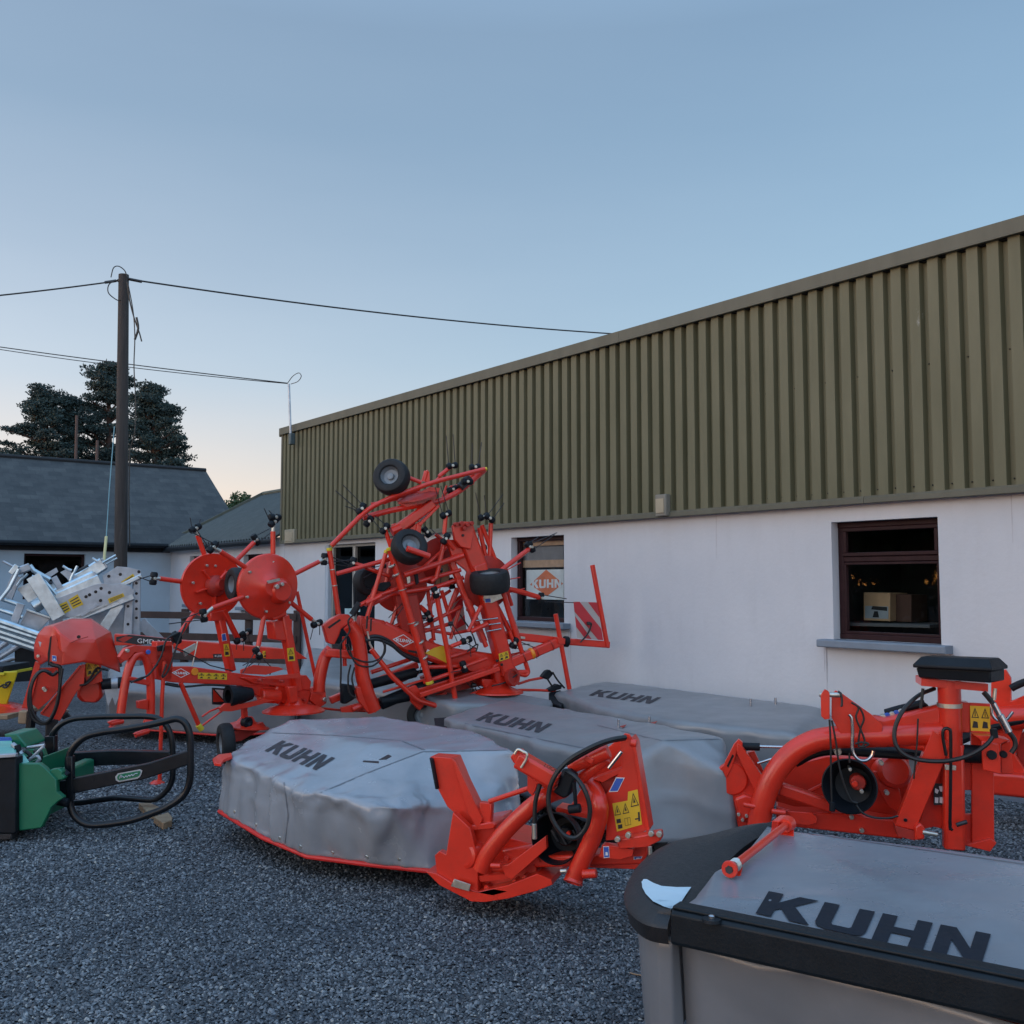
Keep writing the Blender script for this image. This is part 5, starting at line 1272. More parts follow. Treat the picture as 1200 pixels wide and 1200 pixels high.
Q.plate('wheel_fork', [(570, 370), (600, 370), (605, 450), (575, 450)], .04, .03); Q.plate('wheel_fork', [(480, 540), (700, 470), (720, 500), (560, 590), (500, 600)], .06, .02, 'red_dull')
Q.lathe('fork_pivot', (580, 470), (.2, 1, 0), [(0, .05), (.06, .05), (.06, .03), (.04, .0)], .0, 'plastic')
wheel(Q, (462, 605), .0, (1, .35, .05), .185, .12)
Q.plate('warning_board', [(375, 250), (470, 256), (470, 362), (376, 358)], .012, -.2, 'ink'); Q.plate('board_stripe', [(382, 262), (452, 340), (382, 342)], .004, -.195, 'red_hood'); Q.plate('board_stripe', [(392, 262), (464, 268), (464, 345)], .004, -.195, 'white_ink')
Q.tube('long_arm', [(310, 435), (360, 400), (440, 370)], .009, .0); Q.tube('long_arm', [(1060, 380), (1200, 395), (1420, 402)], .012, .0)
Q.plate('arm_lug', [(1010, 285), (1100, 300), (1105, 350), (1060, 380), (1000, 330)], .04, .03); Q.pin('bolt', (1090, 325), .022, .04, .04, 'zinc')
# folded columns
K.bar('wing_column', (792, 560), (868, 965), .11, .085, .04, bevel=.008); K.bar('wing_column', (445, 560), (510, 860), .10, .075, -.45, bevel=.008)
K.plate('column_collar', [(740, 592), (845, 580), (842, 640), (820, 700), (750, 690)], .14, .08, bevel=.012); K.plate('column_collar', [(400, 545), (480, 530), (490, 590), (400, 590)], .12, -.4, bevel=.01)
K.bar('column_brace', (470, 530), (550, 690), .05, .045, -.42)
blue(z3, [(748, 552), (786, 548), (780, 488), (742, 492)], .13, t1); blue(z3, [(463, 700), (488, 695), (482, 655), (460, 660)], -.38, t1, False)
warn(z3, [(820, 808), (858, 804), (850, 733), (814, 737)], t1, .10, 1); warn(z3, [(476, 782), (506, 780), (498, 712), (470, 715)], t1, -.38, 1)
K.tube('long_strut', [(868, 430), (968, 900)], .018, -.05); K.plate('zinc_clip', [(255, 745), (320, 710), (325, 740), (262, 782)], .02, .05, 'zinc')
def rotor(k, c, r, o, axis, arms, tines, mat='red', back=False):
    x, y = c
    if not back:
        d = k.lathe('rotor_disc', c, axis, [(-.03, 0), (-.03, r*.9), (-.035, r*.985), (-.005, r), (.012, r*.97), (.02, r*.90), (.045, r*.45), (.075, r*.34), (.10, r*.26), (.10, 0)], o, mat, 48)
    else:
        d = k.lathe('rotor_disc', c, axis, [(.03, 0), (.03, r*.9), (.035, r*.985), (.005, r), (-.012, r*.97), (-.02, r*.5), (-.02, 0)], o, mat, 48)
    for a, b_ in arms:
        k.tube('tine_arm', [a, b_], .0235, o-.02, 'red', 12, parent=d)
        vx, vy = b_[0]-a[0], b_[1]-a[1]; l = math.hypot(vx, vy)
        if tines:
            hp = min((t[0] for t in tines), key=lambda q_: math.hypot(q_[0]-b_[0], q_[1]-b_[1]))
            if math.hypot(hp[0]-b_[0], hp[1]-b_[1]) < 75: k.tube('arm_end', [b_, hp], .017, o-.02, 'zinc', 10, parent=d)
        k.cyl('arm_band', (b_[0]-vx/l*24, b_[1]-vy/l*24), (b_[0]+vx/l*2, b_[1]+vy/l*2), .019, o-.02, 'zinc', 12, parent=d)
    for i, (p, t) in enumerate(tines):
        tinehead(k, p, t, o-.02, .034, parent=d)
    return d
A1 = [((738, 250), (738, 105)), ((590, 300), (452, 212)), ((575, 460), (410, 520)), ((690, 560), (658, 725)), ((835, 490), (945, 580)), ((855, 335), (985, 270))]
d1 = rotor(K, (713, 402), .312, .12, (-.10, 1, -.06), A1,
      [((742, 52), [(690, -20), (715, -10)]), ((748, 28), []), ((412, 190), [(320, 90), (300, 110)]), ((362, 560), [(175, 605), (240, 580)]), ((655, 765), [(575, 830), (575, 870, .2)]), ((975, 604), [(990, 665), (940, 690)]), ((1015, 255), [(1150, 270), (1180, 300)])])
for x, y in ((738, 272), (612, 325), (598, 460), (700, 538), (828, 350), (825, 490)): K.pin('disc_bolt', (x, y), .013, .03, .15, 'zinc', d1)
K.lathe('hub', (760, 425), (-.10, 1, -.06), [(-.02, .15), (.06, .12), (.10, .10), (.12, .085), (.12, 0)], .13, 'red', parent=d1)
K.plate('hub_clip', [(705, 372), (775, 358), (780, 372), (712, 388)], .01, .27, 'zinc', parent=d1)
K.pin('hub_bolt', (757, 404), .022, .04, .27, 'zinc', d1); K.pin('hub_bolt', (785, 391), .018, .04, .27, 'zinc', d1)
K.plate('hub_bracket', [(700, 460), (805, 450), (815, 560), (740, 590)], .10, .12, bevel=.012)
A2 = [((382, 275), (330, 125)), ((540, 262), (635, 165)), ((285, 382), (125, 360)), ((330, 520), (236, 655))]
d2 = rotor(K, (405, 397), .315, -.45, (-.10, 1, -.06), A2,
      [((318, 88), [(290, 30), (345, 40), ]), ((645, 150), [(720, 90), (730, 110)]), ((92, 360), [(10, 350), (15, 362)]), ((215, 680), [(130, 740), (120, 720)])], back=True)
for x, y in ((380, 290), (425, 292), (305, 383), (345, 495), (505, 300)): K.pin('disc_bolt', (x, y), .013, .03, -.41, 'zinc', d2)
K.lathe('hub', (420, 400), (.2, 1, .1), [(0, .11), (.05, .10), (.08, .06), (.12, .05), (.12, 0)], -.43, 'red_dull', parent=d2)
for a in range(5):
    an = a*1.256+.3; K.bar('hub_rib', (420, 400), (420+105*math.cos(an), 400+105*math.sin(an)), .05, .015, -.41, 'red', parent=d2)
wh = K.tube('wheel_axle', [(455, 360), (480, 330), (560, 315)], .016, -.3); wheel(K, (540, 390), -.12, (1, .15, 0), .16, .13, parent=t1)
for p in ((560, 690), (590, 655)): tinehead(K, p, [(p[0]+20, p[1]+60), (p[0]-20, p[1]+55)], -.4, .034, parent=t1)
for pts in ([(660, 790), (610, 830), (575, 870)], [(670, 800), (650, 850), (690, 870)], [(690, 800), (740, 850), (720, 880)]): K.tube('tine', pts, .0048, .1, 'steel')

# ================= large folded tedder =================
t2 = thing('hay_tedder', 'large red hay tedder folded upright in a tall tangle of tubes, tines and small wheels', 'tedder', G(470, 868, 0))
z4 = View(360, 500, 3.335, (-1.75, 10.0), (.35, 10.9)); K = Kit(t2, z4); z5 = z4.at(560, 580, 4.286); R5 = Kit(t2, z5); zA = z4.at(380, 500, 7.5); zB = z4.at(500, 500, 7.5); zC = z4.at(380, 640, 7.5); C = Kit(t2, zC); zD = z4.at(480, 640, 6); D = Kit(t2, zD); zE = z4.at(400, 760, 4.615); E = Kit(t2, zE)
# hitch
C.plate('hitch_top', [(-10, 700), (60, 640), (140, 598), (215, 600), (265, 650), (190, 700), (150, 730), (130, 790), (90, 870), (30, 850), (5, 760)], .10, .06, bevel=.01)
C.plate('top_slot', [(28, 712), (135, 640), (148, 652), (45, 725)], .002, .063, 'black')
K.tube('hitch_tube', [(165, 775), (195, 820), (210, 900), (215, 970), (235, 1040), (262, 1110)], .072, .16, smooth=4, seg=18)
K.tube('hitch_tube', [(95, 870), (68, 905), (50, 980), (45, 1035)], .062, .0, smooth=4, seg=18)
K.plate('hitch_foot', [(190, 1020), (240, 1010), (275, 1085), (272, 1115), (235, 1118), (200, 1070)], .08, .2, bevel=.008); K.plate('hitch_foot', [(-10, 1030), (70, 1000), (75, 1080), (20, 1110), (-30, 1100)], .08, .02, bevel=.008)
K.bar('hitch_crossbar', (72, 882), (180, 892), .10, .085, .12, bevel=.006)
K.plate('lock_box', [(100, 850), (128, 850), (128, 882), (104, 882)], .05, .1, 'steel')
# gooseneck beam
for i, (a, b_) in enumerate([((195, 775), (290, 795)), ((285, 793), (420, 862)), ((415, 858), (560, 905)), ((555, 900), (735, 925))]): K.bar('main_beam', a, b_, .16, .20, .02, bevel=.012)
K.plate('beam_cheek', [(215, 775), (270, 760), (420, 825), (560, 870), (760, 925), (790, 960), (690, 970), (480, 905), (330, 850), (290, 822), (225, 815)], .02, .12)
diamond(z4, (376, 836), 42, 25, .124, t2, .12)
K.plate('model_decal', [(395, 872), (455, 882), (450, 890), (395, 880)], .001, .1225, 'ink', bevel=0); K.plate('model_decal', [(470, 870), (510, 885), (505, 900), (465, 882)], .001, .1225, 'white_ink', bevel=0)
K.plate('yellow_panel', [(495, 865), (530, 855), (552, 875), (546, 925), (500, 900), (460, 885)], .003, .1235, 'sticker', bevel=0)
K.hose([(225, 830), (270, 820), (320, 840), (370, 885), (430, 910), (480, 930)], .022, .16); K.hose([(228, 836), (275, 832), (330, 855), (380, 895), (440, 920)], .016, .20)
for pts in ([(180, 735), (160, 760), (165, 800), (130, 850), (122, 865)], [(150, 850), (175, 900), (240, 920), (290, 900), (302, 860), (290, 830)], [(160, 850), (190, 925), (255, 935), (300, 890), (306, 850)], [(170, 930), (160, 980), (165, 1040), (190, 1060)], [(185, 940), (175, 985), (185, 1030)],
            [(130, 850), (132, 940), (130, 1020)], [(235, 740), (232, 790)], [(250, 750), (248, 800)]): K.hose(pts, .009, .24)
K.tube('spring_clip', [(235, 800), (245, 850), (262, 880)], .012, .2, 'zinc')
K.tube('rubber_strap', [(175, 735), (205, 690)], .034, .14, 'rubber')
# lower struts, black cylinders
K.cyl('hydraulic_cylinder', (240, 1008), (425, 960), .052, .0, 'plastic'); K.cyl('cylinder_rod', (420, 962), (480, 950), .018, .0, 'plastic')
K.cyl('hydraulic_cylinder', (285, 1085), (550, 975), .062, .08, 'plastic'); K.cyl('hydraulic_cylinder', (480, 950), (560, 940), .07, .0, 'plastic')
K.bar('lower_beam', (90, 1070), (430, 930), .08, .07, -.1); K.bar('lower_beam', (300, 1035), (470, 985), .03, .02, .15, 'red_hood'); K.bar('lower_beam', (400, 1045), (735, 945), .09, .085, .10, bevel=.006)
K.plate('lower_panel', [(450, 980), (560, 930), (760, 930), (740, 1000), (560, 1040), (470, 1040)], .10, -.05, 'red_dull')
K.plate('lower_bracket', [(395, 1020), (425, 1010), (470, 1075), (440, 1110), (405, 1075)], .07, .16, bevel=.006)
K.tube('guard_frame', [(505, 650), (520, 740), (545, 860), (582, 1085), (560, 1108), (430, 1068), (330, 975), (250, 870)], .027, .22, fil=.05)
E.plate('hose_bundle', [(0, 190), (70, 200), (80, 270), (30, 300), (0, 300)], .08, .1, 'plastic', bevel=.02); E.cyl('drive_shaft', (210, 290), (460, 240), .05, .1, 'plastic')
E.tube('frame_tie', [(225, 235), (350, 200)], .012, .15); E.tube('frame_tie', [(600, 310), (730, 260)], .012, .05); E.plate('tie_plate', [(510, 250), (570, 235), (575, 290), (520, 300)], .03, .0)
E.tube('cable', [(130, 140), (140, 220), (150, 300)], .006, .2, 'hose')
wheel(E, (440, 360), .05, (-.35, 1, 0), .165, .13); 
E.plate('red_foot', [(0, 320), (120, 290), (130, 330), (60, 345), (0, 345)], .06, .12); E.cyl('hitch_pin', (60, 330), (130, 300), .03, .14)
# masts with yellow end caps
def capped(k, a, b_, r, o, mid=True, ends=(1, 1)):
    t = k.tube('support_tube', [a, b_], r, o, seg=12); d = V((b_[0]-a[0], b_[1]-a[1], 0)).normalized()
    for e, s_, on in ((a, -1, ends[0]), (b_, 1, ends[1])):
        if on: k.cyl('end_cap', (e[0]-d.x*s_*4, e[1]-d.y*s_*4), (e[0]+d.x*s_*9, e[1]+d.y*s_*9), r*1.15, o, 'cap_y', parent=t)
    if mid:
        for q in (.3, .55): k.cyl('band', (a[0]+(b_[0]-a[0])*q, a[1]+(b_[1]-a[1])*q), (a[0]+(b_[0]-a[0])*q+d.x*4, a[1]+(b_[1]-a[1])*q+d.y*4), r*1.25, o, 'zinc', parent=t)
    return t
capped(K, (87, 482), (122, 732), .026, .12, ends=(1, 0)); capped(K, (308, 492), (232, 752), .022, .2, False, (1, 0)); capped(K, (325, 480), (478, 998), .036, .26)
K.tube('support_tube', [(145, 820), (147, 935)], .022, .05)
K.tube('tine_arm', [(115, 575), (330, 515)], .023, .15); K.tube('tine_arm', [(200, 700), (290, 655), (420, 610), (600, 560)], .022, .15); K.tube('tine_arm', [(240, 700), (330, 655), (500, 628), (610, 590)], .024, .1)
K.tube('tine_arm', [(378, 580), (610, 503)], .030, .24); K.tube('tine_arm', [(225, 548), (320, 585)], .022, .1); K.tube('tine_arm', [(290, 660), (230, 690)], .024, .2)
# left rotor disc and column
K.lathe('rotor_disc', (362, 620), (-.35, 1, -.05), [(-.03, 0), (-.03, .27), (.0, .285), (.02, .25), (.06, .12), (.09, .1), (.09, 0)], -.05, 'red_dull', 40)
K.bar('wing_column', (400, 660), (445, 900), .16, .15, .04, 'red_dull', bevel=.01); K.plate('column_collar', [(345, 655), (430, 640), (440, 800), (372, 812)], .12, .08, 'red_dull', bevel=.012); K.plate('column_recess', [(395, 670), (412, 668), (418, 720), (400, 722)], .003, .085, 'black')
K.plate('small_plate', [(388, 585), (402, 582), (404, 610), (392, 615)], .02, .2, 'zinc'); K.plate('black_clip', [(420, 575), (432, 570), (438, 610), (428, 618)], .04, .22, 'plastic')
for a, b_ in (((350, 700), (325, 790)), ((325, 790), (385, 760)), ((470, 630), (495, 835)), ((440, 700), (492, 745)), ((430, 790), (600, 705)), ((455, 800), (560, 770)), ((525, 640), (560, 760)), ((545, 735), (585, 630)), ((560, 620), (500, 620)), ((480, 830), (500, 860)), ((600, 620), (560, 700))):
    K.tube('lattice_tube', [a, b_], .021, .0)
# middle rotor disc
K.lathe('rotor_disc', (505, 525), (.35, 1, -.25), [(-.03, 0), (-.03, .24), (.0, .255), (.02, .22), (.06, .10), (.06, 0)], -.05, 'red_dull', 40)
K.plate('sun_bleached_plate', [(515, 560), (545, 520), (560, 600), (500, 620)], .02, .02, simple and 'wood', bevel=0)
# right tower
K.bar('tower_box', (602, 385), (668, 560), .16, .20, .14, bevel=.008); K.bar('tower_box', (665, 540), (780, 965), .18, .165, .16, bevel=.008)
K.plate('tower_head', [(568, 385), (605, 370), (645, 372), (655, 400), (640, 480), (600, 470), (575, 440)], .05, .26, bevel=.01)
for x, y in ((580, 382), (600, 378), (625, 385), (640, 378), (612, 398)): K.pin('head_bolt', (x, y), .022, .08, .28, 'red_dull')
for x, y in ((608, 425), (742, 915), (760, 930)): K.pin('bolt', (x, y), .014, .02, .265, 'black')
K.plate('tower_cheek', [(545, 440), (600, 445), (640, 540), (700, 600), (690, 640), (620, 560), (570, 520)], .05, .18)
K.bar('tower_strut', (560, 520), (690, 840), .07, .07, .12, bevel=.006); K.bar('tower_strut', (590, 600), (700, 860), .04, .045, .2); K.tube('tower_tube', [(535, 450), (505, 590), (485, 605)], .024, .24)
K.tube('tower_tube', [(680, 700), (630, 800)], .020, .28); K.tube('tower_tube', [(640, 800), (705, 770)], .026, .28); K.tube('strap', [(640, 760), (745, 748)], .008, .27, 'chrome'); K.tube('strap', [(700, 775), (755, 768)], .008, .27, 'chrome'); K.tube('strap', [(700, 800), (758, 790)], .008, .27, 'chrome')
K.tube('lattice_tube', [(450, 790), (560, 810), (640, 795)], .018, -.05)
K.plate('tower_foot', [(725, 935), (790, 905), (832, 962), (815, 1000), (740, 1005)], .16, .2, bevel=.015); K.plate('tower_foot', [(680, 985), (800, 990), (820, 1015), (690, 1020)], .2, .12, bevel=.015)
K.lathe('foot_socket', (795, 980), (.4, 1, .2), [(0, .09), (.05, .09), (.05, .065), (.02, .06), (.02, 0)], .24, 'red_dull')
warn(z4, [(752, 918), (790, 905), (785, 876), (748, 888)], t2, .255, 2); blue(z4, [(695, 688), (720, 686), (718, 670), (693, 672)], .27, t2, False)
K.lathe('rotor_disc', (705, 608), (.15, 1, -.05), [(-.03, 0), (-.03, .27), (.0, .285), (.02, .25), (.05, .12), (.05, 0)], .13, 'red_dull', 40)
wheel(K, (714, 606), .36, (-.14, .16, 1), .212, .22)
K.plate('wheel_bracket', [(690, 650), (750, 640), (765, 670), (720, 690), (690, 680)], .06, .26, 'zinc')
K.lathe('lower_rotor_disc', (745, 1035), (0, 0, 1), [(.10, 0), (.10, .10), (.05, .14), (.0, .27), (-.015, .275), (-.02, 0)], .1)
K.bar('fold_arm', (440, 1050), (750, 945), .05, .05, .26)
for a, b_ in (((700, 520), (672, 395)), ((712, 520), (718, 378)), ((735, 522), (682, 385)), ((770, 660), (832, 840)), ((735, 690), (800, 820))): K.tube('tine_arm', [a, b_], .024, .12)
K.tube('guard_tube', [(765, 640), (830, 850), (865, 960), (855, 972), (820, 965)], .024, .2, fil=.04)
# upper frame with the high wheel
K.tube('upper_frame', [(94, 466), (235, 322), (330, 275), (500, 215), (694, 166)], .025, .22, fil=.12); K.tube('upper_frame', [(218, 356), (330, 326), (520, 292), (600, 250), (694, 168)], .030, .12, fil=.1)
K.cyl('end_cap', (690, 168), (702, 164), .02, .2, 'cap_y')
K.tube('upper_frame', [(250, 302), (430, 270), (500, 258)], .014, .0); K.tube('upper_frame', [(520, 290), (560, 235), (640, 220)], .014, .0)
K.lathe('upper_rotor_disc', (432, 272), (-.28, .18, 1), [(.03, 0), (.03, .14), (.0, .22), (-.012, .225), (-.02, 0)], .1, 'red_dull'); K.plate('upper_panel', [(355, 300), (480, 235), (520, 240), (500, 290), (390, 315)], .03, .15)
K.tube('wheel_stub', [(347, 183), (385, 195), (445, 218)], .022, .2, smooth=3); K.tube('wheel_stub', [(455, 215), (466, 175)], .026, .1); K.plate('stub_plate', [(455, 212), (470, 168), (478, 178), (480, 222)], .04, .12)
wheel(K, (330, 198), .18, (-.75, 1, .30), .190, .17); wheel(K, (398, 470), .34, (.05, 1, .50), .185, .17)
K.tube('wheel_stub', [(390, 476), (478, 506)], .030, .5); K.plate('wheel_bracket', [(380, 415), (440, 370), (450, 385), (400, 440)], .06, .2)
K.bar('upper_arm', (352, 402), (490, 300), .12, .10, .16, bevel=.008); K.plate('upper_bracket', [(335, 380), (400, 365), (440, 385), (420, 430), (350, 435)], .08, .1, bevel=.01); K.plate('faded_plate', [(425, 345), (480, 305), (500, 330), (445, 380)], .02, .08, 'white_ink'); K.bar('upper_strut', (438, 385), (515, 308), .03, .03, .22); K.bar('upper_strut', (432, 425), (436, 382), .05, .05, .2)
wheel(K, (235, 605), -.15, (.35, 1, .0), .155, .14); K.plate('mudguard', [(185, 590), (215, 560), (280, 580), (290, 625), (200, 720), (188, 700)], .10, -.1, 'plastic', bevel=.02); K.plate('mudguard', [(270, 640), (290, 610), (325, 605), (330, 622), (300, 645)], .06, .16, 'plastic', bevel=.008)
# tine heads
for p, tips, o, arm in (((212, 320), [(110, 250), (140, 228), (148, 310)], .2, None), ((240, 370), [(180, 320)], .15, None), ((303, 398), [(230, 335), (265, 350)], .2, (330, 480)), ((566, 153), [(543, 35), (570, 30)], .1, (515, 195)), ((655, 158), [(645, 65), (682, 60)], .1, (640, 205)),
                        ((625, 215), [], .2, None), ((568, 245), [(575, 265)], .05, None), ((542, 343), [(500, 235), (522, 232)], .25, (535, 420)), ((540, 438), [(480, 395)], .3, (575, 480)), ((690, 352), [(658, 258), (692, 268)], .15, None), ((712, 358), [(765, 265), (770, 298)], .2, None),
                        ((466, 412), [(445, 430)], .15, None), ((178, 533), [(100, 510), (80, 530)], .1, (230, 548)), ((680, 475), [(668, 420)], .0, (700, 470)), ((500, 648), [(480, 655)], .26, None), ((475, 742), [(440, 760), (425, 775)], .05, (440, 700)), ((563, 612), [(530, 620)], .0, (600, 600)),
                        ((622, 835), [(640, 900), (665, 870)], .25, (560, 860)), ((612, 938), [(560, 960)], .25, (700, 905)), ((808, 845), [(850, 880), (870, 850)], .2, (790, 800)), ((868, 470), [(905, 430)], .2, None)):
    h_ = tinehead(K, p, tips, o, .036)
    if arm: K.tube('tine_arm', [p, arm], .022, o-.01, parent=h_)
for pts in ([(598, 735), (640, 800), (660, 850)], [(625, 880), (665, 850), (660, 880)]): K.hose(pts, .008, .27)
# right hand reach: arms, boom, board
R5.tube('tine_arm', [(115, 380), (262, 268)], .026, .2); tinehead(R5, (268, 262), [(398, 190), (385, 200)], .2, .034)
R5.tube('tine_arm', [(128, 466), (230, 490), (310, 515)], .028, .2); tinehead(R5, (318, 518), [(446, 522), (480, 541)], .2, .034)
for a, b_ in (((130, 385), (215, 340)), ((150, 425), (212, 414)), ((140, 495), (235, 470))): R5.tube('thin_tine', [a, b_], .006, .1, 'red')
R5.tube('tine_arm', [(90, 545), (188, 735)], .024, .15); tinehead(R5, (184, 745), [(298, 772), (298, 820)], .15, .036)
R5.tube('guard_frame', [(128, 500), (160, 610), (255, 888), (200, 890)], .024, .2, fil=.03)
R5.bar('long_boom', (130, 703), (420, 735), .10, .085, .1, bevel=.006); R5.bar('long_boom', (430, 735), (655, 752), .09, .075, .1, bevel=.006); R5.bar('short_boom', (160, 845), (415, 735), .09, .10, .2, bevel=.006); R5.plate('boom_hub', [(400, 715), (440, 722), (438, 750), (405, 748)], .12, .26)
for a in (.25, .5, .8): R5.cyl('boom_band', (160+255*a, 845-110*a), (166+255*a, 842-110*a), .062, .2, 'red_dull')
R5.cyl('boom_band', (262, 800), (278, 793), .064, .2, 'orange')
R5.tube('upright_rod', [(390, 598), (460, 975)], .026, .22); R5.bar('board_post', (575, 352), (650, 758), .045, .045, .14); 
bdq = z5.L([(500, 718), (630, 730), (598, 540), (480, 535)], .16); q = quad(bdq)
brd = MB().plate([q(0, 0), q(1, 0), q(1, 1), q(0, 1)], .006).build('warning_board', M['white_ink'], t2); ft = .0015
bdq2 = z5.L([(500, 718), (630, 730), (598, 540), (480, 535)], .163); q2 = quad(bdq2)
M['board_red'] = simple('reflective red', (.50, .03, .04), .35, 0, .08, 6); M['board_pale'] = simple('reflective pale', (.42, .38, .36), .4, 0, .08, 6)
brd.data.materials[0] = M['board_pale']
for poly in ([(0, 1), (.02, .98), (.28, 1), (.28, 1), (1, .28), (1, .05), (.93, 0), (.80, 0), (0, .80)], [(.62, 1), (1, 1), (1, .60)], [(0, .60), (.55, 0), (.30, 0), (0, .30)]):
    pp = [p for i, p in enumerate(poly) if i == 0 or p != poly[i-1]]
    if len(pp) == 9-1: pp = [(0, .98), (.26, 1), (1, .30), (1, .0), (.80, 0), (0, .72)]
    MB().plate([q2(*p) for p in pp], .001).build('board_stripe', M['board_red'], brd)
R5.hose([(515, 740), (550, 700), (570, 650), (555, 640)], .009, .2); R5.pin('cable_clip', (557, 645), .02, .04, .2, 'steel')
R5.cyl('boom_clamp', (430, 735), (455, 738), .06, .14, 'plastic'); R5.plate('blue_clip', [(215, 710), (238, 712), (238, 724), (215, 722)], .004, .16, 'zinc')
R5.tube('thin_arm', [(200, 950), (260, 930), (340, 915)], .014, .1); R5.tube('thin_arm', [(200, 980), (290, 980), (390, 985)], .014, .15)
R5.plate('black_shoe', [(322, 915), (345, 885), (362, 878), (382, 898), (355, 930)], .08, .14, 'plastic', bevel=.008); R5.plate('black_shoe', [(352, 980), (400, 950), (425, 958), (420, 975), (365, 990)], .08, .18, 'plastic', bevel=.008)
R5.hose([(375, 890), (400, 930), (435, 970)], .010, .16); R5.hose([(350, 925), (375, 965), (385, 985)], .010, .16)
for a, b_ in (((70, 960), (200, 900)), ((50, 1010), (130, 1000))): R5.hose([a, ((a[0]+b_[0])/2, (a[1]+b_[1])/2+12), b_], .008, .25)
# second striped board seen through the frame
q = quad(zD.L([(300, 600), (400, 590), (370, 350), (275, 400)], -.2)); bb = MB().plate([q(0, 0), q(1, 0), q(1, 1), q(0, 1)], .006).build('warning_board', M['board_pale'], t2)
q2 = quad(zD.L([(300, 600), (400, 590), (370, 350), (275, 400)], -.197))
MB().plate([q2(0, .35), (q2(0, .65)), q2(1, 1), q2(1, .72)], .001).build('board_stripe', M['board_red'], bb); MB().plate([q2(.0, .0), q2(.0, .1), q2(1, .45), q2(1, .18)], .001).build('board_stripe', M['board_red'], bb)

# more of the tangle: rear guard tubes, tine arms and cross rods
for a, b_, r_, o_ in (((300, 560), (225, 700), .020, -.1), ((330, 520), (300, 640), .022, .0), ((330, 790), (260, 760), .02, 0), ((445, 560), (545, 470), .02, .12), ((500, 420), (560, 470), .02, .1), ((470, 700), (560, 640), .018, -.1), ((300, 700), (420, 640), .018, -.12), ((505, 600), (470, 760), .02, -.15),
                      ((560, 690), (640, 640), .02, -.1), ((600, 700), (560, 830), .02, -.05), ((420, 900), (560, 860), .024, .0), ((560, 900), (660, 870), .024, .16), ((470, 940), (620, 935), .02, .18), ((625, 720), (690, 640), .02, .0), ((800, 700), (770, 600), .02, .05), ((250, 960), (430, 900), .022, -.05),
                      ((455, 1000), (600, 950), .02, .2), ((340, 440), (330, 520), .03, .22), ((330, 410), (365, 395), .05, .2), ((520, 300), (545, 230), .012, .05), ((560, 150), (500, 215), .014, .05), ((330, 275), (500, 245), .012, .05), ((650, 220), (560, 262), .014, .0), ((600, 1060), (720, 1020), .018, .1), ((620, 1100), (700, 1060), .018, .1), ((650, 1130), (690, 1050), .03, .1),
                      ((770, 900), (860, 880), .02, .1), ((300, 300), (440, 245), .012, .1), ((345, 1000), (430, 960), .03, -.1), ((200, 1090), (330, 1060), .03, .05)):
    K.tube('cross_tube', [a, b_], r_, o_)
K.cyl('grease_cap', (596, 238), (636, 200), .045, .15, 'steel')
for a in ((330, 540), (345, 575), (420, 770), (440, 840), (455, 900)): K.cyl('band', a, (a[0]+4, a[1]+6), .045, .26, 'zinc')

rs = random.Random(17)
for (x, y, a) in ((300, 545, 160), (455, 745, 120), (560, 770, 60), (610, 980, 40), (650, 1010, 80), (380, 690, 130), (520, 560, 100), (470, 860, 100)):
    for k_ in (-1, 1):
        t = math.radians(a+k_*5); L_ = rs.uniform(75, 105); ox = -math.sin(t)*5*k_; oy = math.cos(t)*5*k_
        K.tube('tine', [(x+ox, y+oy), (x+ox+math.cos(t)*L_*.6, y+oy+math.sin(t)*L_*.6), (x+ox+math.cos(t)*L_, y+oy+math.sin(t)*L_+3)], .0048, .08, 'steel', 6)
    K.cyl('tine_coil', (x-8, y), (x+8, y), .024, .08, 'steel', 10)
# ================= hooded mower on the left =================
hm = thing('disc_mower', 'left disc mower with a large faceted red plastic hood and long red boom', 'mower', G(150, 862, 0))
v = View(20, 700, 6, (-5.0, 10.1), (-2.4, 10.9)); K = Kit(hm, v); x3 = v.at(160, 600, 4.615); X = Kit(hm, x3)
P = {}
for k_, (x, y, o) in dict(A=(125, 335, .0), A2=(150, 262, .0), B=(195, 212, -.05), C=(262, 205, .24), D=(385, 155, -.25), E=(520, 155, -.22), F=(655, 248, -.15), N=(700, 400, -.02), G=(722, 528, .0), H=(600, 480, .26), I=(460, 455, .36), J=(312, 478, .40), K=(318, 388, .40), L=(548, 300, .30), S=(300, 250, .36),
                          Am=(128, 430, .0), An=(175, 470, .08), Ao=(228, 440, .30), Ap=(240, 275, .26), C2=(380, 310, .38)).items(): P[k_] = v(x, y, o)
hd = cloth('hood', P, [('S', 'C2', 'K'), ('C', 'S', 'K', 'Ap'), ('K', 'C2', 'L', 'I'), ('K', 'I', 'J'), ('L', 'H', 'I'), ('L', 'F', 'N', 'H'), ('N', 'G', 'H'), ('S', 'D', 'E', 'C2'), ('C2', 'E', 'L'), ('E', 'F', 'L'), ('C', 'D', 'S'), ('B', 'D', 'C'), ('A2', 'B', 'C', 'Ap'), ('A2', 'Ap', 'Ao', 'A'), ('A', 'Ao', 'An', 'Am')],
           M['red_hood'], hm, cuts=7, smooth=1, amp=.0, fold=.0, thick=.01)
hd.data.set_sharp_from_angle(angle=math.radians(14))
blue(v, [(246, 448), (278, 450), (276, 412), (246, 408)], .41, hd, True)
K.plate('hood_side', [(225, 285), (262, 262), (322, 388), (312, 478), (222, 455)], .012, .36, 'red_hood'); K.plate('slot', [(232, 280), (244, 268), (226, 470), (218, 490), (214, 400)], .004, .365, 'black')
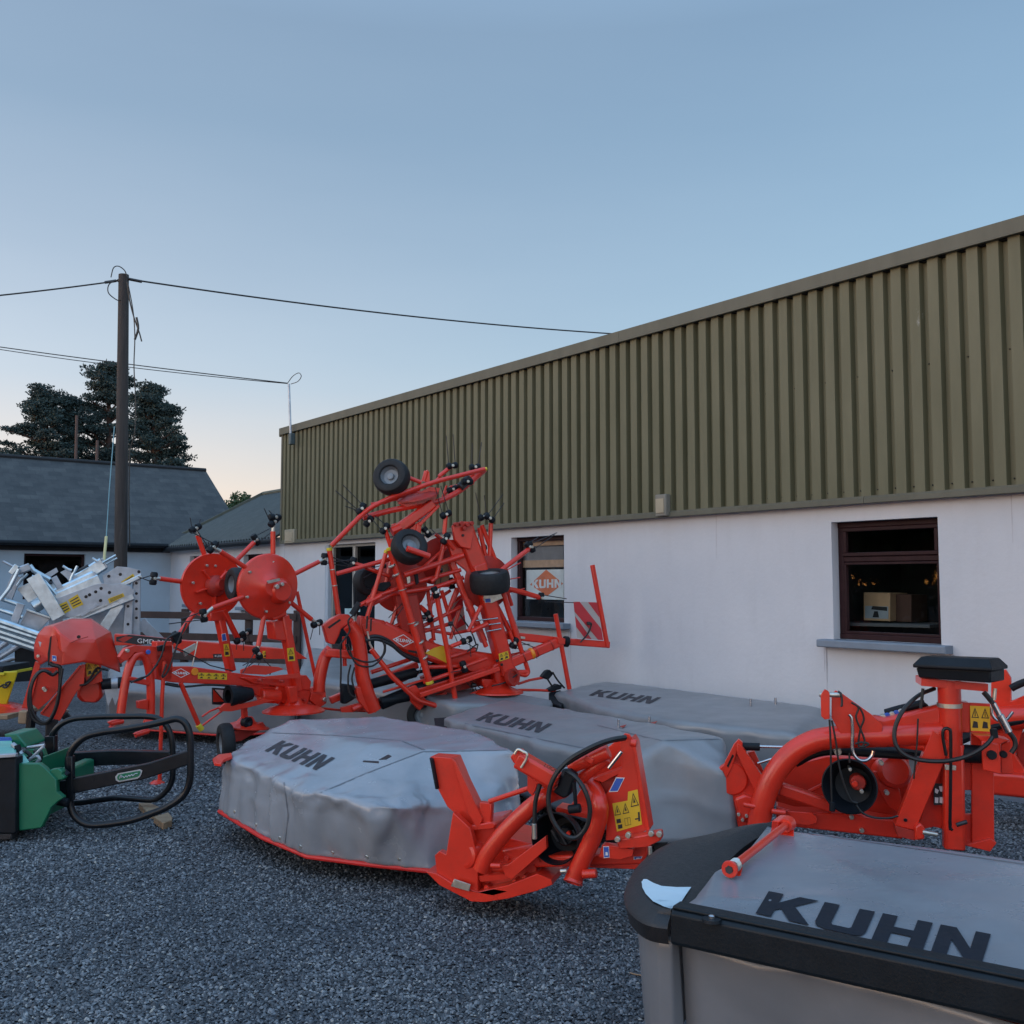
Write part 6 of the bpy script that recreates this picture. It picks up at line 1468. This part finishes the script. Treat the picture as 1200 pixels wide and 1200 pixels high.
K.pin('vent', (434, 278), .018, .02, .39, 'black'); K.tube('hood_seam', [(382, 318), (420, 300), (500, 276)], .005, .41, 'red_dull'); K.pin('rivet', (152, 412), .012, .03, .12, 'zinc'); K.plate('latch', [(150, 310), (178, 318), (172, 370), (160, 350)], .01, .12, 'galv2')
K.plate('side_arm', [(128, 450), (165, 465), (85, 785), (32, 778)], .05, .02, 'red'); K.plate('back_plate', [(120, 500), (310, 490), (300, 640), (230, 720), (150, 790), (70, 720)], .03, -.02, 'red')
K.plate('swing_arm', [(163, 822), (330, 620), (440, 480), (480, 470), (470, 610), (420, 660), (300, 870), (240, 850)], .06, .24); K.plate('arm_flange', [(160, 815), (175, 818), (450, 485), (440, 475)], .08, .27)
K.plate('gearbox', [(430, 600), (590, 590), (602, 700), (560, 745), (450, 738), (415, 700)], .24, .10, bevel=.03); K.plate('mount_plate', [(455, 470), (590, 470), (600, 590), (520, 620), (455, 600)], .04, .16)
warn(v, [(492, 558), (580, 530), (572, 458), (480, 462)], hm, .163, 2)
K.plate('dark_block', [(405, 570), (475, 565), (485, 620), (412, 632)], .1, .22, 'plastic'); K.cyl('drive_shaft', (595, 612), (748, 598), .058, .1, 'plastic'); K.cyl('shaft_ring', (660, 604), (716, 600), .062, .1, 'galv2'); K.plate('delivery_tag', [(612, 640), (710, 636), (720, 690), (690, 760), (670, 700), (640, 768)], .003, .12, 'galv2', bevel=0)
for x, y in ((152, 412), (190, 640), (200, 652), (228, 822), (350, 800), (775, 378)): K.pin('bolt', (x, y), .018, .06, .05, 'zinc')
K.hose([(285, 520), (250, 545), (190, 515), (130, 550), (90, 650), (82, 750), (105, 840), (150, 882), (200, 888), (240, 855), (280, 760), (300, 640), (302, 500)], .017, .34, smooth) if False else K.hose([(285, 520), (250, 545), (190, 515), (130, 550), (90, 650), (82, 750), (105, 840), (150, 882), (200, 888), (240, 855), (280, 760), (300, 640), (302, 500)], .017, .34)
K.hose([(240, 530), (170, 520), (115, 590), (95, 690), (110, 800), (160, 870), (215, 870), (260, 800), (290, 690), (320, 500)], .013, .38); K.hose([(228, 460), (250, 475), (300, 490), (310, 540)], .020, .36)
K.hose([(600, 500), (560, 540), (500, 600), (440, 620)], .010, .26); K.hose([(640, 510), (600, 505), (560, 500), (520, 560), (490, 600)], .012, .2)
K.tube('parking_stand', [(105, 800), (95, 900), (80, 960), (70, 1040)], .045, .1, 'black'); K.bar('parking_stand', (245, 860), (240, 1130), .07, .11, .24, 'black'); K.bar('stand_crossbar', (80, 1000), (200, 1060), .05, .03, .2, 'black'); K.bar('stand_foot', (70, 1040), (240, 1150), .08, .05, .16, 'black')
K.cyl('pivot', (330, 860), (370, 830), .05, .12, 'plastic')
# boom with the model decal
X.plate('boom', [(-120, 660), (0, 668), (192, 690), (480, 712), (770, 738), (870, 762), (910, 795), (870, 792), (330, 792), (200, 740), (190, 705), (-10, 722), (-120, 722)], .16, .0, bevel=.008)
X.plate('boom_tail', [(700, 735), (850, 742), (925, 795), (700, 795)], .03, .02)
dk = X.plate('model_decal', [(-110, 676), (-40, 664), (200, 688), (200, 716), (0, 716), (-110, 700)], .001, .003, 'ink', bevel=0)
textmesh('GMD 3111', quad(x3.L([(4, 708), (186, 722), (186, 697), (4, 683)], .0055))).build('decal_text', M['white_ink'], dk)
X.plate('decal_swoosh', [(-100, 690), (-60, 672), (-20, 676), (-70, 706)], .0005, .005, 'red_dull', bevel=0, parent=dk)
X.plate('small_decal', [(412, 768), (475, 766), (478, 790), (415, 790)], .001, .003, 'ink', bevel=0); textmesh('KUHN', quad(x3.L([(424, 785), (468, 785), (468, 773), (424, 773)], .0055))).build('decal_text', M['white_ink'], hm)
warn(x3, [(680, 788), (752, 788), (750, 750), (682, 752)], hm, .003, 2)
K.plate('boom_bracket', [(700, 410), (750, 350), (780, 340), (1090, 345), (1090, 440), (760, 445), (725, 470)], .10, -.05, bevel=.008)
# its cover on the ground behind
P = dict(a=Z(128, 852, .12), b=Z(262, 862, .10), c=Z(345, 858, .10), d=Z(128, 808, .55), e=Z(262, 812, .55), f=Z(345, 812, .52), g=Z(190, 775, .80), h=Z(290, 774, .80), i=Z(348, 785, .72), j=Z(128, 782, .7))
P['cb'] = drop(P['i'], .1); P['jb'] = drop(P['j'], .12); P['gb'] = drop(P['g'], .12); P['hb'] = drop(P['h'], .12)
cloth('cover', P, [('a', 'b', 'e', 'd'), ('b', 'c', 'f', 'e'), ('d', 'e', 'g', 'j'), ('e', 'f', 'i', 'h'), ('e', 'h', 'g'), ('c', 'cb', 'i', 'f'), ('a', 'd', 'j', 'jb'), ('j', 'g', 'gb', 'jb'), ('g', 'h', 'hb', 'gb'), ('h', 'i', 'cb', 'hb')], M['tarp_matt'], hm, cuts=11, smooth=2, amp=.012, fold=.04, seed=41)
edging([P['a'], P['b'], P['c']], .012, 'hem', 'red_edge', hm)

# ================= green bale handler =================
bh = thing('bale_handler', 'green bale handler with two black tubular squeeze frames lying on the gravel', 'bale handler', G(60, 965, 0))
g5 = View(0, 810, 5, (-4, 7.15), (-1, 7.15)); K = Kit(bh, g5)
fo, ro = .25, -.40
def loop(pts, o, r):
    P_ = catmull([g5(x, y, o) for x, y in pts+[pts[0]]], 6); return MB().tube(P_, r, 14).build('squeeze_frame', M['black'], bh)
loop([(404, 480), (402, 400), (430, 330), (500, 268), (600, 240), (720, 224), (860, 200), (960, 178), (1040, 162), (1090, 195), (1114, 270), (1116, 400), (1112, 520), (1075, 610), (980, 678), (880, 720), (760, 758), (620, 780), (520, 782), (450, 745), (415, 680), (406, 580)], fo, .024)
loop([(285, 440), (285, 330), (325, 225), (410, 168), (540, 152), (720, 148), (880, 150), (950, 175), (995, 240), (1010, 330), (1012, 430), (1008, 520), (970, 590), (900, 635), (800, 632), (690, 625), (590, 636), (440, 655), (330, 640), (290, 560)], ro, .022)
K.plate('frame_beam', [(335, 540), (340, 530), (430, 512), (850, 428), (1118, 342), (1120, 425), (860, 512), (430, 600), (338, 612)], .07, fo+.02, 'black', bevel=.006)
K.plate('frame_beam', [(250, 375), (310, 368), (660, 348), (992, 355), (1005, 392), (850, 430), (640, 434), (250, 455)], .07, ro+.02, 'black', bevel=.006)
K.bar('frame_upright', (300, 262), (300, 450), .06, .05*1.6, ro+.01, 'black'); K.bar('frame_upright', (414, 380), (416, 640), .05, .045, fo, 'black')
bg = K.plate('maker_badge', [(676, 500), (690, 482), (820, 458), (834, 466), (822, 500), (806, 512), (696, 532), (678, 522)], .004, fo+.026, 'galv2', bevel=0)
K.plate('badge_field', [(686, 502), (696, 488), (816, 466), (824, 472), (814, 496), (802, 504), (700, 524), (688, 516)], .002, fo+.029, 'green', bevel=0, parent=bg)
K.tube('badge_script', [(700, 512), (706, 496), (715, 494), (708, 506), (722, 500), (728, 508), (738, 496), (744, 504), (756, 492), (760, 500), (772, 488), (778, 496), (792, 484), (806, 482)], .003, fo+.031, 'galv2', 6, smooth=3, parent=bg)
K.plate('side_plate', [(98, 425), (228, 424), (262, 450), (290, 478), (330, 520), (332, 590), (372, 625), (340, 645), (300, 682), (272, 740), (240, 802), (100, 820)], .05, .42, 'green', bevel=.006)
K.plate('side_plate', [(98, 425), (228, 424), (290, 478), (332, 590), (300, 682), (240, 802), (100, 820)], .05, -.38, 'green', bevel=.006)
K.plate('side_lobe', [(285, 472), (300, 458), (345, 455), (368, 472), (362, 490), (380, 505), (372, 518), (335, 525)], .06, .40, 'green', bevel=.01)
K.plate('back_wall', [(98, 440), (112, 440), (112, 815), (98, 818)], .8, .40, 'green'); K.plate('cross_tube', [(225, 500), (300, 500), (300, 640), (225, 640)], .7, .36, 'green', bevel=.02)
K.plate('black_body', [(-140, 402), (95, 388), (96, 822), (84, 838), (-140, 830)], .10, .46, 'plastic', bevel=.01)
K.plate('grey_lid', [(-140, 380), (90, 366), (92, 386), (-140, 402)], .04, .48, 'galv2', bevel=.004)
MB().plate([g5(-140, 384, .44), g5(92, 370, .44), g5(62, 268, -.20), g5(-140, 270, -.20)], .02).build('pale_panel', M['teal'], bh, bevel=.003)
MB().plate([g5(100, 430, .42), g5(172, 412, .38), g5(92, 300, -.15), g5(64, 300, -.15), g5(95, 365, .40)], .02).build('pale_panel', M['teal'], bh, bevel=.003)
K.plate('inner_block', [(-140, 420), (90, 420), (90, 810), (-140, 810)], .45, .30, 'green')
for a, b_ in (((-60, 276), (64, 274)), ((-60, 288), (70, 284)), ((98, 405), (160, 400)), ((100, 418), (170, 412))): K.bar('panel_stripe', a, b_, .01, .012, .115, 'blue_st')
K.plate('rear_panel', [(20, 252), (100, 250), (150, 312), (160, 330), (60, 330)], .3, -.1, 'green', bevel=.01); K.plate('rear_panel', [(140, 345), (250, 340), (270, 400), (180, 400)], .05, -.1, 'green')
K.tube('locking_bar', [(262, 315), (215, 322), (160, 330)], .010, .1, 'galv2'); K.tube('locking_bar', [(255, 325), (172, 405)], .011, .2, 'galv2'); K.tube('locking_bar', [(180, 395), (215, 380), (232, 400), (215, 418)], .012, .2, 'galv2', smooth=3); K.tube('spring', [(72, 310), (85, 320), (125, 370)], .018, .2, 'galv2'); K.tube('valve', [(100, 315), (112, 370)], .022, .2, 'plastic')
K.cyl('hinge_pin', (360, 470), (395, 500), .03, .34, 'plastic'); K.cyl('hinge_pin', (330, 640), (400, 655), .03, .30, 'plastic')
for x in (20, 60): K.bar('foot', (x, 825), (x, 858), .1, .07, .4, 'steel')
K.hose([(150, 350), (180, 380), (140, 400), (110, 380)], .014, .15); K.hose([(200, 350), (240, 360), (232, 410), (200, 430)], .014, .15)
for pts, lab in (([(812, 652), (885, 655), (945, 682), (900, 712), (858, 704)], 'longer wooden block under the rear squeeze frame'), ([(900, 735), (985, 708), (1010, 735), (1008, 755), (955, 772)], 'short wooden block with a dark end near the front squeeze frame')):
    o = MB().plate([G(x/5, 810+y/5, .055) for x, y in pts], .05, away=(0, 0, -1)).build('wooden_block', M['wood'], None, bevel=.005); tag(o, lab, 'wood block')
o = MB().plate([G(0, 970, .05), G(5, 967, .05), G(5, 974, .05), G(0, 976, .05)], .04, away=(0, 0, -1)).build('wooden_chock', M['wood'], None, bevel=.004); tag(o, 'small wooden chock at the foot of the black and green handler body', 'wood block')

# ================= yellow hopper on its pallet =================
yh = thing('seed_hopper', 'yellow plastic hopper with black lid at the left edge', 'hopper', G(0, 842, .1))
h1 = View(0, 640, 6.667, (-6, 11.4), (-5, 11.4)); K = Kit(yh, h1)
top = [(-120, 975), (142, 975)]; bt = [(-90, 1290), (55, 1235)]
A = [h1(-150, 978, .3), h1(142, 978, .3), h1(142, 978, -.3), h1(-150, 978, -.3), h1(-120, 1240, .18), h1(56, 1240, .18), h1(56, 1240, -.18), h1(-120, 1240, -.18)]
MB().add(A, [[0, 1, 5, 4], [1, 2, 6, 5], [2, 3, 7, 6], [3, 0, 4, 7], [0, 1, 2, 3], [4, 5, 6, 7]]).build('tub', M['yellow'], yh, bevel=.015)
K.bar('lid', (-150, 955), (132, 950), .62, .09, 0, 'plastic', bevel=.02); K.bar('rim_flange', (-150, 978), (145, 978), .66, .03, 0, 'yellow')
K.tube('swoosh_mark', [(0, 1100), (30, 1082), (55, 1092), (45, 1070), (82, 1060), (50, 1105), (20, 1098)], .010, .285, 'ink', 6, smooth=3)
pl = thing('pallet', 'wooden pallet with red spreading gear under the yellow hopper', 'pallet', G(0, 842, 0))
Kp = Kit(pl, g5.at(0, 810, 5)); pv = View(0, 810, 5, (-6, 11.3), (-5, 11.3)); Kp = Kit(pl, pv)
Kp.bar('deck_board', (-150, 118), (162, 122), .9, .05, .0, 'wood'); Kp.bar('bearer', (120, 150), (165, 152), .1, .14, .4, 'wood'); Kp.bar('bearer', (-120, 150), (-60, 150), .1, .14, .4, 'wood')
rg = thing('spreading_gear', 'red spinner gear lying on the pallet below the hopper', 'spinner', pv(40, 110)); Kr = Kit(rg, pv)
Kr.lathe('spinner_disc', (20, 105), (.2, .1, 1), [(0, 0), (0, .25), (.02, .25), (.05, .1), (.05, 0)], .1, 'red'); Kr.plate('guard', [(-60, 75), (60, 80), (92, 105), (60, 115), (-60, 112)], .1, .15, 'red', bevel=.02)

# ================= heap of galvanised steel equipment =================
h = View(0, 640, 6.667, (-8, 13.0), (-5, 14.2))
GRP = 'galvanised equipment thrown in a heap'
def gal(name, lab, cat, p, o): return thing(name, lab, cat, h(p[0], p[1], o), GRP)
a = gal('galvanised_channel', 'long pale channel with two large yellow stickers lying in the galvanised heap', 'channel', (650, 560), .3); K = Kit(a, h)
K.plate('web', [(415, 420), (500, 390), (740, 300), (810, 290), (880, 300), (940, 290), (1010, 312), (1050, 342), (1046, 375), (1000, 392), (905, 440), (650, 560), (560, 560), (490, 545)], .012, .35, 'galv2', bevel=.002)
K.bar('flange', (500, 600), (1040, 392), .14, .10, .28, 'galv'); K.bar('flange', (415, 425), (780, 262), .12, .16, .25, 'galv')
K.plate('rib', [(620, 540), (750, 450), (775, 462), (640, 552)], .03, .36, 'galv2')
for pts in ([(446, 462), (520, 430), (556, 498), (486, 540)], [(532, 420), (606, 375), (652, 455), (570, 492)], [(842, 412), (962, 366), (974, 392), (856, 448)]):
    s_ = MB().plate(h.L(pts, .354), .001).build('sticker', M['sticker'], a); q = quad(h.L([pts[3], pts[2], pts[1], pts[0]], .356))
    for i in range(3): MB().plate([q(.1, .2+.25*i), q(.9, .2+.25*i), q(.9, .30+.25*i), q(.1, .30+.25*i)], .0004).build('sticker_line', M['steel'], s_)
for p in ((748, 357), (790, 330), (855, 362), (786, 425), (672, 395), (700, 380)): K.pin('hole', p, .022, .006, .354, 'black')
a = gal('galvanised_plate', 'upper holed plate with one yellow sticker at the top right of the galvanised heap', 'plate', (950, 250), .15); K = Kit(a, h)
K.plate('web', [(800, 232), (868, 190), (915, 158), (1000, 165), (1100, 188), (1104, 220), (1040, 262), (940, 305), (860, 300), (810, 290)], .012, .2, 'galv2', bevel=.002); K.bar('flange', (940, 310), (1104, 232), .12, .06, .16, 'galv')
s_ = MB().plate(h.L([(945, 280), (1040, 215), (1052, 238), (962, 300)], .204), .001).build('sticker', M['sticker'], a); q = quad(h.L([(962, 300), (1052, 238), (1040, 215), (945, 280)], .206)); MB().plate([q(.1, .35), q(.9, .35), q(.9, .6), q(.1, .6)], .0004).build('sticker_line', M['steel'], s_)
for p in ((850, 235), (1012, 288), (1085, 200), (940, 220)): K.pin('hole', p, .022, .006, .204, 'black')
a = gal('galvanised_post', 'tall punched galvanised post standing at the right end of the heap', 'post', (1062, 640), .1); K = Kit(a, h)
K.bar('upright', (1068, 232), (1062, 1010), .12, .11, .08, 'galv2')
for y in (290, 370, 430, 490, 560): K.pin('hole', (1066, y), .02, .006, .142, 'black')
a = gal('galvanised_post', 'shorter galvanised post beside the punched one at the end of the heap', 'post', (990, 680), .1); K = Kit(a, h)
K.bar('upright', (1008, 420), (985, 1010), .10, .12, .2, 'galv2')
for y in (470, 610): K.pin('hole', (1000, y), .02, .006, .252, 'black')
a = gal('galvanised_brace', 'flat galvanised brace leaning beneath the stickered channel', 'brace', (860, 640), .3); Kit(a, h).bar('flat', (935, 448), (800, 660), .03, .13, .3, 'galv')
a = gal('square_tube', 'thick pale square tube ending in the middle of the galvanised heap', 'tube', (600, 300), .3); K = Kit(a, h)
K.bar('tube_body', (415, 395), (745, 240), .20, .19, .1, 'galv', bevel=.006); K.bar('end_plate', (735, 205), (775, 285), .22, .03, .12, 'galv2')
a = gal('square_tube', 'upper square tube pointing to the foot of the utility pole', 'tube', (700, 200), -.2); K = Kit(a, h)
K.bar('tube_body', (560, 300), (810, 135), .16, .19, -.2, 'galv', bevel=.006); K.bar('end_plate', (795, 95), (835, 165), .2, .03, -.2, 'galv2'); K.tube('pin', [(800, 130), (905, 70)], .016, -.1, 'galv'); K.tube('pin', [(830, 140), (915, 92)], .014, -.1, 'galv')
a = gal('steel_hurdle', 'left galvanised frame with a broad flat bar leaning over its box', 'frame', (300, 600), .4); K = Kit(a, h)
K.bar('flat_bar', (258, 232), (460, 560), .04, .18, .45, 'galv'); K.tube('rail', [(232, 150), (262, 190), (390, 262)], .032, .4, 'galv'); K.tube('rail', [(250, 235), (330, 250), (440, 380)], .02, .3, 'galv'); K.bar('cross_flat', (420, 240), (470, 330), .03, .08, .2, 'galv2'); K.plate('box_side', [(150, 625), (212, 492), (290, 508), (400, 562), (300, 665), (250, 660)], .1, .3, 'galv2', bevel=.004); K.bar('box_edge', (210, 495), (400, 560), .12, .03, .3, 'galv')
K.plate('folded_sheet', [(130, 330), (240, 280), (330, 380), (380, 470), (300, 430), (220, 440)], .01, .1, 'galv')
a = gal('steel_hurdle', 'outermost galvanised frame of round tubes at the left edge of the heap', 'frame', (40, 420), .5); K = Kit(a, h)
K.tube('rail', [(0, 425), (75, 330), (150, 180)], .026, .5, 'galv'); K.tube('rail', [(-80, 380), (185, 470)], .03, .4, 'galv'); K.tube('rail', [(-80, 470), (175, 555)], .03, .4, 'galv'); K.bar('upright', (165, 450), (110, 600), .05, .10, .42, 'galv2'); K.tube('peg', [(22, 118), (108, 162)], .016, .4, 'galv2'); K.bar('head_plate', (85, 215), (135, 150), .08, .07, .45, 'galv'); K.tube('peg', [(135, 310), (170, 260), (215, 215)], .020, .4, 'galv'); K.bar('head_block', (130, 200), (235, 160), .12, .10, .38, 'galv2'); K.bar('corner_plate', (60, 310), (130, 330), .1, .35, .2, 'galv2')
a = gal('galvanised_gate', 'stack of long round gate rails sloping down at the lower left of the heap', 'gate', (100, 720), .6); K = Kit(a, h)
for i, (p, q_) in enumerate((((-80, 560), (300, 690)), ((-80, 600), (300, 720)), ((-80, 640), (290, 765)), ((-80, 680), (275, 800)))): K.tube('rail', [p, q_], .045, .6-.02*i, 'galv')
K.tube('rail', [(-60, 905), (150, 775)], .04, .2, 'galv2'); K.tube('rail', [(-60, 830), (60, 750)], .04, .2, 'galv2'); K.tube('rail', [(-60, 930), (100, 880), (280, 860)], .03, .0, 'galv2')
a = gal('galvanised_bracket', 'small bent galvanised brackets tangled at the top middle of the heap', 'bracket', (450, 220), 0); K = Kit(a, h)
K.plate('bracket_plate', [(345, 222), (440, 168), (455, 200), (380, 250)], .02, 0, 'galv2'); K.plate('bracket_plate', [(470, 205), (520, 178), (600, 240), (560, 300), (520, 250)], .02, .05, 'galv2'); K.tube('u_bolt', [(490, 155), (530, 180), (560, 190)], .018, .1, 'galv'); K.tube('u_bolt', [(605, 155), (560, 240), (545, 290)], .018, .1, 'galv'); K.tube('u_bolt', [(600, 200), (690, 150)], .02, .0, 'steel'); K.tube('u_bolt', [(720, 95), (760, 120)], .02, .0, 'galv'); K.plate('bracket_plate', [(330, 280), (470, 290), (480, 340), (400, 380)], .02, -.1, 'galv'); K.tube('handle', [(345, 285), (410, 288)], .02, .1, 'steel'); K.cyl('pipe_end', (260, 480), (340, 430), .09, .3, 'galv')
a = gal('galvanised_hopper_side', 'dull sheet metal side panel at the bottom of the heap behind the red hood', 'panel', (600, 640), -.2); Kit(a, h).plate('sheet', [(380, 560), (1000, 420), (1000, 900), (380, 900)], .02, -.35, 'galv2')
a = gal('galvanised_strut', 'pale strut sloping down behind the fence post right of the heap', 'strut', (1150, 640), 0); Kit(a, h).bar('flat', (1095, 590), (1260, 760), .03, .16, -.4, 'galv2')
bs = thing('feed_trough', 'low dark trough standing under the left end of the galvanised heap', 'trough', h(150, 900, .2)); K = Kit(bs, h)
K.plate('side', [(-60, 925), (130, 925), (130, 975), (-60, 975)], .5, .2, 'plastic', bevel=.01); K.bar('leg', (215, 790), (215, 1050), .2, .3, .1, 'plastic')
